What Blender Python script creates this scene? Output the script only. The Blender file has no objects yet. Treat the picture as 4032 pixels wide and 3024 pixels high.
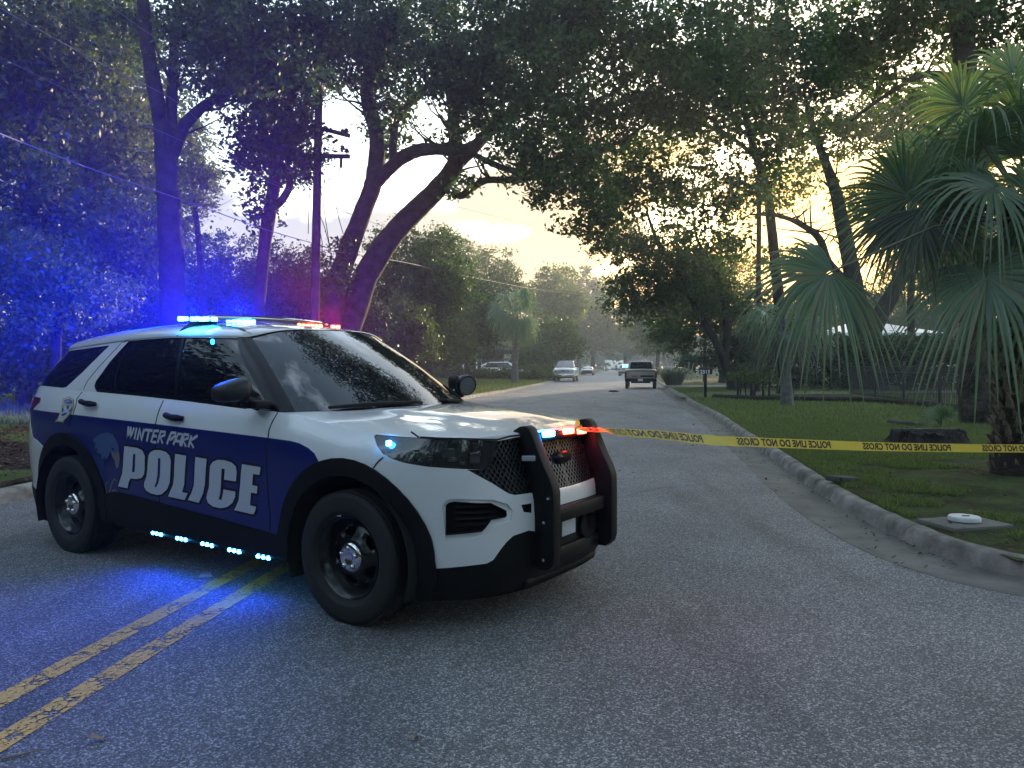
import bpy, bmesh, math, random
import numpy as np
from mathutils import Vector, Matrix
from mathutils.geometry import delaunay_2d_cdt

SC = bpy.context.scene
COL = SC.collection
RAD = math.radians

# ------------------------------------------------------------ camera
F_PX, CX, CY, HOR, CAM_H = 3030.0, 2016.0, 1512.0, 1440.0, 1.45
PITCH = math.atan((CY - HOR) / F_PX)
cam_d = bpy.data.cameras.new('camera')
cam_d.sensor_width = 36.0
cam_d.lens = 36.0 * F_PX / 4032.0
cam_d.clip_start, cam_d.clip_end = 0.05, 3000
cam = bpy.data.objects.new('camera', cam_d)
COL.objects.link(cam)
cam.location = (0, 0, CAM_H)
cam.rotation_euler = (math.pi / 2 - PITCH, 0, 0)
SC.camera = cam

# ------------------------------------------------------------ light
SUN_AZ, SUN_EL = 24.0, 4.0          # degrees right of the view axis, above the horizon
SKY_STRENGTH, SUN_STRENGTH, EXPOSURE = 0.15, 2.0, 2.85
HAZE = 0.0014
SC.view_settings.view_transform = 'Standard'
SC.view_settings.look = 'None'
SC.view_settings.gamma = 1.0
SC.view_settings.exposure = EXPOSURE
SC.cycles.max_bounces = 6
SC.cycles.transparent_max_bounces = 8
SC.cycles.volume_bounces = 0
SC.cycles.volume_step_rate = 4
SC.cycles.sample_clamp_indirect = 6.0
SC.cycles.use_denoising = True

world = bpy.data.worlds.new('World')
SC.world = world
world.use_nodes = True
nt = world.node_tree
nt.nodes.clear()
def N(tree, typ, **kw):
    n = tree.nodes.new(typ)
    for k, v in kw.items():
        if k in n.inputs: n.inputs[k].default_value = v
        else: setattr(n, k, v)
    return n
sky = N(nt, 'ShaderNodeTexSky', sky_type='NISHITA', sun_disc=False)
sky.sun_elevation, sky.sun_rotation = RAD(SUN_EL), RAD(SUN_AZ)
sky.air_density, sky.dust_density, sky.ozone_density = 1.0, 1.0, 1.0
tc = N(nt, 'ShaderNodeTexCoord')
mp = N(nt, 'ShaderNodeMapping'); mp.inputs['Scale'].default_value = (3.2, 3.2, 9.0)
nz = N(nt, 'ShaderNodeTexNoise', noise_dimensions='3D'); nz.inputs['Scale'].default_value = 1.3; nz.inputs['Detail'].default_value = 9; nz.inputs['Roughness'].default_value = 0.56
cr = N(nt, 'ShaderNodeValToRGB')
cr.color_ramp.elements[0].position = 0.54; cr.color_ramp.elements[0].color = (0, 0, 0, 1)
cr.color_ramp.elements[1].position = 0.70; cr.color_ramp.elements[1].color = (1, 1, 1, 1)
# lit cloud: the sky colour, paled and greyed
hs = N(nt, 'ShaderNodeMix', data_type='RGBA', blend_type='MIX')
hs.inputs['Factor'].default_value = 0.62
mx = N(nt, 'ShaderNodeMix', data_type='RGBA', blend_type='MIX')
bg = N(nt, 'ShaderNodeBackground'); bg.inputs['Strength'].default_value = SKY_STRENGTH
out = N(nt, 'ShaderNodeOutputWorld')
L = nt.links.new
L(tc.outputs['Generated'], mp.inputs['Vector']); L(mp.outputs[0], nz.inputs['Vector']); L(nz.outputs['Fac'], cr.inputs['Fac'])
L(sky.outputs[0], hs.inputs['A']); hs.inputs['B'].default_value = (2.6, 3.1, 4.0, 1)
# a low bank of sunset cloud in the west: lavender away from the sun, peach towards it
sx = N(nt, 'ShaderNodeSeparateXYZ'); L(tc.outputs['Generated'], sx.inputs[0])
mp2 = N(nt, 'ShaderNodeMapping'); mp2.inputs['Scale'].default_value = (5.0, 5.0, 11.0); mp2.inputs['Location'].default_value = (3.1, 1.7, .4)
nb = N(nt, 'ShaderNodeTexNoise'); nb.inputs['Scale'].default_value = 1.0; nb.inputs['Detail'].default_value = 8; nb.inputs['Roughness'].default_value = .5
L(tc.outputs['Generated'], mp2.inputs['Vector']); L(mp2.outputs[0], nb.inputs['Vector'])
el = N(nt, 'ShaderNodeMapRange'); el.inputs['From Min'].default_value = .08; el.inputs['From Max'].default_value = .40; el.inputs['To Min'].default_value = .40; el.inputs['To Max'].default_value = -.22
L(sx.outputs['Z'], el.inputs['Value'])
wst = N(nt, 'ShaderNodeMapRange'); wst.inputs['From Min'].default_value = .2; wst.inputs['From Max'].default_value = .8; wst.inputs['To Min'].default_value = -.5; wst.inputs['To Max'].default_value = .0
L(sx.outputs['Y'], wst.inputs['Value'])
a1 = N(nt, 'ShaderNodeMath', operation='ADD'); L(nb.outputs['Fac'], a1.inputs[0]); L(el.outputs[0], a1.inputs[1])
a2 = N(nt, 'ShaderNodeMath', operation='ADD'); L(a1.outputs[0], a2.inputs[0]); L(wst.outputs[0], a2.inputs[1])
cb = N(nt, 'ShaderNodeMapRange'); cb.inputs['From Min'].default_value = .56; cb.inputs['From Max'].default_value = .68; cb.inputs['To Max'].default_value = .93; L(a2.outputs[0], cb.inputs['Value'])
dp = N(nt, 'ShaderNodeVectorMath', operation='DOT_PRODUCT'); dp.inputs[1].default_value = (math.sin(RAD(SUN_AZ)) * math.cos(RAD(SUN_EL)), math.cos(RAD(SUN_AZ)) * math.cos(RAD(SUN_EL)), math.sin(RAD(SUN_EL)))
L(tc.outputs['Generated'], dp.inputs[0])
cc = N(nt, 'ShaderNodeValToRGB'); cc.color_ramp.elements[0].position = .80; cc.color_ramp.elements[0].color = (.44, .47, .62, 1); cc.color_ramp.elements[1].position = .985; cc.color_ramp.elements[1].color = (2.8, 1.6, .45, 1)
k_ = cc.color_ramp.elements.new(.93); k_.color = (1.02, .72, .40, 1)
L(dp.outputs['Value'], cc.inputs['Fac'])
m3 = N(nt, 'ShaderNodeMix', data_type='RGBA', blend_type='MIX')
L(cr.outputs[0], mx.inputs['Factor']); L(sky.outputs[0], mx.inputs['A']); L(hs.outputs['Result'], mx.inputs['B'])
L(cb.outputs[0], m3.inputs['Factor']); L(mx.outputs['Result'], m3.inputs['A']); L(cc.outputs[0], m3.inputs['B'])
L(m3.outputs['Result'], bg.inputs['Color']); L(bg.outputs[0], out.inputs[0])

sun_d = bpy.data.lights.new('sun', 'SUN')
sun_d.energy, sun_d.angle, sun_d.color = SUN_STRENGTH, RAD(0.5), (1.0, 0.78, 0.5)
sun = bpy.data.objects.new('sun', sun_d)
COL.objects.link(sun)
_a, _e = RAD(SUN_AZ), RAD(SUN_EL)
SUN_DIR = Vector((math.sin(_a) * math.cos(_e), math.cos(_a) * math.cos(_e), math.sin(_e)))
sun.rotation_euler = SUN_DIR.to_track_quat('Z', 'Y').to_euler()
sun.location = (40, 90, 30)

# ------------------------------------------------------------ helpers
_c, _s = math.cos(PITCH), math.sin(PITCH)
def ray(px, py):
    """direction through photo pixel (4032 x 3024), depth component about 1"""
    x, v = (px - CX) / F_PX, (CY - py) / F_PX
    return np.array([x, _c + v * _s, -_s + v * _c])
def at(px, py, Y):
    r = ray(px, py); return np.array([0, 0, CAM_H]) + r * (Y / r[1])
def ground(px, py, z=0.0):
    r = ray(px, py); return np.array([0, 0, CAM_H]) + r * ((z - CAM_H) / r[2])

def tag(o, label=None, cat=None, group=None, kind=None):
    if label: o['label'] = label
    if cat: o['category'] = cat
    if group: o['group'] = group
    if kind: o['kind'] = kind
    return o
def empty(name, loc=(0, 0, 0), rz=0.0):
    o = bpy.data.objects.new(name, None); COL.objects.link(o)
    o.location = loc; o.rotation_euler = (0, 0, rz); o.empty_display_size = 0.2
    return o
def mesh_obj(name, verts, faces, mats, parent=None, fmat=None, smooth=None):
    me = bpy.data.meshes.new(name)
    me.from_pydata([tuple(map(float, v)) for v in verts], [], [tuple(int(i) for i in f) for f in faces])
    if not isinstance(mats, (list, tuple)): mats = [mats]
    for m in mats: me.materials.append(m)
    if fmat is not None: me.polygons.foreach_set('material_index', np.asarray(fmat, dtype=np.int32))
    me.update()
    if smooth is not None:
        me.polygons.foreach_set('use_smooth', np.ones(len(me.polygons), dtype=bool))
        me.set_sharp_from_angle(angle=RAD(smooth))
    o = bpy.data.objects.new(name, me); COL.objects.link(o)
    if parent is not None: o.parent = parent
    return o
def quads_obj(name, V, nv, mats, parent=None, smooth=False):
    """V: (n*nv,3) array of separate nv-gons"""
    V = np.ascontiguousarray(V, dtype=np.float32).reshape(-1, 3)
    n = len(V) // nv
    me = bpy.data.meshes.new(name)
    me.vertices.add(len(V)); me.vertices.foreach_set('co', V.ravel())
    me.loops.add(len(V)); me.loops.foreach_set('vertex_index', np.arange(len(V), dtype=np.int32))
    me.polygons.add(n)
    me.polygons.foreach_set('loop_start', np.arange(0, n * nv, nv, dtype=np.int32))
    me.polygons.foreach_set('loop_total', np.full(n, nv, dtype=np.int32))
    if not isinstance(mats, (list, tuple)): mats = [mats]
    for m in mats: me.materials.append(m)
    me.update(calc_edges=True)
    o = bpy.data.objects.new(name, me); COL.objects.link(o)
    if parent is not None: o.parent = parent
    return o
class MB:
    """collects shapes for ONE mesh"""
    def __init__(s): s.v, s.f, s.m = [], [], []
    def add(s, V, Fs, m=0):
        b = len(s.v); s.v += [tuple(p) for p in V]
        for f in Fs: s.f.append(tuple(b + i for i in f)); s.m.append(m)
        return s
    def box(s, c, d, m=0, rot=None, taper=1.0):
        x, y, z = d[0] / 2, d[1] / 2, d[2] / 2
        V = [(-x, -y, -z), (x, -y, -z), (x, y, -z), (-x, y, -z), (-x * taper, -y * taper, z), (x * taper, -y * taper, z), (x * taper, y * taper, z), (-x * taper, y * taper, z)]
        if rot is not None: V = [tuple(rot @ Vector(p)) for p in V]
        V = [(p[0] + c[0], p[1] + c[1], p[2] + c[2]) for p in V]
        return s.add(V, [(0, 3, 2, 1), (4, 5, 6, 7), (0, 1, 5, 4), (1, 2, 6, 5), (2, 3, 7, 6), (3, 0, 4, 7)], m)
    def rbox(s, c, d, r=0.02, m=0, rot=None):
        """box with chamfered edges"""
        bm = bmesh.new(); bmesh.ops.create_cube(bm, size=1.0)
        for v in bm.verts: v.co = Vector((v.co.x * d[0], v.co.y * d[1], v.co.z * d[2]))
        bmesh.ops.bevel(bm, geom=list(bm.edges), offset=min(r, min(d) * 0.45), segments=2, profile=0.5, affect='EDGES')
        V = [v.co.copy() for v in bm.verts]
        if rot is not None: V = [rot @ v for v in V]
        V = [(v[0] + c[0], v[1] + c[1], v[2] + c[2]) for v in V]
        bm.verts.index_update()
        Fs = [tuple(v.index for v in f.verts) for f in bm.faces]; bm.free()
        return s.add(V, Fs, m)
    def tube(s, pts, rad, n=8, m=0, caps=True, rough=0.0, rng=None):
        pts = [Vector(p) for p in pts]
        if not hasattr(rad, '__len__'): rad = [rad] * len(pts)
        V, Fs = [], []
        up = Vector((0.31, 0.17, 0.93)); prevu = None
        for i, p in enumerate(pts):
            d = (pts[min(i + 1, len(pts) - 1)] - pts[max(i - 1, 0)])
            if d.length < 1e-9: d = Vector((0, 0, 1))
            d.normalize()
            u = (prevu - d * prevu.dot(d)) if prevu is not None else d.cross(up if abs(d.dot(up)) < 0.95 else Vector((1, 0, 0)))
            u.normalize(); w = d.cross(u); prevu = u
            for k in range(n):
                a = 2 * math.pi * k / n
                r = rad[i] * (1 + (rng.uniform(-rough, rough) if rough else 0))
                V.append(p + (u * math.cos(a) + w * math.sin(a)) * r)
        for i in range(len(pts) - 1):
            for k in range(n):
                a, b = i * n + k, i * n + (k + 1) % n
                Fs.append((a, b, b + n, a + n))
        if caps:
            Fs.append(tuple(reversed(range(n)))); Fs.append(tuple(range((len(pts) - 1) * n, len(pts) * n)))
        return s.add(V, Fs, m)
    def lathe(s, prof, n=32, axis='z', c=(0, 0, 0), m=0, close=False):
        V, Fs = [], []
        for (r, h) in prof:
            for k in range(n):
                a = 2 * math.pi * k / n
                p = {'z': (r * math.cos(a), r * math.sin(a), h), 'y': (r * math.cos(a), h, -r * math.sin(a)), 'x': (h, r * math.cos(a), r * math.sin(a))}[axis]
                V.append((p[0] + c[0], p[1] + c[1], p[2] + c[2]))
        for i in range(len(prof) - 1):
            for k in range(n):
                a, b = i * n + k, i * n + (k + 1) % n
                Fs.append((a, b, b + n, a + n))
        return s.add(V, Fs, m)
    def prism(s, poly, h0, h1, fn, m=0):
        """polygon extruded; fn(u,v,h)->xyz"""
        n = len(poly)
        V = [fn(u, v, h0) for u, v in poly] + [fn(u, v, h1) for u, v in poly]
        Fs = [tuple(range(n)), tuple(range(2 * n - 1, n - 1, -1))] + [(i, i + n, (i + 1) % n + n, (i + 1) % n) for i in range(n)]
        return s.add(V, Fs, m)
    def build(s, name, mats, parent=None, smooth=35):
        return mesh_obj(name, s.v, s.f, mats, parent, s.m, smooth)

def catmull(P, n=8, closed=False):
    P = [np.asarray(p, float) for p in P]
    out = []
    k = len(P)
    for i in range(k if closed else k - 1):
        p0, p1, p2, p3 = (P[(i - 1) % k], P[i], P[(i + 1) % k], P[(i + 2) % k]) if closed else (P[max(i - 1, 0)], P[i], P[i + 1], P[min(i + 2, k - 1)])
        for j in range(n):
            t = j / n
            out.append(0.5 * ((2 * p1) + (-p0 + p2) * t + (2 * p0 - 5 * p1 + 4 * p2 - p3) * t * t + (-p0 + 3 * p1 - 3 * p2 + p3) * t ** 3))
    if not closed: out.append(P[-1])
    return np.array(out)
def pip(pts, poly):
    """points in polygon"""
    pts = np.asarray(pts); poly = np.asarray(poly)
    x, y = pts[:, 0], pts[:, 1]; ins = np.zeros(len(pts), bool)
    j = len(poly) - 1
    for i in range(len(poly)):
        xi, yi = poly[i]; xj, yj = poly[j]
        c = ((yi > y) != (yj > y)) & (x < (xj - xi) * (y - yi) / (yj - yi + 1e-15) + xi)
        ins ^= c; j = i
    return ins

# ------------------------------------------------------------ materials
def mat(name, col, rough=0.5, metal=0.0, spec=0.5, coat=0.0, emit=None, estr=0.0, bump=0.0, bscale=60.0, var=0.0, vscale=6.0):
    m = bpy.data.materials.new(name); m.use_nodes = True
    t = m.node_tree; b = t.nodes['Principled BSDF']
    b.inputs['Base Color'].default_value = (*col, 1); b.inputs['Roughness'].default_value = rough
    b.inputs['Metallic'].default_value = metal; b.inputs['Specular IOR Level'].default_value = spec
    b.inputs['Coat Weight'].default_value = coat; b.inputs['Coat Roughness'].default_value = 0.03
    if emit: b.inputs['Emission Color'].default_value = (*emit, 1); b.inputs['Emission Strength'].default_value = estr
    if bump or var:
        tcn = N(t, 'ShaderNodeTexCoord')
    if var:
        n1 = N(t, 'ShaderNodeTexNoise'); n1.inputs['Scale'].default_value = vscale; n1.inputs['Detail'].default_value = 6
        mr = N(t, 'ShaderNodeMapRange'); mr.inputs['From Min'].default_value = 0.3; mr.inputs['From Max'].default_value = 0.7
        mr.inputs['To Min'].default_value = 1 - var; mr.inputs['To Max'].default_value = 1 + var
        mm = N(t, 'ShaderNodeMix', data_type='RGBA', blend_type='MULTIPLY'); mm.inputs['Factor'].default_value = 1
        mm.inputs['A'].default_value = (*col, 1)
        t.links.new(tcn.outputs['Object'], n1.inputs['Vector']); t.links.new(n1.outputs['Fac'], mr.inputs['Value'])
        t.links.new(mr.outputs[0], mm.inputs['B']); t.links.new(mm.outputs['Result'], b.inputs['Base Color'])
    if bump:
        n2 = N(t, 'ShaderNodeTexNoise'); n2.inputs['Scale'].default_value = bscale; n2.inputs['Detail'].default_value = 5
        bp = N(t, 'ShaderNodeBump'); bp.inputs['Strength'].default_value = bump; bp.inputs['Distance'].default_value = 0.02
        t.links.new(tcn.outputs['Object'], n2.inputs['Vector']); t.links.new(n2.outputs['Fac'], bp.inputs['Height']); t.links.new(bp.outputs[0], b.inputs['Normal'])
    return m
# ============================================================ ground, road, kerbs, lawns
def asphalt():
    m = bpy.data.materials.new('asphalt'); m.use_nodes = True
    t = m.node_tree; b = t.nodes['Principled BSDF']; K = t.links.new
    g = N(t, 'ShaderNodeNewGeometry')
    v1 = N(t, 'ShaderNodeTexVoronoi'); v1.inputs['Scale'].default_value = 130; v1.inputs['Randomness'].default_value = 1
    v2 = N(t, 'ShaderNodeTexVoronoi'); v2.inputs['Scale'].default_value = 210
    for v in (v1, v2): K(g.outputs['Position'], v.inputs['Vector'])
    r1 = N(t, 'ShaderNodeValToRGB'); e = r1.color_ramp.elements
    e[0].position = 0; e[0].color = (.045, .047, .050, 1); e[1].position = 1; e[1].color = (.74, .74, .75, 1)
    for p, c in ((.45, .10), (.70, .18), (.84, .38), (.92, .60)):
        x = r1.color_ramp.elements.new(p); x.color = (c, c, c * 1.02, 1)
    sp = N(t, 'ShaderNodeSeparateColor'); K(v1.outputs['Color'], sp.inputs[0]); K(sp.outputs[0], r1.inputs['Fac'])
    r2 = N(t, 'ShaderNodeValToRGB'); r2.color_ramp.elements[0].color = (.05, .052, .056, 1); r2.color_ramp.elements[1].color = (.36, .365, .38, 1)
    sp2 = N(t, 'ShaderNodeSeparateColor'); K(v2.outputs['Color'], sp2.inputs[0]); K(sp2.outputs[1], r2.inputs['Fac'])
    mx = N(t, 'ShaderNodeMix', data_type='RGBA'); mx.inputs['Factor'].default_value = .40
    K(r1.outputs[0], mx.inputs['A']); K(r2.outputs[0], mx.inputs['B'])
    nz = N(t, 'ShaderNodeTexNoise'); nz.inputs['Scale'].default_value = .55; nz.inputs['Detail'].default_value = 8; nz.inputs['Roughness'].default_value = .65
    K(g.outputs['Position'], nz.inputs['Vector'])
    mr = N(t, 'ShaderNodeMapRange'); mr.inputs['From Min'].default_value = .32; mr.inputs['From Max'].default_value = .68; mr.inputs['To Min'].default_value = .82; mr.inputs['To Max'].default_value = 1.25
    K(nz.outputs['Fac'], mr.inputs['Value'])
    # old oil drips and darker tyre-worn streaks run with the road
    mps = N(t, 'ShaderNodeMapping'); mps.inputs['Rotation'].default_value = (0, 0, .156); mps.inputs['Scale'].default_value = (1.1, .16, 1); K(g.outputs['Position'], mps.inputs['Vector'])
    ns = N(t, 'ShaderNodeTexNoise'); ns.inputs['Scale'].default_value = 1.0; ns.inputs['Detail'].default_value = 7; ns.inputs['Roughness'].default_value = .7; K(mps.outputs[0], ns.inputs['Vector'])
    ms_ = N(t, 'ShaderNodeMapRange'); ms_.inputs['From Min'].default_value = .50; ms_.inputs['From Max'].default_value = .72; ms_.inputs['To Min'].default_value = 1.0; ms_.inputs['To Max'].default_value = .62; K(ns.outputs['Fac'], ms_.inputs['Value'])
    mu_ = N(t, 'ShaderNodeMath', operation='MULTIPLY'); K(mr.outputs[0], mu_.inputs[0]); K(ms_.outputs[0], mu_.inputs[1])
    mm = N(t, 'ShaderNodeMix', data_type='RGBA', blend_type='MULTIPLY'); mm.inputs['Factor'].default_value = 1
    K(mx.outputs['Result'], mm.inputs['A']); K(mu_.outputs[0], mm.inputs['B']); K(mm.outputs['Result'], b.inputs['Base Color'])
    b.inputs['Roughness'].default_value = .72; b.inputs['Specular IOR Level'].default_value = .45
    # raised stones
    sb = N(t, 'ShaderNodeMath', operation='MULTIPLY'); sb.inputs[1].default_value = -1.0; K(v1.outputs['Distance'], sb.inputs[0])
    bp = N(t, 'ShaderNodeBump'); bp.inputs['Strength'].default_value = .85; bp.inputs['Distance'].default_value = .012
    K(sb.outputs[0], bp.inputs['Height']); K(bp.outputs[0], b.inputs['Normal'])
    return m
def noisy(name, stops, scale, rough=.85, bump=.3, bscale=40, detail=8, dist=.02, spec=.3, rgh=.6):
    m = bpy.data.materials.new(name); m.use_nodes = True
    t = m.node_tree; b = t.nodes['Principled BSDF']; K = t.links.new
    g = N(t, 'ShaderNodeNewGeometry')
    nz = N(t, 'ShaderNodeTexNoise'); nz.inputs['Scale'].default_value = scale; nz.inputs['Detail'].default_value = detail; nz.inputs['Roughness'].default_value = rgh
    K(g.outputs['Position'], nz.inputs['Vector'])
    r = N(t, 'ShaderNodeValToRGB'); r.color_ramp.elements[0].position = stops[0][0]; r.color_ramp.elements[0].color = (*stops[0][1], 1)
    r.color_ramp.elements[1].position = stops[-1][0]; r.color_ramp.elements[1].color = (*stops[-1][1], 1)
    for p, c in stops[1:-1]: x = r.color_ramp.elements.new(p); x.color = (*c, 1)
    K(nz.outputs['Fac'], r.inputs['Fac']); K(r.outputs[0], b.inputs['Base Color'])
    b.inputs['Roughness'].default_value = rough; b.inputs['Specular IOR Level'].default_value = spec
    n2 = N(t, 'ShaderNodeTexNoise'); n2.inputs['Scale'].default_value = bscale; n2.inputs['Detail'].default_value = 6
    K(g.outputs['Position'], n2.inputs['Vector'])
    bp = N(t, 'ShaderNodeBump'); bp.inputs['Strength'].default_value = bump; bp.inputs['Distance'].default_value = dist
    K(n2.outputs['Fac'], bp.inputs['Height']); K(bp.outputs[0], b.inputs['Normal'])
    return m
M_asph = asphalt()
M_conc = noisy('concrete', [(.25, (.11, .10, .088)), (.5, (.175, .162, .142)), (.78, (.25, .23, .20))], 2.2, .9, .5, 70, 10, .01)
M_kerb = noisy('kerb_concrete', [(.28, (.07, .063, .055)), (.5, (.22, .20, .175)), (.72, (.40, .37, .33))], 3.4, .9, .6, 60, 10, .012)
M_lawn = noisy('lawn_soil', [(.30, (.035, .027, .021)), (.44, (.042, .044, .02)), (.56, (.065, .098, .032)), (.75, (.11, .16, .05))], 1.5, .95, 1.0, 40, 12, .05, .1, .78)
M_lawn2 = noisy('far_lawn', [(.3, (.06, .085, .028)), (.55, (.09, .135, .038)), (.75, (.125, .18, .05))], .5, .95, .8, 30, 9, .04, .1)
M_mulch = noisy('leaf_mulch', [(.3, (.018, .012, .010)), (.55, (.05, .032, .026)), (.75, (.09, .062, .05))], 9, .95, 1.0, 24, 9, .05, .1)
M_earth = noisy('earth', [(.3, (.02, .022, .012)), (.7, (.05, .06, .022))], .2, .95, .5, 6)

KR = catmull([(9.5, 3.4), (6.0, 4.25), (4.6, 4.72), (3.9, 4.93), (3.48, 5.18), (3.28, 5.6), (3.22, 6.1), (3.25, 6.9), (3.36, 7.97), (3.62, 9.63), (3.97, 11.6), (4.6, 15.5), (5.62, 21.4), (6.78, 29.4), (9.2, 45), (12.35, 65), (18.7, 105), (43.0, 258), (75, 460)], 8)
KL = catmull([(-9.0, -14), (-6.6, -6), (-5.75, 5), (-5.32, 8.2), (-4.0, 18), (-1.9, 33.7), (-.3, 42.3), (1.35, 52.8), (3.55, 67), (9.4, 105), (33, 258), (64, 460)], 8)
def off(line, d):
    t = np.gradient(line, axis=0); t /= np.linalg.norm(t, axis=1, keepdims=True)
    return line + np.stack([t[:, 1], -t[:, 0]], 1) * d      # to the right of travel
def sheet(name, rows, mats, zf=None):
    """rows: list of polylines of equal length"""
    n = len(rows[0]); V = [p for r in rows for p in r]; Fs = []
    for i in range(len(rows) - 1):
        for j in range(n - 1): a = i * n + j; Fs.append((a, a + n, a + n + 1, a + 1))
    return mesh_obj(name, V, Fs, mats)
tag(mesh_obj('ground', [(-420, -220, -.06), (420, -220, -.06), (420, 520, -.06), (-420, 520, -.06)], [(0, 1, 2, 3)], M_earth), kind='structure')
# road: between the two kerbs
gy = off(KR, -.46)
rowsL = np.stack([np.interp(np.linspace(-14, 460, 240), KL[:, 1], KL[:, 0]), np.linspace(-14, 460, 240)], 1)
yy = np.concatenate([np.linspace(-14, 20, 60), np.linspace(21, 460, 120)])
def xr(y): return np.interp(y, gy[:, 1], gy[:, 0])
def xl(y): return np.interp(y, KL[:, 1], KL[:, 0])
# the side street mouth opens to the right behind the camera
rd = MB(); V = []; Fs = []
for y in yy:
    r = float(xr(max(y, 4.9))) if y > 4.9 else float(xr(4.9) + (4.9 - y) * 4.0)
    for k in range(5): V.append((xl(y) + (min(r, 40) - xl(y)) * k / 4, y, 0))
for i in range(len(yy) - 1):
    for k in range(4): a = i * 5 + k; Fs.append((a, a + 1, a + 6, a + 5))
tag(mesh_obj('road', V, Fs, M_asph), kind='structure')
# right gutter pan and kerb, in cast lengths
prof_g = [(-.47, .002), (-.46, .006), (-.25, -.002), (-.06, -.004), (.0, .012)]
prof_k = [(-.02, -.02), (.0, .012), (.014, .060), (.034, .108), (.068, .130), (.11, .137), (.158, .134), (.172, .05)]
def densify(line, step, joints=False):
    d = np.concatenate([[0], np.cumsum(np.hypot(*np.diff(line, axis=0).T))])
    s_ = []; x = 0.0
    while x < d[-1]: s_.append(x); x += step * (1 + x / 25.0)
    if joints:
        s_ = sorted(s_ + [j + e for j in np.arange(1.4, 60, 3.05) for e in (-.016, -.006, .006, .016)])
    return np.stack([np.interp(s_, d, line[:, 0]), np.interp(s_, d, line[:, 1])], 1)
rngk = np.random.default_rng(5)
KRd = densify(KR, .12)
def sweep(name, line, prof, m, side=1, wob=0.0, kind='structure', smooth=40):
    rows = []
    for dx, z in prof:
        o = off(line, dx * side); w = rngk.normal(0, wob, len(line)) if wob else 0
        rows.append([(p[0], p[1], z + (w[i] if wob else 0)) for i, p in enumerate(o)])
    n = len(line); V = [p for r in rows for p in r]; Fs = []
    for i in range(len(rows) - 1):
        for j in range(n - 1): a = i * n + j; Fs.append((a, a + n, a + n + 1, a + 1))
    return tag(mesh_obj(name, V, Fs, m, None, None, smooth), kind=kind)
sweep('gutter', KRd, prof_g, M_conc, 1, .0015)
KRj = densify(KR, .12, True)
ko = sweep('kerb_right', KRj, prof_k, M_kerb, 1, .0018)
_d = np.concatenate([[0], np.cumsum(np.hypot(*np.diff(KRj, axis=0).T))])
for i_, q_ in enumerate(_d):     # open joints between the cast lengths
    if np.abs((q_ - 1.4 + 1.5) % 3.05 - 1.5) < .009 and q_ < 62:
        for r_ in range(1, len(prof_k)): ko.data.vertices[r_ * len(KRj) + i_].co.z -= .022
KLd = densify(KL, .2)
sweep('kerb_left', KLd, prof_k, M_kerb, -1, .004)
# lawns rise gently from the back of each kerb
def lawn(name, line, side, m, dists, rise):
    rows = []
    for d in dists:
        o = off(line, side * d); z = .128 + rise * min(d - .2, 12)
        rows.append([(p[0], p[1], z + (.025 * math.sin(p[0] * 1.7 + p[1] * .9) * math.sin(p[1] * 1.3) if d > .5 else 0)) for p in o])
    n = len(line); V = [p for r in rows for p in r]; Fs = [(i * n + j, (i + 1) * n + j, (i + 1) * n + j + 1, i * n + j + 1) for i in range(len(rows) - 1) for j in range(n - 1)]
    return tag(mesh_obj(name, V, Fs, m, None, None, 60), kind='structure')
RISE_R, RISE_L = .012, .02
LR = densify(KR[KR[:, 0] > 0][:], .5)
_far = np.array([p for p in LR if p[1] >= 5.0])
def lawn_r():
    rows = []
    ys = np.concatenate([np.linspace(5.2, 30, 70), np.linspace(31, 300, 60)])
    ds = [.15, .4, .8, 1.4, 2.2, 3.2, 4.5, 6, 8, 11, 16, 25, 45, 90]
    V = []
    for d in ds:
        for y in ys:
            x0 = float(np.interp(y, KR[40:, 1], KR[40:, 0])); V.append((x0 + d, y - (.0 if d < .3 else min(d, 8) * .12), .128 + RISE_R * min(d - .2, 12) + (.02 * math.sin((x0 + d) * 1.7 + y * .9) * math.sin(y * 1.3) if d > .5 else 0)))
    n = len(ys); Fs = [(i * n + j, (i + 1) * n + j, (i + 1) * n + j + 1, i * n + j + 1) for i in range(len(ds) - 1) for j in range(n - 1)]
    # foreground corner that follows the curved kerb
    return tag(mesh_obj('lawn_right', V, Fs, M_lawn, None, None, 60), kind='structure')
lawn_r()
cor = [tuple(p) + (.127,) for p in off(KR[:36], .15)]
mb = MB(); mb.add(cor + [(14, 3.2, .14), (14, 7, .2), (8, 7.2, .18)], [tuple(range(len(cor))) + (len(cor) + 2, len(cor) + 1, len(cor))][:0])
V = cor + [(p[0] + 3.5, 5.35 - .0 * p[1], .16) for p in cor]
nn = len(cor); tag(mesh_obj('lawn_corner', V, [(i, i + nn, i + 1 + nn, i + 1) for i in range(nn - 1)], M_lawn), kind='structure')
lawn('lawn_left', KLd, -1, M_lawn2, [.15, .6, 1.2, 2.2, 3.5, 5, 7, 9, 12, 18, 30, 60, 120], RISE_L)
# mulch bed behind the left kerb beside the car
ym = np.linspace(4, 15.5, 24); V = []
for d in (.22, .8, 1.6, 2.6, 4.0, 5.5):
    for y in ym: V.append((xl(y) - d, y, .136 + RISE_L * (d - .2) + .02 * math.sin(y * 3 + d * 2)))
n = len(ym); tag(mesh_obj('mulch_bed', V, [(i * n + j, (i + 1) * n + j, (i + 1) * n + j + 1, i * n + j + 1) for i in range(5) for j in range(n - 1)], M_mulch, None, None, 60), kind='structure')
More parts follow.
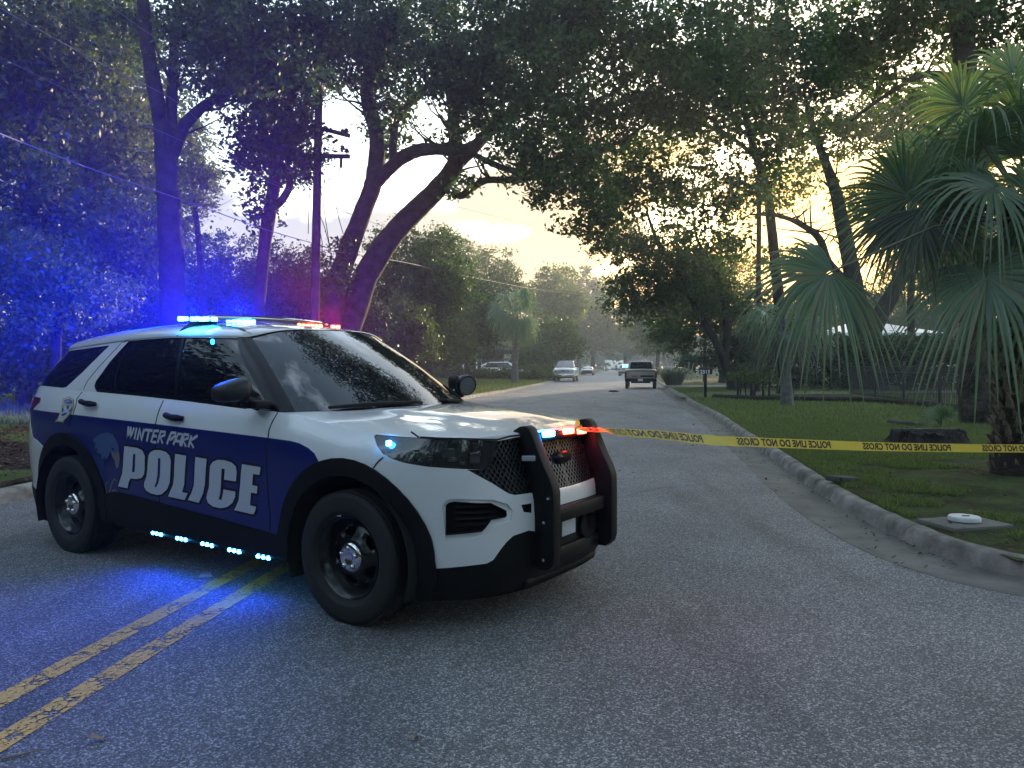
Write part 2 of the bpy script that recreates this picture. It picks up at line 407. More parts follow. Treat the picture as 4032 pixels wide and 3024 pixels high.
# driveways on the right and left
def slab(name, pts, z, m=None, t=.0):
    return tag(mesh_obj(name, [(x, y, z_) for (x, y), z_ in zip(pts, z if hasattr(z, '__len__') else [z] * len(pts))], [tuple(range(len(pts)))], m or M_conc), kind='structure')
slab('driveway_right', [(6.95, 31.8), (7.75, 36.6), (9.2, 36.9), (22, 35.5), (22, 33.2), (9.2, 33.2), (8.3, 31.6)], [.148, .148, .19, .32, .32, .19, .17])
slab('driveway_far_right', [(9.3, 45.8), (10.2, 51), (24, 50.4), (24, 47.5), (11, 46.2)], [.15, .15, .31, .31, .18])
slab('driveway_left', [(-.75, 42.2), (.6, 50.0), (-1.2, 51.4), (-9, 54), (-9, 50), (-2.2, 44.5)], [.15, .15, .19, .33, .33, .19])

# ---- yellow centre lines, worn through to the asphalt
def worn_paint():
    m = bpy.data.materials.new('worn_yellow_paint'); m.use_nodes = True
    t = m.node_tree; b = t.nodes['Principled BSDF']; K = t.links.new; o = t.nodes['Material Output']
    b.inputs['Roughness'].default_value = .7
    g = N(t, 'ShaderNodeNewGeometry')
    nz = N(t, 'ShaderNodeTexNoise'); nz.inputs['Scale'].default_value = 7; nz.inputs['Detail'].default_value = 3
    n3 = N(t, 'ShaderNodeTexNoise'); n3.inputs['Scale'].default_value = 60; n3.inputs['Detail'].default_value = 4
    vo = N(t, 'ShaderNodeTexVoronoi', feature='DISTANCE_TO_EDGE'); vo.inputs['Scale'].default_value = 24
    wrp = N(t, 'ShaderNodeVectorMath', operation='MULTIPLY_ADD'); wrp.inputs[1].default_value = (.05, .05, .05)
    K(n3.outputs['Color'], wrp.inputs[0]); K(g.outputs['Position'], wrp.inputs[2])
    K(g.outputs['Position'], nz.inputs['Vector']); K(g.outputs['Position'], n3.inputs['Vector']); K(wrp.outputs[0], vo.inputs['Vector'])
    # crack width grows where the coat is more worn
    mr = N(t, 'ShaderNodeMapRange'); mr.inputs['From Min'].default_value = .46; mr.inputs['From Max'].default_value = .80; mr.inputs['To Min'].default_value = .02; mr.inputs['To Max'].default_value = .26
    K(nz.outputs['Fac'], mr.inputs['Value'])
    gt = N(t, 'ShaderNodeMath', operation='GREATER_THAN'); K(vo.outputs['Distance'], gt.inputs[0])
    K(mr.outputs[0], gt.inputs[1])
    g3 = N(t, 'ShaderNodeMath', operation='LESS_THAN'); g3.inputs[1].default_value = .63; K(n3.outputs['Fac'], g3.inputs[0])
    mu = N(t, 'ShaderNodeMath', operation='MULTIPLY'); K(gt.outputs[0], mu.inputs[0]); K(g3.outputs[0], mu.inputs[1])
    r = N(t, 'ShaderNodeValToRGB'); r.color_ramp.elements[0].color = (.55, .31, .05, 1); r.color_ramp.elements[1].color = (.78, .48, .09, 1); K(n3.outputs['Fac'], r.inputs['Fac']); K(r.outputs[0], b.inputs['Base Color'])
    tr = N(t, 'ShaderNodeBsdfTransparent'); ms = N(t, 'ShaderNodeMixShader'); K(mu.outputs[0], ms.inputs[0]); K(tr.outputs[0], ms.inputs[1]); K(b.outputs[0], ms.inputs[2]); K(ms.outputs[0], o.inputs['Surface'])
    return m
M_yel = worn_paint()
YZ = lambda x, y: ground(x / 1.58, 2200 + y / 1.58)[:2]
for pts in (((0, 885), (850, 422), (1422, 115)), ((0, 1148), (860, 607), (1675, 115))):
    P = np.array([YZ(*p) for p in pts]); d = P[-1] - P[0]; d /= np.linalg.norm(d)
    a, b_ = P[0] - d * 8, P[-1] + d * .55; nrm = np.array([-d[1], d[0]]); w = .062
    V = []; k = 40
    for i in range(k + 1):
        c0 = a + (b_ - a) * i / k
        V += [(*(c0 - nrm * w), .004), (*(c0 + nrm * w), .004)]
    tag(mesh_obj('road_line', V, [(2 * i, 2 * i + 2, 2 * i + 3, 2 * i + 1) for i in range(k)], M_yel), kind='structure')

# ---- grass blades
def value_noise(x, y, s, seed):
    r = np.random.default_rng(seed); G = r.random((64, 64))
    u, v = x / s, y / s; i, j = np.floor(u).astype(int), np.floor(v).astype(int); fu, fv = u - i, v - j
    fu, fv = fu * fu * (3 - 2 * fu), fv * fv * (3 - 2 * fv)
    g = lambda a, b: G[a % 64, b % 64]
    return (g(i, j) * (1 - fu) + g(i + 1, j) * fu) * (1 - fv) + (g(i, j + 1) * (1 - fu) + g(i + 1, j + 1) * fu) * fv
def blades(name, P, h, rng, m, wid=.006, lean=.6):
    n = len(P); a = rng.random(n) * 6.283; hh = h * (.5 + rng.random(n) * .9)
    side = np.stack([np.cos(a), np.sin(a), np.zeros(n)], 1); ln = np.stack([-np.sin(a), np.cos(a), np.zeros(n)], 1)
    ln = ln * (rng.random((n, 1)) * lean) * hh[:, None]
    w = wid * (.7 + .6 * rng.random(n))[:, None]
    tip = P + ln + np.stack([np.zeros(n), np.zeros(n), hh], 1)
    V = np.stack([P - side * w / 2, P + side * w / 2, tip], 1)
    return quads_obj(name, V.reshape(-1, 3), 3, m)
def leafmat(name, c0, c1, transl=.35, rough=.5, spec=.3, dead=None):
    m = bpy.data.materials.new(name); m.use_nodes = True
    t = m.node_tree; b = t.nodes['Principled BSDF']; K = t.links.new; o = t.nodes['Material Output']
    g = N(t, 'ShaderNodeNewGeometry'); r = N(t, 'ShaderNodeValToRGB')
    r.color_ramp.elements[0].color = (*c0, 1); r.color_ramp.elements[1].color = (*c1, 1)
    if dead:
        r.color_ramp.elements[1].position = .90; x_ = r.color_ramp.elements.new(.93); x_.color = (*dead, 1)
    K(g.outputs['Random Per Island'], r.inputs['Fac']); K(r.outputs[0], b.inputs['Base Color'])
    b.inputs['Roughness'].default_value = rough; b.inputs['Specular IOR Level'].default_value = spec
    if transl > 0:
        tr = N(t, 'ShaderNodeBsdfTranslucent'); br = N(t, 'ShaderNodeMix', data_type='RGBA', blend_type='MULTIPLY'); br.inputs['Factor'].default_value = 1; br.inputs['B'].default_value = (1.5, 1.7, .6, 1)
        K(r.outputs[0], br.inputs['A']); K(br.outputs['Result'], tr.inputs['Color'])
        ms = N(t, 'ShaderNodeMixShader'); ms.inputs[0].default_value = transl
        K(b.outputs[0], ms.inputs[1]); K(tr.outputs[0], ms.inputs[2]); K(ms.outputs[0], o.inputs['Surface'])
    return m
M_blade = leafmat('grass_blade', (.080, .108, .044), (.205, .245, .10), .25, .7, .1)
rg = np.random.default_rng(11)
def lawn_z(d): return .128 + RISE_R * np.minimum(d - .2, 12)
def scatter_r(n, y0, y1, dmax, pw=1.0):
    y = y0 + (y1 - y0) * rg.random(n) ** pw; d = .18 + dmax * rg.random(n) ** 1.2
    x = np.interp(y, KR[40:, 1], KR[40:, 0]) + d
    return x, y - np.minimum(d, 8) * .12 * (d > .3), d
x, y, d = scatter_r(520000, 5.1, 18, 8, 1.5)
nz_ = value_noise(x, y, .9, 3) * .55 + value_noise(x, y, .28, 4) * .45
# bare soil under the palm and near the kerb return; full turf farther off
den = np.clip((y - 6.0) / 6.0, .25, 1) ; thr = .64 - .48 * den
bare = np.exp(-(((x - 6.2) / 1.5) ** 2 + ((y - 8.6) / 1.6) ** 2))
k = nz_ > thr + .42 * bare + .12 * (rg.random(len(x)) - .5)
x, y, d = x[k], y[k], d[k]
tag(blades('grass', np.stack([x, y, lawn_z(d) - .005], 1), .048, rg, M_blade, .008, 1.0), kind='stuff')
x, y, d = scatter_r(60000, 17, 45, 9, 1.2)
tag(blades('grass', np.stack([x, y, lawn_z(d) - .005], 1), .085, rg, M_blade, .020, .8), kind='stuff')
y = 16 + 55 * rg.random(70000) ** 1.3; d = .25 + 14 * rg.random(70000); x = np.interp(y, KL[:, 1], KL[:, 0]) - d
tag(blades('grass', np.stack([x, y, .128 + RISE_L * np.minimum(d - .2, 12)], 1), .12, rg, M_blade, .035, .8), kind='stuff')
# litter on the mulch and along the gutter
def litter(name, P, size, rng, m):
    n = len(P); a = rng.random(n) * 6.283; u = np.stack([np.cos(a), np.sin(a), rng.normal(0, .25, n)], 1); v = np.stack([-np.sin(a), np.cos(a), rng.normal(0, .25, n)], 1)
    s_ = (size * (.6 + .8 * rng.random(n)))[:, None]
    V = np.stack([P - u * s_ / 2, P + v * s_ * .25, P + u * s_ / 2, P - v * s_ * .25], 1)
    return quads_obj(name, V.reshape(-1, 3), 4, m)
M_litter = leafmat('dead_leaf', (.045, .028, .02), (.17, .11, .075), 0, .8, .1)
y = 4 + 11.5 * rg.random(9000); d = .24 + 5.2 * rg.random(9000)
tag(litter('fallen_leaves', np.stack([np.interp(y, KL[:, 1], KL[:, 0]) - d, y, .155 + RISE_L * d + .02 * rg.random(9000)], 1), .07, rg, M_litter), kind='stuff')
y = 5.4 + 40 * rg.random(420) ** 1.6; d = -.02 - .5 * rg.random(420) ** 2
tag(litter('gutter_leaves', np.stack([np.interp(y, KR[40:, 1], KR[40:, 0]) + d, y, .016 + .01 * rg.random(420)], 1), .045, rg, M_litter), kind='stuff')
x, y, d = scatter_r(900, 5.3, 16, 5.5, 1.3)
tag(litter('lawn_leaves', np.stack([x, y, lawn_z(d) + .03 + .015 * rg.random(900)], 1), .055, rg, M_litter), kind='stuff')
# fine cracks in the road surface
def crack(pts, w):
    P = catmull([ground(*p)[:2] for p in pts], 12); r_ = random.Random(len(pts) + int(pts[0][0])); V = []
    for i, p in enumerate(P):
        j = np.array([r_.gauss(0, w * .9), r_.gauss(0, w * .9)]); t_ = P[min(i + 1, len(P) - 1)] - P[max(i - 1, 0)]; n_ = np.array([-t_[1], t_[0]]) / (np.linalg.norm(t_) + 1e-9) * w * r_.uniform(.25, .6)
        V += [(*(p + j - n_), .0035), (*(p + j + n_), .0035)]
    tag(mesh_obj('road_crack', V, [(2 * i, 2 * i + 1, 2 * i + 3, 2 * i + 2) for i in range(len(P) - 1)], M_crack), kind='structure')
M_crack = mat('crack_tar', (.012, .012, .013), .8)
crack([(1960, 1605), (2080, 1588), (2180, 1572), (2250, 1562)], .035)
crack([(2480, 1950), (2590, 1925), (2700, 1915), (2790, 1905)], .010)
y = 8 + 60 * rg.random(500); x = np.interp(y, KL[:, 1], KL[:, 0]) + (.3 + 8.2 * rg.random(500) ** 1.0)
tag(litter('road_leaves', np.stack([x, y, .010 + .01 * rg.random(500)], 1), .055, rg, M_litter), kind='stuff')
# ============================================================ trees
VS = 4032 / 2212.0
def bark(name, c0, c1, sc=9.0):
    m = noisy(name, [(.3, c0), (.7, c1)], 3.0, .95, 1.0, sc, 10, .06, .1)
    return m
M_bark = bark('oak_bark', (.022, .019, .016), (.075, .066, .056))
M_bark2 = bark('dark_bark', (.016, .014, .013), (.05, .043, .038))
M_barkp = bark('plated_bark', (.020, .016, .014), (.115, .09, .075), 16)
M_bark3 = bark('grey_bark', (.06, .056, .05), (.17, .16, .145), 14)
M_leaf = leafmat('oak_leaf', (.016, .034, .012), (.060, .110, .034), .34)
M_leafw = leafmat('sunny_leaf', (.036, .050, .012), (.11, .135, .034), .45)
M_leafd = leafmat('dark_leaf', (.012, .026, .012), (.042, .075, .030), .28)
M_leafp = leafmat('pale_leaf', (.035, .060, .030), (.085, .125, .06), .3)
M_leaff = leafmat('far_leaf', (.028, .046, .014), (.085, .115, .036), .38)
def leaf_verts(C, size, rng, flat=.0):
    n = len(C); a = rng.normal(size=(n, 3)); a[:, 2] *= .8; a /= np.linalg.norm(a, axis=1, keepdims=True)
    b = rng.normal(size=(n, 3)); b -= a * (a * b).sum(1, keepdims=True); b /= np.linalg.norm(b, axis=1, keepdims=True)
    Ls = (size * (.5 + 1.0 * rng.random(n) ** 1.4))[:, None]
    return np.stack([C - a * Ls * .5, C + b * Ls * .26 + a * Ls * .05, C + a * Ls * .5, C - b * Ls * .26 + a * Ls * .05], 1).reshape(-1, 3)
def crown_pts(blobs, size, rng, tau, clump=.36):
    """blobs: (x, y, z, rx, ry, rz[, density]) in metres"""
    out = []
    for bl in blobs:
        x, y, z, rx, ry, rz = bl[:6]; k = bl[6] if len(bl) > 6 else 1.0
        n = int(tau * k * math.pi * rx * rz / (size ** 2 * .13 * .75))
        per = 44; nc = max(3, n // per)
        u = rng.normal(size=(nc, 3)); u /= np.linalg.norm(u, axis=1, keepdims=True); u *= (rng.random((nc, 1)) ** (1 / 2.3))
        # ragged outline: radius varies with direction
        th = np.arctan2(u[:, 2], u[:, 0]); ph = rng.random() * 6.28
        u *= (1 + .16 * np.sin(3 * th + ph) + .10 * np.sin(7 * th + 2 * ph))[:, None]
        C = np.array([x, y, z]) + u * np.array([rx, ry, rz])
        cr_ = clump * (.5 + rng.random((nc, 1))) * max(.6, min(1.6, size / .15))
        P = np.repeat(C, per, 0) + rng.normal(size=(nc * per, 3)) * np.repeat(cr_, per, 0) * np.array([.55, .55, .38])
        out.append(P)
    return np.concatenate(out)
def vb(vx, vy, d, rx, ry, rd, k=1.0):
    """crown lobe given where it shows in the photo, its distance and its true depth"""
    p = at(vx * VS, vy * VS, d); s_ = d / F_PX * VS
    return (p[0], d, p[2], rx * s_, rd, ry * s_, k)
def limb(pts, d, dd=0.0):
    """(vx, vy, width) list -> 3-D points and radii at distance d, drifting by dd metres in depth"""
    P, R = [], []
    n = len(pts)
    for i, (x, y, w) in enumerate(pts):
        dp = d + dd * i / max(1, n - 1); P.append(at(x * VS, y * VS, dp)); R.append(w * VS * .5 * dp / F_PX)
    P, R = np.array(P), np.array(R)
    Q = catmull(np.column_stack([P, R]), 5)
    return Q[:, :3], Q[:, 3]
def tree(name, label, limbs, blobs, leaf, size=.15, tau=2.2, group=None, barkm=None, seed=1, clump=.36, cat='tree', base=None, twigs=0):
    rng = np.random.default_rng(seed)
    P0 = limbs[0][0][0] if limbs else np.array(blobs[0][:3])
    bz = base if base is not None else .15
    root = empty(name, (P0[0], P0[1], bz)); tag(root, label, cat, group)
    off_ = np.array([P0[0], P0[1], bz])
    if limbs:
        mb = MB(); pr = random.Random(seed)
        for i, (P, R) in enumerate(limbs):
            P = P.copy(); R = R.copy()
            if i == 0:   # run the trunk into the ground with a flare
                g = P[0].copy()
                if g[2] > bz:
                    k = np.linspace(0, 1, 5)[:-1]; dirv = (P[2] - P[0]); sl = dirv[:2] / max(dirv[2], .3)
                    ext = [np.array([g[0] - sl[0] * (g[2] - bz) * (1 - q) * .6, g[1], bz - .1 + (g[2] - bz) * q]) for q in k]
                    P = np.vstack([ext, P]); R = np.concatenate([[R[0] * f for f in (1.55, 1.22, 1.1, 1.03)], R])
            mb.tube(P - off_, R, 10, 0, True, .05, pr)
        if twigs:
            for (P, R) in limbs:
                for _ in range(twigs):
                    i = pr.randrange(len(P) // 3, len(P)); p = P[i]; l_ = pr.uniform(.8, 2.4)
                    dr = np.array([pr.gauss(0, 1), pr.gauss(0, 1), pr.uniform(.0, 1.2)]); dr /= np.linalg.norm(dr)
                    q = [p + dr * l_ * t + np.array([0, 0, .25 * l_ * t * t]) + np.array([pr.gauss(0, .05), 0, pr.gauss(0, .05)]) for t in (0, .33, .66, 1)]
                    r0 = min(R[i] * .45, .06); mb.tube(np.array(q) - off_, [r0, r0 * .7, r0 * .45, r0 * .2], 5)
        o = mb.build('trunk', barkm or M_bark, root, 70)
    P = crown_pts(blobs, size, rng, tau, clump)
    P[:, 2] = np.maximum(P[:, 2], bz + .1)
    quads_obj('crown', leaf_verts(P - off_, size, rng), 4, leaf, root)
    return root
C6 = lambda pts: [((1200 + x / 1.3273) / VS, (y / 1.3273) / VS, w / 1.3273 / VS) for x, y, w in pts]
C7 = lambda pts: [((2500 + x / 1.327) / VS, (y / 1.327) / VS, w / 1.327 / VS) for x, y, w in pts]

# two leaning oaks left of the road
tree('oak_tree', 'left of the two leaning oaks, its trunk bending upright beside the utility pole',
  [limb(C6([(190, 1420, 105), (250, 1250, 98), (310, 1090, 92), (355, 970, 92), (372, 850, 88), (378, 750, 80), (365, 660, 76), (338, 580, 72), (325, 490, 66), (342, 380, 62), (390, 260, 58), (450, 150, 52), (530, 20, 42), (600, -90, 30)]), 30, 1),
   limb(C6([(385, 950, 60), (430, 895, 66), (500, 830, 70), (580, 790, 68), (680, 778, 62), (780, 788, 58), (870, 765, 52), (960, 700, 46), (1060, 610, 42), (1150, 520, 40), (1270, 440, 34), (1400, 340, 22)]), 30, -3),
   limb(C6([(462, 850, 40), (464, 740, 40), (475, 640, 40), (515, 575, 38), (600, 490, 34), (690, 380, 30), (725, 260, 26), (760, 130, 20), (800, 20, 12)]), 30, 2)],
  [vb(760, 105, 30, 120, 100, 3.0), vb(870, 60, 30, 150, 110, 3.2), vb(960, 150, 28.5, 110, 80, 2.5, .8), vb(840, 250, 31, 70, 90, 2, .7)], M_leaf, .20, 2.1, 'leaning oaks', seed=3, twigs=26)
tree('oak_tree', 'right of the two leaning oaks, thick trunk sloping right with limbs over the road',
  [limb(C6([(320, 1440, 130), (410, 1295, 118), (500, 1180, 108), (600, 1080, 104), (695, 985, 100), (760, 905, 92), (795, 830, 86), (790, 740, 70), (772, 640, 60), (795, 545, 52), (850, 475, 44), (925, 340, 38), (1010, 255, 32), (1130, 180, 22)]), 31, -1),
   limb(C6([(800, 860, 60), (870, 790, 62), (960, 695, 56), (1060, 605, 50), (1150, 515, 44), (1290, 430, 36), (1420, 320, 24), (1520, 200, 14)]), 31, -5),
   limb(C6([(780, 1010, 34), (820, 1022, 38), (870, 985, 38), (950, 942, 36), (1060, 942, 34), (1180, 930, 30), (1300, 885, 26), (1420, 845, 18), (1560, 790, 10)]), 31, -4),
   limb(C6([(900, 815, 30), (960, 845, 32), (1060, 885, 32), (1160, 893, 30), (1300, 862, 26), (1480, 800, 22), (1650, 738, 18), (1800, 640, 10)]), 31, -5),
   limb(C6([(830, 690, 24), (900, 640, 24), (1040, 622, 20), (1180, 560, 14), (1330, 500, 8)]), 31, -2)],
  [vb(1060, 110, 28, 140, 110, 3), vb(1170, 200, 27, 130, 110, 3), vb(1010, 240, 29, 80, 70, 2, .7), vb(1130, 320, 27, 90, 65, 2.4), vb(1240, 370, 26, 90, 80, 2.4), vb(1290, 470, 26, 62, 60, 1.8), vb(1150, 40, 28, 170, 80, 3), vb(985, 410, 30, 45, 30, 1.2, .5), vb(1180, 410, 27, 60, 30, 1.6, .7)], M_leaf, .20, 2.1, 'leaning oaks', seed=4, twigs=26)
# forked tree at the left
tree('forked_tree', 'tall straight tree behind the police car whose trunk forks into three leaders',
  [limb([(374, 740, 56), (372, 640, 54), (370, 560, 52), (366, 470, 50), (362, 400, 48), (358, 330, 46), (348, 260, 34), (332, 180, 31), (320, 110, 29), (312, 40, 27), (304, -60, 22)], 24, 0),
   limb([(364, 340, 30), (368, 280, 26), (372, 200, 23), (376, 110, 20), (384, 0, 15), (390, -60, 10)], 24, 1),
   limb([(372, 330, 30), (390, 285, 27), (412, 255, 24), (450, 222, 20), (500, 195, 15), (560, 165, 10), (620, 120, 6)], 24, -1)],
  [vb(480, 90, 24, 130, 110, 2.6), vb(590, 60, 25, 120, 90, 2.6), vb(600, 170, 24, 110, 70, 2.2), vb(420, 30, 25, 90, 80, 2), vb(270, 60, 25, 70, 90, 2, .8), vb(480, 190, 23.5, 60, 50, 1.5, .9), vb(680, 40, 26, 90, 90, 2)], M_leaf, .18, 2.2, seed=6, barkm=M_bark2, twigs=8)
tree('slender_tree', 'slender tree with bronze tinged foliage showing beside the forked trunk against pale sky',
  [limb([(440, 740, 16), (432, 560, 13), (420, 430, 10), (412, 340, 7), (405, 260, 4)], 34, 0)],
  [vb(420, 400, 34, 42, 80, 1.6), vb(445, 375, 34, 34, 35, 1.2), vb(400, 300, 34, 40, 60, 1.5), vb(395, 500, 34, 36, 45, 1.4, .7)], M_leafw, .16, 2.1, seed=8, barkm=M_bark2)
tree('vine_covered_tree', 'crooked trunk wrapped in vines between the forked tree and the utility pole',
  [limb([(556, 700, 26), (564, 610, 25), (572, 530, 26), (582, 460, 28), (592, 400, 26), (602, 340, 24), (615, 280, 20), (630, 210, 16), (650, 130, 10)], 27, 0), limb([(590, 452, 16), (612, 428, 16), (626, 400, 15), (622, 376, 14), (606, 350, 12)], 27, -.3)],
  [vb(590, 270, 27, 85, 80, 1.8), vb(540, 320, 26.5, 55, 50, 1.4), vb(640, 300, 27, 45, 60, 1.4), vb(575, 350, 27, 50, 60, 1.2), vb(556, 440, 26.8, 26, 60, .7, .8), vb(570, 180, 27, 90, 60, 2)], M_leafd, .20, 2.0, seed=9, barkm=M_bark2)
# woods at the left edge
WG = 'woods at the left edge'
tree('woodland_tree', 'tall tree at the far left edge, its crown filling the upper corner', [limb([(60, 760, 40), (62, 520, 34), (56, 330, 28), (40, 180, 20), (20, 60, 12)], 22, 0), limb([(58, 300, 16), (110, 190, 12), (160, 130, 7)], 22, 0)],
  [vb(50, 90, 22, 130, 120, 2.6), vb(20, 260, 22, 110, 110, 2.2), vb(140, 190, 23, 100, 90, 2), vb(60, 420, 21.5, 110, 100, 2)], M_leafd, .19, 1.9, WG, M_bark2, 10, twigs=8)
tree('woodland_tree', 'reddish barked tree in the left woods with bare trunk showing between leaves', [limb([(222, 760, 30), (212, 560, 24), (196, 430, 22), (194, 330, 19), (206, 230, 16), (222, 130, 11), (236, 40, 7)], 28, 0), limb([(196, 400, 12), (160, 330, 9), (120, 290, 6)], 28, 0), limb([(198, 330, 12), (250, 270, 8), (300, 240, 5)], 28, 0)],
  [vb(220, 80, 28, 110, 100, 2.6, .9), vb(250, 230, 28, 90, 90, 2.2, .75), vb(140, 320, 28, 90, 90, 2.2, .8), vb(240, 400, 28, 90, 80, 2, .9), vb(290, 330, 29, 60, 110, 2, .9)], M_leafw, .19, 1.8, WG, bark('red_bark', (.05, .03, .022), (.13, .08, .06)), 11, twigs=10)
tree('woodland_tree', 'bushy tree low in the left woods beside the forked trunk', [limb([(290, 760, 24), (285, 640, 20), (280, 540, 14), (275, 440, 9)], 25, 0)],
  [vb(290, 500, 25, 70, 90, 2), vb(230, 540, 24, 90, 80, 2), vb(320, 600, 25, 50, 70, 1.6)], M_leafp, .15, 2.1, WG, M_bark2, 12)
tree('woodland_tree', 'leafy understorey tree behind the tail of the police car', [limb([(120, 780, 22), (125, 680, 18), (130, 600, 13), (140, 520, 8)], 19, 0)],
  [vb(110, 600, 19, 100, 80, 1.6), vb(30, 560, 19.5, 90, 90, 1.6), vb(190, 640, 19, 90, 70, 1.5), vb(60, 690, 18.5, 110, 50, 1.4)], M_leafp, .12, 2.1, WG, M_bark2, 13)
tree('woodland_tree', 'broad dark tree deep in the left woods behind all the others', [limb([(150, 760, 30), (150, 400, 24), (150, 100, 12)], 40, 0)],
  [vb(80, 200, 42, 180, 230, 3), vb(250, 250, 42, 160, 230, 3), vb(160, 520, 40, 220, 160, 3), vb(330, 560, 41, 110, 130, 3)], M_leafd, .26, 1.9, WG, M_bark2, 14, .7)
# understorey behind the car roof, between the trunks
HG = 'understorey trees behind the police car'
for i, (lab, x, y, d, rx, ry, lf) in enumerate((
    ('dark rounded tree between the forked trunk and the crooked vine trunk', 480, 590, 40, 85, 85, M_leafd), ('dark rounded tree left of the utility pole low behind the roof lights', 620, 600, 38, 90, 80, M_leafd),
    ('dense bush tree at the feet of the leaning oaks', 760, 690, 36, 90, 90, M_leafd), ('leafy tree behind the right leaning oak, topping out near the wires', 900, 575, 46, 110, 100, M_leaf),
    ('low spreading shrubby tree right of the windscreen', 850, 700, 40, 90, 70, M_leaff), ('low dense bush tree behind the light bar', 400, 660, 36, 80, 80, M_leafd), ('low dense bush tree right of the utility pole foot', 690, 660, 42, 90, 90, M_leafd))):
    p = at(x * VS, y * VS, d)
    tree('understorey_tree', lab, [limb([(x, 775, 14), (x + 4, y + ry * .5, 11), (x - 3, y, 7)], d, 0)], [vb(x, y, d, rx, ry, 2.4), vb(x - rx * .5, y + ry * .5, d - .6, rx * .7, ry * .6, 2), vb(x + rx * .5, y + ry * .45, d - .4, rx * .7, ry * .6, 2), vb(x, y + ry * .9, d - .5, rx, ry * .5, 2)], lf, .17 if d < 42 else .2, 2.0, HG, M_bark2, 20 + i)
# mid distance, left of the road
MG = 'trees beyond the left lawn'
for i, (lab, x, y, d, rx, ry, lf) in enumerate((
    ('large dark tree in front of the porch house', 1010, 660, 66, 85, 90, M_leafd), ('broad dark tree left of the sabal palm behind the low hedge', 930, 700, 58, 90, 80, M_leaff), ('rounded tree just behind the sabal palm, topping out below the sunset', 1060, 600, 92, 70, 60, M_leaff),
    ('light topped tree below the bright gap in the sky', 1190, 635, 120, 75, 55, M_leafw), ('dense tree over the silver pickup', 1190, 725, 85, 60, 50, M_leaff), ('dark tree left of the silver pickup', 1150, 760, 80, 40, 35, M_leafd),
    ('grey green tree closing the end of the road', 1280, 690, 150, 70, 55, M_leaff), ('pale tree right of the road end above the white camper', 1350, 705, 170, 70, 55, M_leaff), ('sunlit treetop at the horizon under the glow', 1250, 620, 190, 80, 40, M_leafw), ('tree over the old pickup at the right of the road end', 1420, 690, 110, 60, 60, M_leaff), ('tree behind the oaks with its top showing above the lower wire', 960, 545, 75, 60, 55, M_leaff))):
    tree('background_tree', lab, [limb([(x, 792, 9), (x + 3, y + ry * .4, 7), (x - 2, y, 5)], d, 0)], [vb(x, y, d, rx, ry, 3.2), vb(x - rx * .55, y + ry * .45, d - 1, rx * .7, ry * .65, 2.6), vb(x + rx * .5, y + ry * .5, d - .8, rx * .7, ry * .6, 2.6), vb(x, y + ry * .8, d - 1, rx * .9, ry * .5, 2.6)], lf, .0036 * d, 1.9, MG, M_bark2, 40 + i, .55)
# right of the road
RG = 'trees right of the road'
tree('roadside_tree', 'large straight oak right of the road, crown filling the middle of the sky',
  [limb(C7([(760, 1640, 60), (735, 1400, 54), (715, 1200, 50), (690, 1000, 46), (645, 850, 42), (600, 700, 36), (565, 540, 30), (550, 380, 22), (560, 200, 14)]), 34, 0), limb(C7([(640, 830, 24), (480, 700, 20), (330, 650, 16), (150, 660, 9)]), 34, -2), limb(C7([(600, 720, 22), (720, 560, 18), (860, 460, 12), (1000, 400, 7)]), 34, 1), limb(C7([(690, 1010, 20), (560, 960, 15), (420, 960, 10), (300, 1000, 6)]), 34, -1)],
  [vb(1370, 110, 30, 150, 130, 3.2), vb(1560, 110, 31, 150, 120, 3.2), vb(1440, 270, 32, 130, 90, 3, .8), vb(1640, 240, 33, 110, 80, 3, .75), vb(1350, 400, 31, 95, 80, 2.5, .85), vb(1480, 400, 33, 100, 60, 2.5, .65), vb(1730, 90, 32, 140, 110, 3), vb(1290, 250, 29, 90, 80, 2.5), vb(1560, 520, 34, 90, 50, 2.5, .6), vb(1600, 430, 29, 90, 70, 2.0, .55), vb(1250, 40, 28, 120, 90, 2.5), vb(1500, 190, 28, 150, 100, 2.5), vb(1660, 330, 30, 90, 60, 2, .6), vb(1830, 120, 30, 110, 80, 2.5)], M_leaf, .22, 2.0, RG, M_bark2, 60, twigs=24)
tree('roadside_tree', 'leaning dark tree above the mailbox with two thin curved trunks',
  [limb(C7([(500, 1990, 50), (440, 1820, 44), (340, 1650, 38), (275, 1520, 32), (195, 1380, 26), (110, 1240, 20), (60, 1100, 12)]), 40, 0), limb(C7([(470, 1900, 40), (480, 1700, 36), (450, 1540, 32), (425, 1450, 30), (375, 1350, 24), (330, 1260, 16), (300, 1150, 9)]), 40, 1), limb(C7([(435, 1470, 18), (452, 1360, 14), (440, 1250, 8)]), 40, 1)],
  [vb(1430, 560, 40, 95, 80, 2.6), vb(1380, 640, 42, 80, 70, 2.6), vb(1500, 620, 40, 90, 80, 2.6), vb(1340, 520, 40, 60, 50, 2, .8), vb(1560, 680, 42, 70, 60, 2.4), vb(1470, 720, 44, 80, 45, 2.4)], M_leaff, .18, 2.0, RG, M_bark2, 61, twigs=6)
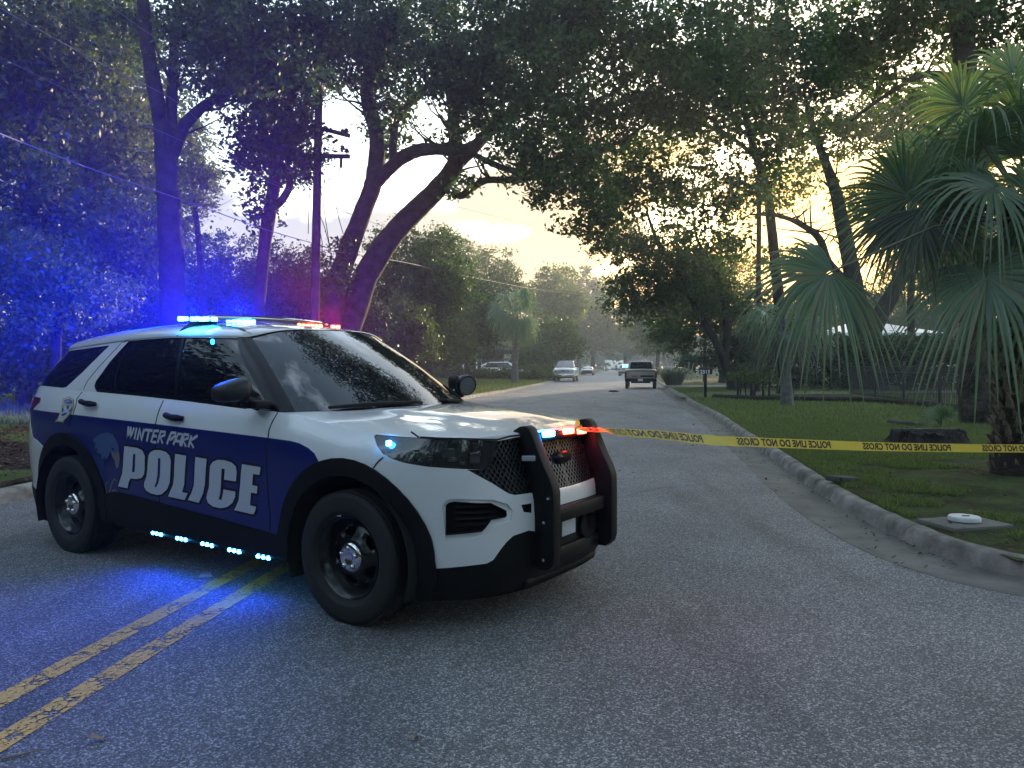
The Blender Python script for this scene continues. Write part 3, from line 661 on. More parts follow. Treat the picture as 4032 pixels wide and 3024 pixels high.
tree('roadside_tree', 'thick tree forking into a wide V above the hedge with the low sun behind it',
  [limb(C7([(1215, 1990, 190), (1205, 1800, 160), (1175, 1640, 110), (1148, 1500, 90), (1115, 1320, 80), (1080, 1150, 70), (1050, 1010, 60), (1000, 860, 46), (940, 700, 34), (900, 540, 22)]), 40, 0), limb(C7([(1215, 1780, 120), (1260, 1680, 92), (1330, 1560, 80), (1395, 1440, 68), (1430, 1300, 56), (1450, 1100, 44), (1480, 900, 32), (1500, 700, 20)]), 40, 1), limb(C7([(1120, 1480, 34), (1010, 1370, 44), (965, 1250, 38), (880, 1180, 30), (760, 1130, 20), (600, 1120, 10)]), 40, -1)],
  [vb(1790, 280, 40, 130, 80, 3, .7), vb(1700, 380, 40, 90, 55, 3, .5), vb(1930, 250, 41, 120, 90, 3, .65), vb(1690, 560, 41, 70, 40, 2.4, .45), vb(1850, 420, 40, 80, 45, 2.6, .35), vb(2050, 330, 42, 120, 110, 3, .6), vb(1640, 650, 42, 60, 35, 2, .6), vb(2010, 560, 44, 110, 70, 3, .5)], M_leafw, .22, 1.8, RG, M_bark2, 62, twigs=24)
tree('pine_tree', 'tall trunk with rough brown bark at the right behind the palm and the stump',
  [limb([(2120, 905, 88), (2112, 840, 78), (2106, 740, 60), (2102, 600, 52), (2098, 450, 48), (2092, 300, 46), (2085, 150, 45), (2078, 30, 42), (2070, -80, 38)], 16.8, 0), limb([(2088, 175, 16), (2000, 160, 13), (1900, 215, 9), (1840, 260, 5)], 16.8, -1), limb([(2092, 160, 14), (2150, 155, 12), (2230, 150, 9)], 16.8, 0)],
  [vb(1960, 50, 17, 130, 90, 1.8), vb(2120, 60, 17.5, 120, 90, 1.8), vb(2210, 170, 17, 70, 60, 1.4, .8), vb(1860, 90, 18, 90, 70, 1.8), vb(1930, 190, 17, 70, 35, 1.2, .5)], M_leaf, .14, 1.9, RG, M_barkp, 63, twigs=8)
tree('roadside_tree', 'bare straight trunk beyond the hedge just right of the wide V tree', [limb([(1969, 800, 17), (1968, 690, 15), (1967, 560, 14), (1966, 440, 13), (1972, 330, 10), (1980, 250, 7)], 43, 0)], [vb(1985, 250, 43, 90, 70, 2.5, .7), vb(1940, 330, 43, 60, 40, 2, .5)], M_leaf, .2, 1.8, RG, M_bark2, 67)
tree('background_tree', 'dense tree behind the right hedge and the white roofed house', [limb([(2050, 760, 14), (2045, 650, 11), (2040, 560, 7)], 62, 0)], [vb(2040, 560, 62, 120, 90, 3), vb(2150, 620, 60, 110, 90, 3), vb(1900, 640, 64, 60, 30, 2.5, .7), vb(2180, 480, 62, 90, 90, 3)], M_leaff, .22, 1.9, MG, M_bark2, 64, .6)
tree('background_tree', 'tree behind the mailbox tree with yellow light coming through', [limb([(1560, 770, 12), (1560, 660, 9), (1556, 560, 6)], 58, 0)], [vb(1560, 600, 58, 90, 70, 3, .8), vb(1660, 690, 60, 80, 50, 3, .9), vb(1480, 640, 60, 80, 70, 3), vb(1740, 690, 62, 60, 40, 2.4, .8)], M_leafw, .21, 1.9, MG, M_bark2, 65, .6)
# unseen crown added over the camera and the road behind it: what the windscreen and bonnet mirror
tree('roadside_tree', 'big spreading oak whose low boughs hang over the road above the view, unseen but mirrored in the windscreen', [(np.array([(8.5, -7, .1), (8.0, -6.5, 3), (6.6, -5, 5.5), (4, -3, 8), (0, 0, 10)], float), np.array([.5, .42, .36, .26, .12]))],
  [(3.0, 2.0, 11.5, 5.0, 4.5, 1.6), (-2.0, -3.0, 11.0, 4.5, 4.5, 1.8), (6.0, -5.0, 9.5, 4, 4, 2.5), (5.5, 12, 12.5, 4.5, 4, 2.0), (1.5, 15, 14.5, 4.5, 4, 2.0), (6, 19, 16, 5, 4, 2.2), (-1.5, 20, 18, 4, 4, 2, .7), (-4, -12, 10, 6, 4, 3), (2, -14, 9, 6, 4, 4), (-9, 2, 12.0, 3, 4, 1.5, .6)], M_leaf, .2, 1.5, RG, M_bark2, 66, .6)
# trees behind the white roofed house hide the sun's disc
for i, (lab, x, y, d, rx, ry) in enumerate((('dense far tree left of the wide V trunk with the sun behind it', 1770, 700, 90, 90, 58), ('dense far tree seen through the wide V trunk', 1890, 690, 96, 90, 60), ('dense far tree right of the wide V trunk', 2010, 690, 92, 90, 66), ('dense far tree above the old pickup and mailbox', 1660, 720, 88, 80, 50))):
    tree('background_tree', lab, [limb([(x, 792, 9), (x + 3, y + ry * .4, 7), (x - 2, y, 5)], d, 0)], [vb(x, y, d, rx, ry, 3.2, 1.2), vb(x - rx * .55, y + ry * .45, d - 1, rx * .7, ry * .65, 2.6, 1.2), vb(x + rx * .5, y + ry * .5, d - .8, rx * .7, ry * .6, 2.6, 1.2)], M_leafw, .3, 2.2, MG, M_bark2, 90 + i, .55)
# far wood closing every gap at the horizon
rngf = np.random.default_rng(77); fb = []
for k in range(120):
    a = -1.25 + 2.5 * k / 119; r = 235 + 60 * rngf.random(); hh = 9 + 6 * rngf.random()
    if abs(a - .36) < .2: hh *= 1.0
    fb.append((r * math.sin(a), r * math.cos(a), hh * .5, 8.5, 6, hh * .62))
quadsP = crown_pts(fb, 1.1, rngf, 2.2, 1.2); quadsP[:, 2] = np.maximum(quadsP[:, 2], .3)
tag(quads_obj('far_wood', leaf_verts(quadsP, 1.1, rngf), 4, M_leaff), kind='stuff')
rb = []
for k in range(56):
    a = 1.5 + 4.05 * k / 55; r = (34 if a < 4.0 else 25) + 8 * rngf.random(); hh = 11 + 6 * rngf.random(); rb.append((r * math.sin(a), r * math.cos(a), hh * .5, 4.5, 4.5, hh * .6))
quadsP = crown_pts(rb, .6, rngf, 2.0, .9); quadsP[:, 2] = np.maximum(quadsP[:, 2], .3)
tag(quads_obj('wood_behind', leaf_verts(quadsP, .6, rngf), 4, M_leafd), kind='stuff')
# ============================================================ police SUV
A_CAR = RAD(33.6)
CAR_X, CAR_Y = -0.392, 5.085
_ca, _sa = math.cos(A_CAR), math.sin(A_CAR)
def c2w(P):
    """car coordinates (x forward, y to its right side, z up; origin below the front axle) -> world"""
    P = np.atleast_2d(P)
    return np.stack([CAR_X + P[:, 0] * _ca - P[:, 1] * _sa, CAR_Y - P[:, 0] * _sa - P[:, 1] * _ca, P[:, 2]], 1)
def w2px(W):
    x = W[:, 0]; y = W[:, 1]; z = W[:, 2] - CAM_H
    d = y * _c - z * _s; v = y * _s + z * _c
    return np.stack([CX + F_PX * x / d, CY - F_PX * v / d], 1)
_O = np.array([-CAR_X * _ca + CAR_Y * _sa, CAR_X * _sa + CAR_Y * _ca, CAM_H])
def carray(px, py, axis, val):
    r = ray(px, py); d = np.array([r[0] * _ca - r[1] * _sa, -r[0] * _sa - r[1] * _ca, r[2]])
    k = (val - _O[axis]) / d[axis]; return _O + k * d
def zm(ox, oy, s): return lambda *P: [(ox + x / s, oy + y / s) for x, y in P]
R1, R2, R3, R5, R6 = zm(60, 1250, 3.16), zm(60, 1675, 3.16), zm(700, 1200, 3.16), zm(1400, 1550, 3.16), zm(1700, 1580, 2.304)
RL, Q1 = zm(400, 1600, 2.765), zm(0, 1150, 1.442)

def catmull_sym(P, n):
    """curve that meets its mirror image (y -> -y) smoothly at both ends"""
    m = lambda p: (p[0], -p[1], p[2])
    return catmull([m(P[1])] + list(P) + [m(P[-2])], n)[n:-n]
# ---- lower body surface: t along the plan outline from the nose round the right side to the tail, z up
_PL = catmull_sym([(.885, 0, 1.075), (.878, .3, 1.072), (.835, .52, 1.067), (.745, .70, 1.063), (.60, .84, 1.062), (.42, .93, 1.067), (.20, .972, 1.078), (0, .985, 1.092),
    (-.3, .99, 1.128), (-.62, .99, 1.168), (-1.4, .99, 1.212), (-2.0, .99, 1.232), (-2.6, .988, 1.25), (-3.1, .98, 1.266), (-3.45, .955, 1.276), (-3.7, .92, 1.278), (-3.88, .85, 1.25),
    (-4.0, .70, 1.2), (-4.06, .4, 1.18), (-4.08, 0, 1.18)], 14)
_PT = np.concatenate([[0], np.cumsum(np.hypot(*np.diff(_PL[:, :2], axis=0).T))])
TMAX = _PT[-1]
def TX(x):
    """t of plan position x (x falls all the way from nose to tail)"""
    return float(np.interp(-x, -_PL[:, 0], _PT))
def ztop(t): return np.interp(t, _PT, _PL[:, 2])
def mirrored(U, m):
    """past either end the surface goes on as its mirror image"""
    U = np.asarray(U, float); s = np.where((U < 0) | (U > m), -1.0, 1.0)
    return np.where(U > m, 2 * m - U, np.abs(U)), s
def LS(U, Z):
    U, sgn_ = mirrored(U, TMAX); Z = np.asarray(Z, float)
    x, y, zt = (np.interp(U, _PT, _PL[:, i]) for i in range(3))
    ml = np.interp(Z, [.15, .19, .30, .42, .47, .53, .65, .80, .95, 1.3], [.94, .95, .967, .982, .978, .976, .988, 1, 1.004, 1.004])
    c = np.interp(x, [-4.1, -3.5, -2.6, -.6, 0, .35, .6, .9], [.06, .07, .076, .076, .095, .075, .04, .03])
    k = np.clip((.24 - (zt - Z)) / .24, 0, 1)
    y = y * ml * (1 - c * k ** 2)
    wf = np.clip(x / .88, 0, 1) ** 2.5
    x = x + wf * np.interp(Z, [.19, .3, .42, .62, .72, .9, 1.0, 1.08], [-.05, .02, .03, .025, .015, -.045, -.066, -.080])
    wr = np.clip((-x - 3.3) / .78, 0, 1) ** 1.5
    x = x + wr * np.interp(Z, [.19, .35, .6, .75, .9, 1.3], [.12, .05, -.02, -.015, .03, .10])
    return np.stack([x, y * sgn_, Z], -1)
# ---- greenhouse: q along the belt, r*0.5 up to the roof edge
_GB = catmull_sym([(-.27, 0, 1.168), (-.30, .30, 1.168), (-.39, .60, 1.168), (-.564, .855, 1.172), (-.68, .908, 1.176), (-1.4, .915, 1.212), (-2.0, .915, 1.232), (-2.6, .912, 1.25), (-3.2, .893, 1.268), (-3.66, .848, 1.278), (-3.85, .75, 1.26), (-3.95, .4, 1.22), (-3.97, 0, 1.22)], 10)
_GT = catmull_sym([(-1.10, 0, 1.712), (-1.115, .25, 1.708), (-1.165, .46, 1.690), (-1.245, .640, 1.645), (-1.33, .69, 1.645), (-1.9, .715, 1.660), (-2.3, .715, 1.656), (-2.62, .708, 1.645), (-3.2, .665, 1.617), (-3.70, .60, 1.592), (-3.74, .52, 1.587), (-3.77, .3, 1.585), (-3.78, 0, 1.585)], 10)
_GQ = np.concatenate([[0], np.cumsum(np.linalg.norm(np.diff(_GB, axis=0), axis=1))])
QMAX = _GQ[-1]
def QI(i): return float(_GQ[min(int(round(i * 10)), len(_GQ) - 1)])
def GS(U, V):
    U, sgn_ = mirrored(U, QMAX); r = np.clip(np.asarray(V, float) / .5, -.05, 1.05)[..., None]
    b = np.stack([np.interp(U, _GQ, _GB[:, i]) for i in range(3)], -1)
    a = np.stack([np.interp(U, _GQ, _GT[:, i]) for i in range(3)], -1)
    p = b + (a - b) * r
    bul = (4 * r * (1 - r))[..., 0]
    side = np.clip((U - QI(2.6)) / .3, 0, 1)
    p[..., 1] += bul * .022 * side
    p[..., 0] += bul * .018 * (1 - side); p[..., 2] += bul * .022 * (1 - side)
    p[..., 1] *= sgn_
    return p
def snorm(S, U, V, e=2e-3):
    n = np.cross(S(U + e, V) - S(U - e, V), S(U, V + e) - S(U, V - e))
    return n / (np.linalg.norm(n, axis=-1, keepdims=True) + 1e-12)
_grid = {}
def inv(S, px, u0, u1, v0, v1, nu=400, nv=110):
    """photo pixels -> surface coordinates (the point of the surface seen through each pixel)"""
    key = (S.__name__, u0, u1)
    if key not in _grid:
        U, V = np.meshgrid(np.linspace(u0, u1, nu), np.linspace(v0, v1, nv), indexing='ij')
        P = S(U, V).reshape(-1, 3); n = snorm(S, U, V).reshape(-1, 3)
        vis = ((_O - P) * n).sum(1)
        if (vis > 0).mean() < 0.5: vis = -vis if False else vis
        ctr = np.array([-1.5, 0, .8]); sgn = np.sign(((P - ctr) * n).sum(1).mean())
        _grid[key] = (U.ravel(), V.ravel(), w2px(c2w(P)), vis * sgn > 0)
    U, V, X, vis = _grid[key]
    out = []
    for p in px:
        d = ((X - np.array(p)) ** 2).sum(1); d = np.where(vis, d, 1e12)
        i = int(d.argmin()); u, v = U[i], V[i]
        for _ in range(6):
            f = lambda a, b: w2px(c2w(S(np.array([a]), np.array([b]))))[0]
            e = 1e-3; x0 = f(u, v)
            J = np.stack([(f(u + e, v) - x0) / e, (f(u, v + e) - x0) / e], 1)
            du = np.linalg.lstsq(J, np.array(p) - x0, rcond=1e-3)[0]
            du = np.clip(du, -.05, .05)
            u = min(max(u + du[0], u0), u1); v = min(max(v + du[1], v0), v1)
        out.append((float(u), float(v)))
    return out
def LI(px): return inv(LS, px, 0.0, TMAX, .15, 1.27)
def GI(px): return inv(GS, px, 0.0, QMAX, -0.02, .5)

class Parts:
    """faces gathered per part of the car; each part becomes one mesh"""
    def __init__(s): s.d = {}
    def get(s, n): return s.d.setdefault(n, MB())
CP = Parts()
def patch(S, domain, regions, res):
    dom = np.asarray(domain, float)
    lo, hi = dom.min(0), dom.max(0)
    verts, edges = [], []
    def addpoly(poly):
        poly = np.asarray(poly, float); n = len(poly); ids = []
        for i in range(n):
            a, b = poly[i], poly[(i + 1) % n]
            k = max(1, int(np.ceil(np.hypot(*(b - a)) / (res * .8))))
            for j in range(k): ids.append(len(verts)); verts.append(tuple(a + (b - a) * j / k))
        edges.extend((ids[i], ids[(i + 1) % len(ids)]) for i in range(len(ids)))
    addpoly(dom)
    for r in regions: addpoly(r[2])
    for iu in np.arange(lo[0], hi[0], res):
        for iv in np.arange(lo[1], hi[1], res):
            verts.append((iu + res * .37, iv + res * .41))
    vo, eo, fo, *_ = delaunay_2d_cdt([Vector(v) for v in verts], edges, [], 0, 1e-5)
    V = np.array([(v.x, v.y) for v in vo]); Fc = np.array([f for f in fo if len(f) == 3])
    cen = V[Fc].mean(1)
    keep = pip(cen, dom)
    lab = np.full(len(Fc), -1)
    for i, r in enumerate(regions): lab[pip(cen, r[2])] = i
    Fc, lab = Fc[keep], lab[keep]
    nrm = snorm(S, V[:, 0], V[:, 1]); P0 = S(V[:, 0], V[:, 1])
    ctr = P0.mean(0) - np.array([0, .6, 0]); 
    if ((P0 - np.array([-1.5, 0, .8])) * nrm).sum(1).mean() < 0: nrm = -nrm
    groups = {}
    for i, r in enumerate(regions):
        if r[0] is None: continue
        groups.setdefault((r[0], r[3]), []).append(i)
    for (part, off), ids in groups.items():
        sel = np.isin(lab, ids)
        if not sel.any(): continue
        f = Fc[sel]; ms = [regions[k][1] for k in lab[sel]]
        used, idx = np.unique(f, return_inverse=True); f2 = idx.reshape(-1, 3)
        P = P0[used] + nrm[used] * off
        mb = CP.get(part); b = len(mb.v)
        mb.v += [tuple(p) for p in P]
        # outward winding
        a_, b_, c_ = P[f2[:, 0]], P[f2[:, 1]], P[f2[:, 2]]
        flip = (np.cross(b_ - a_, c_ - a_) * nrm[used][f2[:, 0]]).sum(1) < 0
        f2 = np.where(flip[:, None], f2[:, ::-1], f2)
        mb.f += [tuple(int(b + i) for i in q) for q in f2]; mb.m += ms
        if off != 0:
            ed = {}
            for q, m_ in zip(f2, ms):
                for i in range(3):
                    e = (int(q[i]), int(q[(i + 1) % 3])); k = (min(e), max(e)); ed.setdefault(k, []).append((e, m_))
            base = off if off > 0 else 0.0
            Q = P0[used] + nrm[used] * (-0.012 if off > 0 else 0.0)
            b2 = len(mb.v); mb.v += [tuple(p) for p in Q]
            for k, l in ed.items():
                if len(l) == 1 and not (abs(P[k[0]][1]) < 1.5e-3 and abs(P[k[1]][1]) < 1.5e-3):   # no rim along the centre line
                    (i, j), m_ = l[0]
                    mb.f.append((b + j, b + i, b2 + i, b2 + j)); mb.m.append(m_)
def strip(S, line, w, off, part, m=0, dens=.03, thick=0.004):
    """narrow raised strip that follows the surface along a uv line"""
    L_ = [np.asarray(line[0], float)]
    for a, b in zip(line[:-1], line[1:]):
        a, b = np.asarray(a, float), np.asarray(b, float); k = max(1, int(np.hypot(*(b - a)) / dens))
        for j in range(1, k + 1): L_.append(a + (b - a) * j / k)
    L_ = np.array(L_); P = S(L_[:, 0], L_[:, 1]); n = snorm(S, L_[:, 0], L_[:, 1])
    if ((P - np.array([-1.5, 0, .8])) * n).sum(1).mean() < 0: n = -n
    t = np.gradient(P, axis=0); t /= np.linalg.norm(t, axis=1, keepdims=True) + 1e-12
    s_ = np.cross(n, t)
    A, B = P + n * off + s_ * w / 2, P + n * off - s_ * w / 2
    A2, B2 = A - n * thick, B - n * thick
    mb = CP.get(part); k = len(P); b = len(mb.v)
    mb.v += [tuple(p) for p in np.concatenate([A, B, A2, B2])]
    for i in range(k - 1):
        for (p, q) in ((0, k), (k, 3 * k), (2 * k, 0)):
            mb.f.append((b + p + i, b + p + i + 1, b + q + i + 1, b + q + i)); mb.m.append(m)
def decal(S, poly, off, part, m=0, holes=(), res=.03):
    """flat lettering or emblem laid on the surface"""
    verts, edges = [], []
    def addp(pl):
        ids = []
        for i in range(len(pl)):
            a, b = np.asarray(pl[i]), np.asarray(pl[(i + 1) % len(pl)]); k = max(1, int(np.hypot(*(b - a)) / res))
            for j in range(k): ids.append(len(verts)); verts.append(tuple(a + (b - a) * j / k))
        edges.extend((ids[i], ids[(i + 1) % len(ids)]) for i in range(len(ids)))
    addp(poly)
    for h in holes: addp(h)
    vo, eo, fo, *_ = delaunay_2d_cdt([Vector(v) for v in verts], edges, [], 0, 1e-6)
    V = np.array([(v.x, v.y) for v in vo]); Fc = np.array([f for f in fo if len(f) == 3]); cen = V[Fc].mean(1)
    k = pip(cen, poly)
    for h in holes: k &= ~pip(cen, h)
    P = S(V[:, 0], V[:, 1]); n = snorm(S, V[:, 0], V[:, 1])
    if ((P - np.array([-1.5, 0, .8])) * n).sum(1).mean() < 0: n = -n
    CP.get(part).add(P + n * off, [tuple(map(int, f)) for f in Fc[k]], m)

# ---- materials
M_white = mat('car_white_paint', (.80, .81, .82), .22, coat=1.0)
M_navy = mat('car_navy_wrap', (.003, .012, .14), .32, coat=.3)  # navy wrap made bluer, with blue lamp glare mixed into the colour
M_plast = mat('black_plastic', (.006, .006, .007), .6, spec=.22, bump=.05, bscale=300)
M_gblack = mat('gloss_black', (.005, .005, .006), .28, spec=.25)
M_glass = mat('tinted_glass', (.003, .004, .007), .02, spec=.5)
M_wind = mat('windscreen_glass', (.006, .007, .010), .015, spec=.7, coat=.4)
M_lamp = mat('headlight_lens', (.02, .022, .026), .03, coat=1.0)
M_chrome = mat('chrome', (.75, .75, .76), .08, metal=1)
M_steel = mat('black_steel', (.006, .006, .007), .26, coat=.15)
M_tail = mat('tail_lamp_red', (.16, .005, .008), .08, coat=1.0)
M_silver = mat('reflective_letters', (.55, .58, .62), .35)
M_dark = mat('underbody', (.006, .006, .006), .9)
M_gap = mat('panel_gap', (.01, .01, .012), .8)
M_bar = mat('bar_powder_coat', (.004, .004, .005), .5, spec=.22, bump=.04, bscale=500)
M_blue = mat('blue_lamp', (.02, .1, .5), .2, emit=(.02, .36, 1.0), estr=13)
M_red = mat('red_lamp', (.5, .02, .02), .2, emit=(1.0, .035, .015), estr=9)
M_bluelens = mat('blue_lens', (.01, .03, .25), .08, coat=1.0)
M_smoke = mat('smoked_lens', (.02, .02, .03), .1, coat=1.0)
M_mirror = mat('mirror_cap', (.008, .008, .010), .5)
M_redlens = mat('red_lens', (.25, .01, .01), .08, coat=1.0)
M_eag1 = mat('eagle_white', (.05, .10, .24), .4)
M_eag2 = mat('eagle_brown', (.012, .028, .07), .45)
M_eag3 = mat('eagle_beak', (.18, .17, .16), .4)
M_gold = mat('badge_gold', (.55, .42, .14), .4)
M_bblue = mat('badge_blue', (.03, .08, .35), .4)

_CM = [M_white, M_navy, M_plast, M_gblack, M_glass, M_wind, M_lamp, M_chrome, M_tail, M_silver, M_gap, M_eag1, M_eag2, M_eag3, M_gold, M_bblue, M_dark, M_mirror]
WHITE, NAVY, PLAST, GBLACK, GLASS, WIND, LAMP, CHROME, TAIL, SILVER, GAP, EAG1, EAG2, EAG3, GOLD, BBLUE, DARK, MIRR = range(18)

# ---- lower body panels
dom = [(t, ztop(t)) for t in np.linspace(0, TMAX, 160)] + [(TMAX, .19), (0, .19)]
def rect(x0, x1, z0, z1): return [(TX(x0), z0), (TX(x1), z0), (TX(x1), z1), (TX(x0), z1)]
ZA = .372
def disc(x, r, a0=0, n=44): return [(TX(x) - 0 * 0 + 0 if False else TX(x) + r * math.cos(2 * math.pi * i / n), ZA + r * math.sin(2 * math.pi * i / n)) for i in range(n)]
_paint_top = LI(R1((225, 1145), (550, 1187), (1000, 1240), (1400, 1285), (1760, 1328)) + R3((0, 1518), (600, 1590), (1125, 1655)) + Q1((1650, 845), (1700, 858), (1750, 885), (1785, 915), (1806, 955)))
_rearb = LI(R1((270, 1525), (220, 1485), (190, 1300), (168, 1185)))
navy = _paint_top + [(TX(0), .6), (TX(0), .25), (TX(-3.4), .25), (TX(-3.4), .6)] + _rearb
rear_bumper = _rearb[::-1][:4] + [(TX(-3.42), .8), (TX(-3.42), .19), (TMAX, .19), (TMAX, .85), (TX(-3.98), .85)]
head = LI(R5((230, 525), (260, 508), (400, 520), (620, 538), (800, 550), (1300, 572), (1770, 585), (1750, 700), (1700, 850), (1640, 930), (1590, 950), (1380, 940), (1100, 925), (900, 910), (600, 860), (450, 810), (340, 750), (270, 650)))
_gl = LI(R5((1765, 590), (1700, 850), (1640, 930), (1590, 950), (1385, 945), (1440, 975), (1560, 1040), (1700, 1115), (1800, 1180), (1900, 1240), (1980, 1262)))
grille = [(0, 1.052)] + [(t, 1.050) for t in (.15, .3, .45)] + _gl + [(.30, .742), (.12, .735), (0, .733)]
fog = LI(R6((125, 950), (150, 925), (200, 912), (540, 925), (640, 972), (678, 992), (682, 1040), (660, 1060), (540, 1082), (490, 1150), (450, 1190), (300, 1208), (125, 1222)))
fogrim = LI(R6((95, 945), (125, 905), (190, 885), (560, 893), (690, 935), (735, 990), (725, 1075), (560, 1140), (500, 1200), (440, 1235), (300, 1252), (128, 1265)))
notch = LI(R6((812, 940), (905, 925), (905, 1012), (835, 1005)))
val = [(TX(.24), .345)] + LI(R6((420, 1482), (500, 1472), (560, 1438), (620, 1350), (680, 1275), (740, 1220), (880, 1172))) + [(.38, .52), (.38, .640), (0, .640), (0, .19), (TX(.24), .19)]
tail = LI(R1((190, 985), (318, 1000), (312, 1050), (225, 1142), (168, 1185), (125, 1300), (112, 1290), (112, 1060), (150, 1000)))
sk_z = [(-2.60, .31), (-2.52, .50), (-2.35, .535), (-1.9, .515), (-1.2, .475), (-.72, .445), (-.52, .43), (-.50, .31), (-.55, .30), (-2.5, .30)]
skirt = [(TX(x), z) for x, z in sk_z]
regs = [
    ('front_bumper', WHITE, rect(1.0, .20, .15, 1.3), 0), ('fender', WHITE, rect(.22, -.63, .15, 1.4), 0), ('front_door', WHITE, rect(-.63, -1.80, .15, 1.4), 0),
    ('rear_door', WHITE, rect(-1.80, -2.90, .15, 1.4), 0), ('quarter_panel', WHITE, rect(-2.90, -4.2, .15, 1.4), 0)]
# navy paint belongs to the panel it is on
regs2 = [('hood', WHITE, [(0, 1.0), (0, 1.2), (TX(.28), 1.2), (TX(.37), 1.0)], 0)]
def clipx(poly, x0, x1):
    """keep the part of a uv polygon between two t values (Sutherland-Hodgman)"""
    lo, hi = TX(x0), TX(x1); out = [tuple(p) for p in poly]
    for lim, sg in ((lo, 1), (hi, -1)):
        res = []
        for i in range(len(out)):
            a, b = out[i], out[(i + 1) % len(out)]; ia, ib = sg * (a[0] - lim) >= 0, sg * (b[0] - lim) >= 0
            if ia: res.append(a)
            if ia != ib:
                k = (lim - a[0]) / (b[0] - a[0]); res.append((lim, a[1] + k * (b[1] - a[1])))
        out = res
    return out
for nm, x0, x1 in (('fender', .22, -.63), ('front_door', -.63, -1.80), ('rear_door', -1.80, -2.90), ('quarter_panel', -2.90, -4.2)):
    regs2.append((nm, NAVY, clipx(navy, x0, x1), 0))
regs2 += [('rear_bumper', WHITE, rear_bumper, .004), ('rear_bumper', PLAST, [(TX(-3.3), .19), (TX(-3.3), .40), (TX(-3.9), .46), (TMAX, .50), (TMAX, .19)], .008),
    ('front_bumper', PLAST, val, -.012), ('side_skirt', PLAST, skirt, .012),
    ('wheel_arch_trim', PLAST, disc(0, .563), .016), (None, 0, disc(0, .470), 0), ('rear_wheel_arch_trim', PLAST, disc(-3.025, .563), .016), (None, 0, disc(-3.025, .470), 0),
    ('grille', GAP, grille, -.035), ('headlight', LAMP, head, -.004), ('front_bumper', WHITE, fogrim, -.012), ('fog_pocket', PLAST, fog, -.06), ('fog_pocket', GAP, notch, -.04), ('tail_light', TAIL, tail, .006)]
regs2 = [r for r in regs2 if len(r[2]) > 2]
# the wheel openings are open down to the bottom edge
for ax in (0, -3.025): regs2.append((None, 0, [(TX(ax) - .455, .19), (TX(ax) + .455, .19), (TX(ax) + .44, .30), (TX(ax) - .44, .30)], 0))
regs2.append((None, 0, rect(-.40, -2.64, .15, .302), 0))
patch(LS, dom, regs + regs2, .055)
# ---- greenhouse panels
dlo_b = R1((1415, 292), (1300, 415), (1180, 550), (1080, 690), (1005, 790), (985, 850), (1000, 905), (1040, 925), (1500, 965), (2212, 1045))
dlo_f = R3((300, 1220), (880, 1298), (1165, 1315))
dlo_p = R3((980, 1000), (880, 830), (800, 660), (755, 500), (752, 408), (400, 400), (80, 402)) + R1((2025, 243))
DLO = GI(dlo_b + dlo_f + dlo_p)
DLO = [(q, min(max(r, .004), .492)) for q, r in DLO]
aedge = GI(R3((1165, 1315), (980, 1000), (880, 830), (800, 660), (755, 500), (752, 408)))
apil = [(QI(3) - .012, -.0), (QI(3) - .012, .5)] + [(aedge[-1][0], .5)] + aedge[::-1] + [(aedge[0][0], -.0)]
qwin = GI(R1((1165, 358), (1000, 520), (850, 670), (720, 790), (640, 862), (590, 880), (480, 870), (345, 850)))
qwin = [(q, min(max(r, .006), .48)) for q, r in qwin]
qwin = qwin + [(QI(9.6), qwin[-1][1]), (QI(10.3), .05), (QMAX, .05), (QMAX, .47), (QI(9.3), .47), (qwin[0][0], .47)]
gdom = [(q, 0) for q in np.linspace(0, QMAX, 60)] + [(QMAX, .5), (0, .5)]
s1 = GI(R1((1410, 330), (1225, 905))); s2 = GI(R1((2085, 250), (1985, 1010)))
def qclip(poly, q0, q1):
    out = [tuple(p) for p in poly]
    for (a0, a1), sg in ((q0, 1), (q1, -1)):
        res = []
        ins = lambda p: sg * (p[0] - (a0[0] + (a1[0] - a0[0]) * (p[1] - a0[1]) / (a1[1] - a0[1])))
        for i in range(len(out)):
            a, b = out[i], out[(i + 1) % len(out)]; fa, fb = ins(a), ins(b)
            if fa >= 0: res.append(a)
            if fa * fb < 0: k = fa / (fa - fb); res.append((a[0] + k * (b[0] - a[0]), a[1] + k * (b[1] - a[1])))
        out = res
    return out
BIG0, BIG1 = ((-9, 0), (-9, .5)), ((99, 0), (99, .5))
ln = lambda s_, d: ((s_[1][0] + d, s_[1][1]), (s_[0][0] + d, s_[0][1]))
gregs = [('body_pillar', WHITE, [(QI(3) - .02, 0), (QMAX, 0), (QMAX, .5), (QI(3) - .02, .5)], 0), ('windshield', WIND, [(0, 0), (QI(3) - .012, 0), (QI(3) - .012, .5), (0, .5)], -.003),
    ('windshield_pillar', GBLACK, apil, .003), ('window_trim', GBLACK, DLO, -.004),
    ('front_side_window', GLASS, qclip(DLO, BIG0, ln(s2, -.025)), -.008), ('rear_side_window', GLASS, qclip(DLO, ln(s2, .025), ln(s1, -.012)), -.008), ('vent_window', GLASS, qclip(DLO, ln(s1, .012), BIG1), -.008),
    ('rear_window', GLASS, qwin, -.006)]
gregs = [g for g in gregs if len(g[2]) > 2]
patch(GS, gdom, gregs, .05)
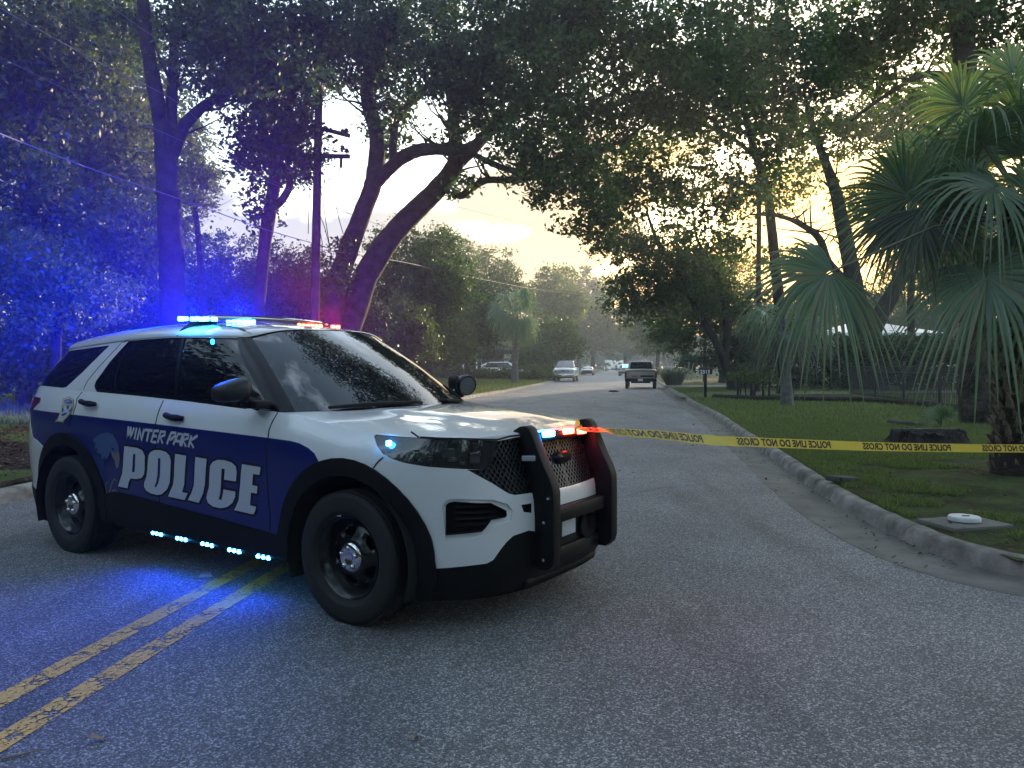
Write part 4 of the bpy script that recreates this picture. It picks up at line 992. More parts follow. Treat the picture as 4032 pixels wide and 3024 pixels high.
# belt moulding, panel gaps
strip(GS, [(q, r + .008) for q, r in GI(R1((1020, 918), (1500, 965), (2212, 1045)) + R3((300, 1222), (880, 1300)))], .022, .006, 'window_trim', GBLACK)
strip(LS, LI(R3((1245, 1340), (1180, 1450), (1135, 1560), (1125, 1650))) + [(TX(-.645), .75), (TX(-.645), .45)], .009, .0015, 'panel_gap#1', GAP)
strip(LS, [(TX(-1.80), 1.21), (TX(-1.80), .50)], .009, .0015, 'panel_gap#2', GAP)
strip(GS, GI(R1((1420, 285), (1330, 310), (1180, 470), (1040, 620), (900, 790), (850, 895))), .009, .0015, 'panel_gap#3', GAP)
strip(LS, LI(R1((835, 925), (770, 1010), (755, 1100), (720, 1210), (680, 1300), (660, 1365))), .009, .0015, 'panel_gap#4', GAP)
strip(LS, LI(R5((345, 792), (290, 840), (250, 885), (210, 950))), .009, .0015, 'panel_gap#5', GAP)
strip(LS, LI(R5((690, 474), (730, 502), (790, 545))), .009, .0015, 'panel_gap#6', GAP)
strip(LS, [(0, 1.06)] + [(t, 1.059) for t in np.linspace(.1, .5, 5)] + LI(R5((1770, 572), (1300, 560), (800, 542))), .010, .001, 'panel_gap#7', GAP)
# body crease
# ---- hood
E_t = np.concatenate([np.linspace(0.0, .35, 12), np.linspace(.37, TX(-.62), 60)])
edge = LS(E_t, ztop(E_t))
def hood_c(x): return np.interp(x, [-.5, -.27, 0, .25, .5, .7, .82, .89], [1.19, 1.172, 1.160, 1.144, 1.120, 1.092, 1.076, 1.072])
wb = _GB[:31]
NV = 26
hv, hf = [], []
for e in edge:
    ymin = 0.0
    if e[0] < -.27: ymin = float(np.interp(-e[0], -wb[:, 0], wb[:, 1]))
    ymin = min(ymin, e[1])
    for j in range(NV):
        u = j / (NV - 1); y = e[1] + (ymin - e[1]) * (u ** .8 if u else 0)
        v = y / max(e[1], 1e-4)
        cz = hood_c(e[0])
        z = e[2] + (cz - e[2]) * (1 - min(v, 1) ** 2.4) ** .9
        z += .012 * (1 / (1 + math.exp(-(.40 + .10 * (-e[0]) - y) / .02))) * np.clip((.70 - e[0]) / .3, 0, 1) * np.clip((e[0] + .4) / .2, 0, 1)
        hv.append((e[0], y, z))
for i in range(len(edge) - 1):
    for j in range(NV - 1):
        a = i * NV + j; hf.append((a, a + 1, a + NV + 1, a + NV))
CP.get('hood').add(hv, hf, WHITE)
# ---- roof
rx = np.concatenate([np.linspace(-1.10, -1.32, 10), np.linspace(-1.36, -3.70, 50), np.linspace(-3.72, -3.79, 4)])
side_e = _GT[_GT[:, 0] <= 0]
def roof_edge(x):
    y = np.interp(-x, -_GT[:100, 0], _GT[:100, 1]); z = np.interp(-x, -_GT[:100, 0], _GT[:100, 2]); return float(y), float(z)
def roof_c(x): return float(np.interp(-x, [1.10, 1.25, 1.45, 1.8, 2.3, 2.9, 3.4, 3.70, 3.79], [1.712, 1.735, 1.757, 1.777, 1.787, 1.775, 1.737, 1.702, 1.682]))
rv, rf = [], []
NR = 30
for x in rx:
    ye, ze = roof_edge(x); zc = roof_c(x)
    ye += .006; ze += .002
    for j in range(NR):
        a = (j / (NR - 1)) * math.pi / 2
        v = math.cos(a) ** .75
        rv.append((x, ye * v, ze + (zc - ze) * (1 - v ** 3.0) ** .48))
for i in range(len(rx) - 1):
    for j in range(NR - 1):
        a = i * NR + j; rf.append((a, a + NR, a + NR + 1, a + 1))
# tail lip of the spoiler
b = len(rv); last = rv[-NR:]
rv += [(p[0] - .01, p[1], min(p[2] - .045, 1.592)) for p in last]
for j in range(NR - 1): a = (len(rx) - 1) * NR + j; rf.append((a, b + j, b + j + 1, a + 1))
CP.get('roof').add(rv, rf, WHITE)
# ---- lettering and emblems on the right side
LET = {
 'P': ([(255,432),(395,452),(450,480),(477,540),(475,690),(468,740),(440,780),(385,790),(320,783),(300,830),(288,890),(186,870),(200,820),(230,730),(240,640)], [[(350,517),(376,520),(372,640),(366,715),(338,714),(344,640)]]),
 'O': ([(515,540),(535,500),(580,477),(640,475),(705,495),(745,535),(760,590),(755,720),(748,830),(720,900),(660,955),(610,963),(540,945),(490,915),(467,870),(470,830),(495,760),(505,680)], [[(622,560),(648,565),(645,690),(640,770),(620,840),(603,878),(580,875),(605,810),(615,740),(618,650)]]),
 'L': ([(808,517),(927,537),(913,720),(905,850),(882,933),(944,944),(910,1018),(730,980),(750,930),(785,850),(795,760)], []),
 'I': ([(1028,550),(1150,572),(1138,720),(1130,850),(1110,950),(1063,1048),(945,1018),(985,940),(1010,860),(1018,740)], []),
 'C': ([(1187,650),(1215,605),(1270,580),(1340,585),(1420,610),(1465,650),(1477,710),(1468,816),(1340,796),(1348,680),(1314,675),(1308,780),(1303,880),(1295,960),(1280,1010),(1311,1017),(1325,960),(1333,903),(1462,927),(1460,985),(1430,1050),(1370,1095),(1300,1107),(1220,1090),(1165,1050),(1148,1000),(1155,950),(1175,880),(1180,760)], []),
 'E': ([(1535,628),(1738,662),(1725,745),(1655,735),(1645,855),(1703,868),(1697,948),(1633,937),(1622,1075),(1688,1092),(1680,1130),(1660,1175),(1448,1127),(1470,1090),(1500,1010),(1515,850)], [])}
for ch, (pl, hs_) in LET.items():
    uv = LI(RL(*pl)); decal(LS, uv, .0045, 'lettering', SILVER, [LI(RL(*h)) for h in hs_])
    strip(LS, uv + uv[:1], .030, .0025, 'lettering', GAP, thick=.001)
WP = [[(298,217),(286,347),(326,225)], [(326,225),(318,352),(360,232)], [(388,232),(362,358)], [(394,365),(420,240),(440,370),(470,248)], [(478,256),(560,264)], [(523,260),(497,380)],
 [(630,268),(580,266),(545,385),(600,392)], [(562,320),(608,326)], [(615,396),(650,274),(700,280),(693,312),(645,335),(670,405)], [(715,410),(765,287),(815,290),(806,322),(748,366)],
 [(785,415),(840,300),(885,304),(860,430)], [(808,375),(865,382)], [(875,432),(905,303),(955,312),(945,347),(893,368),(925,440)], [(950,445),(985,317)], [(1050,318),(968,378),(1008,452)]]
for st in WP: strip(LS, LI(RL(*st)), .019, .004, 'lettering', SILVER, thick=.001)
# eagle: head, beak, shoulder feathers, talons
eg = R2((965,185),(1000,150),(1060,105),(1150,85),(1220,110),(1265,180),(1290,250),(1300,330),(1240,350),(1190,310),(1170,370),(1140,430),(1120,385),(1100,420),(1070,415),(1080,360),(1015,335),(1030,290),(985,280),(1010,225))
decal(LS, LI(eg), .003, 'eagle_emblem', EAG1)
decal(LS, LI(R2((1190,310),(1240,345),(1300,330),(1308,420),(1295,510),(1265,545),(1255,500),(1245,440),(1215,390))), .0035, 'eagle_emblem', EAG3)
decal(LS, LI(R2((1195,265),(1225,285),(1240,315),(1215,305))), .0042, 'eagle_emblem', GAP)
decal(LS, LI(R2((985,330),(1070,415),(1140,440),(1110,560),(1090,680),(1060,780),(1020,720),(985,580),(950,460))), .002, 'eagle_emblem', EAG2)
for ln_ in (((1080,880),(1060,830),(1075,815),(1100,840)), ((1140,870),(1130,740),(1150,700)), ((1165,860),(1200,740),(1235,665),(1265,690)), ((1190,870),(1230,800),(1265,810),(1270,840)), ((1110,890),(1180,880))):
    strip(LS, LI(R2(*ln_)), .014, .003, 'eagle_emblem', EAG3, thick=.001)
for k in range(9):
    x0 = 985 + k * 14; strip(LS, LI(R2((x0, 350 + k * 12), (x0 + 30, 500 + k * 8), (x0 + 35, 640 + k * 5))), .004, .003, 'eagle_emblem', BBLUE, thick=.001)
# badge on the quarter panel: shield with a banner over a star
sh = R1((600,1010),(680,990),(735,1020),(735,1120),(700,1190),(640,1260),(590,1300),(530,1295),(528,1270),(560,1190),(590,1120))
decal(LS, LI(sh), .004, 'badge', GOLD)
decal(LS, LI(R1((610,1020),(680,1003),(725,1028),(723,1112),(690,1180),(632,1250),(588,1288),(540,1284),(545,1262),(572,1192),(602,1120))), .005, 'badge', SILVER)
for p0, p1, p2 in (((520,1265),(495,1305),(545,1290)), ((590,1285),(602,1318),(618,1270)), ((665,1000),(690,972),(690,1003)), ((585,1088),(570,1100),(600,1110)), ((720,1088),(745,1096),(722,1108))):
    decal(LS, LI(R1(p0, p1, p2)), .0042, 'badge', GOLD)
strip(LS, LI(R1((603, 1093), (735, 1098))), .008, .0056, 'badge', GOLD, thick=.001)
decal(LS, LI(R1((618,1032),(680,1018),(718,1036),(716,1072),(620,1072))), .0056, 'badge', BBLUE)
decal(LS, LI(R1((650,1085),(675,1085),(672,1130),(650,1140))), .0056, 'badge', BBLUE)
decal(LS, LI(R1((605,1115),(612,1160),(598,1190),(590,1150))), .0056, 'badge', BBLUE)
decal(LS, LI(R1((725,1105),(690,1150),(665,1180),(700,1165))), .0056, 'badge', BBLUE)
decal(LS, LI(R1((575,1210),(640,1180),(655,1195),(600,1230))), .0056, 'badge', BBLUE)
for k, (a, b_) in enumerate([((626,1062),(630,1034)), ((630,1034),(634,1062)), ((645,1060),(645,1032)), ((655,1060),(655,1030)), ((655,1030),(665,1060)), ((665,1060),(665,1030)), ((675,1060),(675,1028)), ((690,1060),(690,1030)), ((703,1062),(703,1034))]):
    strip(LS, LI(R1(a, b_)), .003, .0064, 'badge', SILVER, thick=.001)

# ---- assemble the car
suv = empty('police_suv', (CAR_X, CAR_Y, 0), -A_CAR)
tag(suv, 'white and navy police SUV parked across the road with blue and red lights on', 'police car')
SIDE = {'fender', 'front_door', 'rear_door', 'quarter_panel', 'wheel_arch_trim', 'rear_wheel_arch_trim', 'side_skirt', 'headlight', 'fog_pocket', 'tail_light', 'body_pillar', 'windshield_pillar', 'window_trim', 'front_side_window', 'rear_side_window', 'vent_window'}
ONLY = {'lettering', 'eagle_emblem', 'badge'}
RENAME = {'rear_wheel_arch_trim': 'wheel_arch_trim', 'front_door': 'door', 'rear_door': 'door', 'front_side_window': 'side_window', 'rear_side_window': 'side_window', 'vent_window': 'side_window', 'body_pillar': 'window_pillar'}
car_obj = {}
def emit(name, mb, sign, both=False, parent=None):
    V, Fs, Ms = [], [], []
    for sg in ((1, -1) if both else (sign,)):
        b = len(V)
        V += [(x, -y * sg, z) for x, y, z in mb.v]
        for f, m_ in zip(mb.f, mb.m):
            f = tuple(i + b for i in f); Fs.append(f[::-1] if sg > 0 else f); Ms.append(m_)
    used = sorted(set(Ms)); re = {u: i for i, u in enumerate(used)}
    o = mesh_obj(name, V, Fs, [_CM[u] for u in used], parent or suv, [re[m_] for m_ in Ms], 32)
    if both:
        bm = bmesh.new(); bm.from_mesh(o.data); bmesh.ops.remove_doubles(bm, verts=bm.verts, dist=8e-4)
        for e in bm.edges: e.smooth = True
        bm.to_mesh(o.data); bm.free(); o.data.set_sharp_from_angle(angle=RAD(32))
    return o
for part in list(CP.d):
    nm = RENAME.get(part, part).split('#')[0]
    if part in ONLY: continue
    if part in SIDE or nm == 'panel_gap':
        car_obj[part] = emit(nm, CP.d[part], 1)
        if nm != 'panel_gap' or max(v[0] for v in CP.d[part].v) < .25: emit(nm, CP.d[part], -1)
    else: car_obj[part] = emit(nm, CP.d[part], 1, both=True)
for part in ONLY: emit(part, CP.d[part], 1)

def cobj(name, mb, mats, parent=None, smooth=35):
    """mesh whose shapes were given in car coordinates (y to the right)"""
    mb.v = [(p[0], -p[1], p[2]) for p in mb.v]; mb.f = [f[::-1] for f in mb.f]
    return mb.build(name, mats, parent or suv, smooth)
# underbody and wheel wells
mb = MB()
mb.rbox((-1.52, 0, .42), (1.95, 1.70, .40), .05); mb.rbox((.42, 0, .50), (.40, 1.35, .5), .05); mb.rbox((-3.72, 0, .52), (.5, 1.4, .5), .05)
mb.rbox((-1.6, 0, .9), (2.6, 1.55, .5), .1); mb.rbox((0, 0, .66), (.9, 1.2, .35), .05); mb.rbox((-3.0, 0, .66), (.9, 1.2, .35), .05)
for ax in (0, -3.025): mb.tube([(ax, -.75, .37), (ax, .75, .37)], .06, 10)
cobj('underbody', mb, M_dark)
for ax in (0, -3.025):
    for sg in (1, -1):
        mb = MB(); prof = []
        n = 26; V = []; Fs = []
        for i in range(n + 1):
            a = math.pi * (-.12 + 1.24 * i / n)
            for (r, y) in ((.474, .985), (.468, .95), (.466, .60), (.30, .585)): V.append((ax + r * math.cos(a), sg * y, ZA + r * math.sin(a)))
        for i in range(n):
            for j in range(3): a = i * 4 + j; Fs.append((a, a + 1, a + 5, a + 4))
        mb.add(V, Fs); cobj('wheel_well', mb, M_dark)
# ---- wheels
def tyre_material():
    m = mat('tyre_rubber', (.016, .016, .017), .75)
    t = m.node_tree; b = t.nodes['Principled BSDF']
    tcn = N(t, 'ShaderNodeTexCoord'); sp = N(t, 'ShaderNodeSeparateXYZ'); t.links.new(tcn.outputs['Object'], sp.inputs[0])
    at_ = N(t, 'ShaderNodeMath', operation='ARCTAN2'); t.links.new(sp.outputs['Z'], at_.inputs[0]); t.links.new(sp.outputs['X'], at_.inputs[1])
    ml = N(t, 'ShaderNodeMath', operation='MULTIPLY'); ml.inputs[1].default_value = 70 / (2 * math.pi) * 2 * math.pi; t.links.new(at_.outputs[0], ml.inputs[0])
    sk = N(t, 'ShaderNodeMath', operation='MULTIPLY_ADD'); sk.inputs[1].default_value = 40.0; t.links.new(sp.outputs['Y'], sk.inputs[0]); t.links.new(ml.outputs[0], sk.inputs[2])
    sn = N(t, 'ShaderNodeMath', operation='SINE'); t.links.new(sk.outputs[0], sn.inputs[0])
    gt = N(t, 'ShaderNodeMath', operation='GREATER_THAN'); gt.inputs[1].default_value = .75; t.links.new(sn.outputs[0], gt.inputs[0])
    # only on the tread: far from the hub
    x2 = N(t, 'ShaderNodeVectorMath', operation='MULTIPLY'); x2.inputs[1].default_value = (1, 0, 1); t.links.new(tcn.outputs['Object'], x2.inputs[0])
    ln2 = N(t, 'ShaderNodeVectorMath', operation='LENGTH'); t.links.new(x2.outputs[0], ln2.inputs[0])
    g2 = N(t, 'ShaderNodeMath', operation='GREATER_THAN'); g2.inputs[1].default_value = .352; t.links.new(ln2.outputs['Value'], g2.inputs[0])
    mu = N(t, 'ShaderNodeMath', operation='MULTIPLY'); t.links.new(gt.outputs[0], mu.inputs[0]); t.links.new(g2.outputs[0], mu.inputs[1])
    inv_ = N(t, 'ShaderNodeMath', operation='SUBTRACT'); inv_.inputs[0].default_value = 1; t.links.new(mu.outputs[0], inv_.inputs[1])
    bp = N(t, 'ShaderNodeBump'); bp.inputs['Strength'].default_value = .9; bp.inputs['Distance'].default_value = .006
    t.links.new(inv_.outputs[0], bp.inputs['Height']); t.links.new(bp.outputs[0], b.inputs['Normal'])
    return m
M_tyre = tyre_material()
def wheel(parent, x, y, side, R=.378, W=.255, z=None, police=True, steer=0.0):
    z = R - .006 if z is None else z
    root = empty('wheel', (x, -y, z)); root.parent = parent; root.rotation_euler = (0, 0, steer)
    s_ = -side   # outward direction along blender y
    h = W / 2
    prof = [(.232, -h * .7), (.25, -h * .86), (.30, -h), (.345, -h * .97), (.367, -h * .86), (.374, -h * .72)]
    for g in (-.42, -.14, .14, .42):
        c0 = g * 2 * h * .92
        prof += [(.378, c0 - .010), (.371, c0 - .008), (.371, c0 + .008), (.378, c0 + .010)]
    prof += [(.374, h * .72), (.367, h * .86), (.352, h * .945), (.345, h * .97), (.335, h * .985), (.30, h), (.268, h * .985), (.262, h * .955), (.25, h * .86), (.237, h * .80), (.232, h * .7)]
    prof = [(r * R / .378, v * s_) for r, v in prof]
    mb = MB(); mb.lathe(prof, 56, 'y'); mb.build('tyre', M_tyre, root, 30)
    # steel rim with five oval windows
    verts, edges, holes = [], [], []
    def ring(pts):
        b = len(verts); verts.extend(pts); edges.extend((b + i, b + (i + 1) % len(pts)) for i in range(len(pts)))
    ring([(.226 * math.cos(a), .226 * math.sin(a)) for a in np.linspace(0, 2 * math.pi, 64, endpoint=False)])
    for k in range(5):
        a0 = math.pi / 2 + .35 + k * 2 * math.pi / 5; cx, cy = .142 * math.cos(a0), .142 * math.sin(a0)
        pts = []
        for a in np.linspace(0, 2 * math.pi, 20, endpoint=False):
            u = .022 * math.cos(a) * (1 - .25 * math.sin(a)); v = .043 * math.sin(a) * (1 + .0 * math.cos(a))
            # long side across the radius
            pts.append((cx + u * math.cos(a0) - v * math.sin(a0), cy + u * math.sin(a0) + v * math.cos(a0)))
        ring(pts); holes.append(pts)
    for r in (.02, .06, .088, .10, .118, .165, .18, .19, .20, .213):
        n = 64 if r > .16 else max(8, int(r * 300)); verts += [(r * math.cos(a), r * math.sin(a)) for a in np.linspace(0, 2 * math.pi, n, endpoint=False)]
    vo, eo, fo, *_ = delaunay_2d_cdt([Vector(v) for v in verts], edges, [], 1, 1e-6)
    V = np.array([(v.x, v.y) for v in vo]); Fc = [f for f in fo]
    cen = np.array([V[list(f)].mean(0) for f in Fc]); kp = np.ones(len(Fc), bool)
    for hl in holes: kp &= ~pip(cen, hl)
    rr = np.hypot(V[:, 0], V[:, 1])
    dp = np.interp(rr, [0, .085, .10, .135, .165, .185, .195, .205, .214, .222, .226], [.075, .078, .070, .052, .046, .030, .030, .060, .095, .104, .100])
    # rounded lip round each window
    for hl in holes:
        c_ = np.mean(hl, 0); hd = np.array([np.min(np.hypot(V[:, 0] - q[0], V[:, 1] - q[1])) for q in hl])
        dm = np.min([np.hypot(V[:, 0] - q[0], V[:, 1] - q[1]) for q in hl], axis=0); dp = dp - .014 * np.exp(-(dm / .008) ** 2)
    mb = MB(); k_ = R / .378
    mb.add([(v[0] * k_, s_ * d_, v[1] * k_) for v, d_ in zip(V, dp)], [tuple(f) for f, q in zip(Fc, kp) if q])
    for hl in holes:
        d_ = np.interp(.142, [.135, .165], [.052, .046]) - .014; n = len(hl)
        mb.add([(p[0] * k_, s_ * d_, p[1] * k_) for p in hl] + [(p[0] * k_ * .98, s_ * (d_ - .035), p[1] * k_ * .98) for p in hl], [(i, (i + 1) % n, (i + 1) % n + n, i + n) for i in range(n)])
    mb.lathe([(.226 * k_, s_ * .100), (.232 * k_, s_ * .104), (.236 * k_, s_ * .098), (.234 * k_, s_ * .06)], 48, 'y')
    mb.build('rim', M_steel, root, 40)
    mb = MB(); mb.lathe([(.215 * k_, s_ * .09), (.20 * k_, s_ * -.05), (.05, s_ * -.06)], 32, 'y'); mb.lathe([(.15 * k_, -.0 * s_), (.14 * k_, -.01 * s_), (.001, -.01 * s_)], 24, 'y'); mb.build('brake_drum', M_dark, root)
    # hub cap with five nut bumps
    mb = MB(); prof = [(.088, .072), (.086, .082), (.078, .092), (.058, .098), (.030, .096), (.026, .092), (.001, .092)]
    mb.lathe([(r * k_, s_ * v) for r, v in prof], 40, 'y')
    for k in range(5):
        a = math.pi / 2 + k * 2 * math.pi / 5; c0 = (.056 * k_ * math.cos(a), s_ * .094, .056 * k_ * math.sin(a))
        mb.lathe([(.017, s_ * -.002), (.013, s_ * .012), (.009, s_ * .017), (.001, s_ * .019)], 14, 'y', c0)
    mb.build('hub_cap', M_chrome, root, 50)
    return root
for x in (0.0, -3.025):
    wheel(suv, x, .852, 1); wheel(suv, x, -.852, -1)
# wheel weight on the near front rim is a small grey clip
mb = MB(); _w = carray(1080 + 592 / 2.37, 1800 + 538 / 2.37, 1, .956); mb.rbox(tuple(_w), (.05, .004, .018), .002); cobj('wheel_weight', mb, M_silver)
# ---- door handles
for (px, py) in ((355, 1586), (693, 1641)):
    p = carray(px, py, 1, .968)
    for sg in (1, -1):
        mb = MB()
        mb.tube([(p[0] - .095, sg * .985, p[2] + .006), (p[0] - .06, sg * 1.005, p[2] + .010), (p[0], sg * 1.010, p[2]), (p[0] + .06, sg * 1.008, p[2] - .004), (p[0] + .10, sg * .98, p[2] - .008)], [.017, .021, .020, .024, .016], 10)
        ob = cobj('door_handle', mb, M_plast)
        ob.scale = (1, 1, 1)
        mb = MB(); mb.lathe([(.060, .0), (.055, -.006), (.001, -.010)], 24, 'y', (p[0], sg * .972, p[2] + .01)); 
# ---- mirrors
for sg in (1, -1):
    mb = MB(); c0 = np.array([-.83, sg * 1.105, 1.298])
    V, Fs = [], []
    nu, nv = 18, 12
    for i in range(nv + 1):
        ph = math.pi * i / nv
        for k in range(nu):
            th = 2 * math.pi * k / nu
            e = lambda v, p: math.copysign(abs(v) ** p, v)
            x = .085 * e(math.sin(ph), .6) * e(math.cos(th), .7); y = .102 * e(math.cos(ph), .6); z = .066 * e(math.sin(ph), .6) * e(math.sin(th), .7)
            z *= 1 - .22 * (y / .115) ; x = x * (1.1 if x > 0 else .55)
            V.append((c0[0] + x - .25 * y, c0[1] + sg * y, c0[2] + z - .02 * (y / .115)))
    for i in range(nv):
        for k in range(nu): a, b = i * nu + k, i * nu + (k + 1) % nu; Fs.append((a, b, b + nu, a + nu))
    mb.add(V, Fs); cobj('side_mirror', mb, M_mirror, None, 60)
    mb = MB(); mb.rbox((-.76, sg * .975, 1.215), (.16, .12, .05), .015); mb.tube([(-.76, sg * .95, 1.21), (-.78, sg * 1.02, 1.235), (-.79, sg * 1.05, 1.255)], [.04, .035, .035], 8); cobj('mirror_arm', mb, M_plast)
# ---- spotlight on the far windscreen pillar
p = carray(1834, 1515, 1, -1.02)
mb = MB(); d0 = Vector((_O[0] - p[0], _O[1] - p[1], _O[2] - p[2])).normalized(); ax = (d0 + Vector((.55, -.35, -.30))).normalized()
sp_c = Vector(p)
def axlathe(mb, c, ax, prof, n=28, m=0):
    ax = ax.normalized(); u = ax.cross(Vector((0, 0, 1))).normalized(); w = ax.cross(u)
    V, Fs = [], []
    for r, h in prof:
        for k in range(n): a = 2 * math.pi * k / n; V.append(c + ax * h + (u * math.cos(a) + w * math.sin(a)) * r)
    for i in range(len(prof) - 1):
        for k in range(n): a, b = i * n + k, i * n + (k + 1) % n; Fs.append((a, b, b + n, a + n))
    mb.add(V, Fs, m)
axlathe(mb, sp_c, ax, [(.001, -.085), (.04, -.08), (.07, -.05), (.082, -.01), (.083, .03), (.079, .036), (.072, .032)])
spot_o = cobj('spotlight', mb, M_gblack, None, 50)
mb = MB(); axlathe(mb, sp_c, ax, [(.072, .030), (.04, .030), (.001, .031)]); cobj('spotlight_lens', mb, mat('spot_lens', (.10, .11, .13), .05, coat=1.0, bump=.8, bscale=60), spot_o)
mb = MB(); mb.tube([tuple(sp_c - ax * .06 + Vector((0, 0, -.04))), (p[0] - .10, -.95, 1.235), (-.70, -.86, 1.235)], .012, 8); cobj('spotlight_arm', mb, M_chrome, spot_o)
# ---- wipers and cowl
mb = MB()
q = [(-.455, .66, 1.205), (-.35, .38, 1.222), (-.315, .1, 1.222)]
mb.tube([(-.43, .69, 1.192), (-.33, .40, 1.205), (-.285, .05, 1.205), (-.28, -.02, 1.2)], [.010, .014, .011, .006], 6)
mb.tube([(-.42, -.10, 1.21), (-.33, -.35, 1.20), (-.40, -.62, 1.19)], [.008, .012, .008], 6)
cobj('wiper', mb, M_plast)
# ---- light bar
mb = MB(); LBX = -1.86
def lbp(y, dx, dz): return (LBX + dx - .05 * (abs(y) / .6) ** 2, y, 1.812 - .018 * (y / .6) ** 2 + dz)
ys = np.linspace(-.60, .60, 25); V = []
for y in ys:
    k = 1 if abs(y) < .57 else .8
    for dx, dz in ((-.13, -.018), (-.14, .0), (-.10, .020), (.10, .020), (.14, .0), (.13, -.018)): V.append(lbp(y, dx * k, dz * k))
Fs = [(i * 6 + j, i * 6 + (j + 1) % 6, (i + 1) * 6 + (j + 1) % 6, (i + 1) * 6 + j) for i in range(24) for j in range(6)] + [tuple(range(6)), tuple(range(149, 143, -1))]
mb.add(V, Fs)
lightbar = cobj('light_bar', mb, M_smoke, None, 40)
mb = MB()
for sg in (1, -1): mb = MB(); mb.rbox((LBX - .05, sg * .50, 1.780), (.16, .05, .05), .01); mb.tube([(LBX - .06, sg * .50, 1.785), (LBX - .08, sg * .60, 1.755), (LBX - .09, sg * .675, 1.70), (LBX - .09, sg * .708, 1.655)], .022, 6); cobj('light_bar_foot', mb, M_plast, lightbar)
# LED heads: placed where the lit ones show along the front edge of the bar
def led(name, px, w, hgt, material, axis, val, parent, nrm=(1, 0, 0), n=1, gapw=.0):
    p = carray(px[0], px[1], axis, val); mb = MB()
    d = Vector(nrm).normalized(); u = d.cross(Vector((0, 0, 1))).normalized()
    rot = Matrix((d, u, Vector((0, 0, 1)))).transposed()
    for k in range(n):
        o_ = (k - (n - 1) / 2) * (w / n)
        mb.rbox(tuple(Vector(p) + u * o_), (.02, w / n * (.78 if n > 1 else 1), hgt), .006, 0, rot)
    return cobj(name, mb, material, parent), p
LED_PTS = []
for (px, w, h, mtl, n_) in (((762, 1256), .17, .026, M_blue, 3), ((811, 1256), .17, .026, M_blue, 3), ((949, 1265), .22, .024, M_blue, 6), ((1221, 1282), .22, .024, M_red, 6), ((1321, 1287), .09, .028, M_red, 2)):
    ob, p = led('led_module', px, w, h, mtl, 0, LBX + .12 if True else 0, lightbar, (1, .35, 0), n_)
    LED_PTS.append((p, mtl))
ob, p = led('led_module', (714, 1255), .05, .03, M_blue, 0, LBX - .02, lightbar, (.3, 1, 0), 1)
# ---- roof seam strips (dark)
mb = MB()
def roofp(x, v, off=.003):
    ye, ze = roof_edge(x); zc = roof_c(x); return (x, ye * v, ze + (zc - ze) * (1 - abs(v) ** 3.0) ** .48 + off)
for sg in (1, -1):
    pts = [roofp(x, sg * v) for x, v in ((-1.24, .985), (-1.30, .93), (-1.42, .86), (-1.6, .80), (-1.85, .77), (-2.3, .76), (-2.9, .78))]
    pp = catmull(pts, 8); V, Fs = [], []
    for q_ in pp: V += [(q_[0], q_[1] - .014, q_[2] + .002), (q_[0], q_[1] + .014, q_[2] + .002)]
    Fs = [(2 * i, 2 * i + 1, 2 * i + 3, 2 * i + 2) for i in range(len(pp) - 1)]
    mb.add(V, Fs)
cobj('roof_moulding', mb, M_gblack)
# ---- grille lattice, emblem
mb_g = CP.d.setdefault('grille_mesh', MB())
gp = np.array(grille)
for k in np.arange(-1.2, 1.9, .034):
    for sl in (1, -1):
        zz = np.linspace(.70, 1.06, 60); tt = sl * (zz - .88) * .8 + k
        ok = pip(np.stack([np.abs(tt), zz], 1), gp) & (tt >= -.014)
        idx = np.where(ok)[0]
        if len(idx) > 2: strip(LS, [(tt[idx[0]], zz[idx[0]]), (tt[idx[-1]], zz[idx[-1]])], .007, -.018, 'grille_mesh', 0, thick=.012)
M_mesh = mat('grille_plastic', (.018, .018, .02), .35)
mbm = CP.d['grille_mesh']; o_ = []
V = [(x, -y, z) for x, y, z in mbm.v] + [(x, y, z) for x, y, z in mbm.v]; nn = len(mbm.v)
mesh_obj('grille_mesh', V, mbm.f + [tuple(i + nn for i in f) for f in mbm.f], M_mesh, car_obj['grille'])
mb = MB(); axlathe(mb, Vector((.835, 0, .90)), Vector((1, 0, 0)), [(.001, .02), (.05, .018), (.062, .01), (.064, 0)]); 
for v_i in range(len(mb.v)): mb.v[v_i] = (mb.v[v_i][0], mb.v[v_i][1] * 1.45, (mb.v[v_i][2] - .90) * .62 + .90)
cobj('emblem', mb, M_gblack)
# fog pocket slats
for sg in (1, -1):
    mb = MB()
    fu = np.array(fog); tc0 = fu[:, 0].mean()
    for zz in (.600, .632, .664, .696):
        P = LS(np.linspace(fu[:, 0].min() + .05, fu[:, 0].max() - .06, 12), np.full(12, zz)); n_ = snorm(LS, np.linspace(fu[:, 0].min() + .05, fu[:, 0].max() - .06, 12), np.full(12, zz))
        if n_[0, 0] < 0: n_ = -n_
        P = P - n_ * .035; mb.tube([(p_[0], sg * p_[1], p_[2]) for p_ in P], .010, 6)
    cobj('fog_light', mb, M_plast)
M_refl = mat('lamp_reflector', (.12, .12, .13), .18, metal=.8)
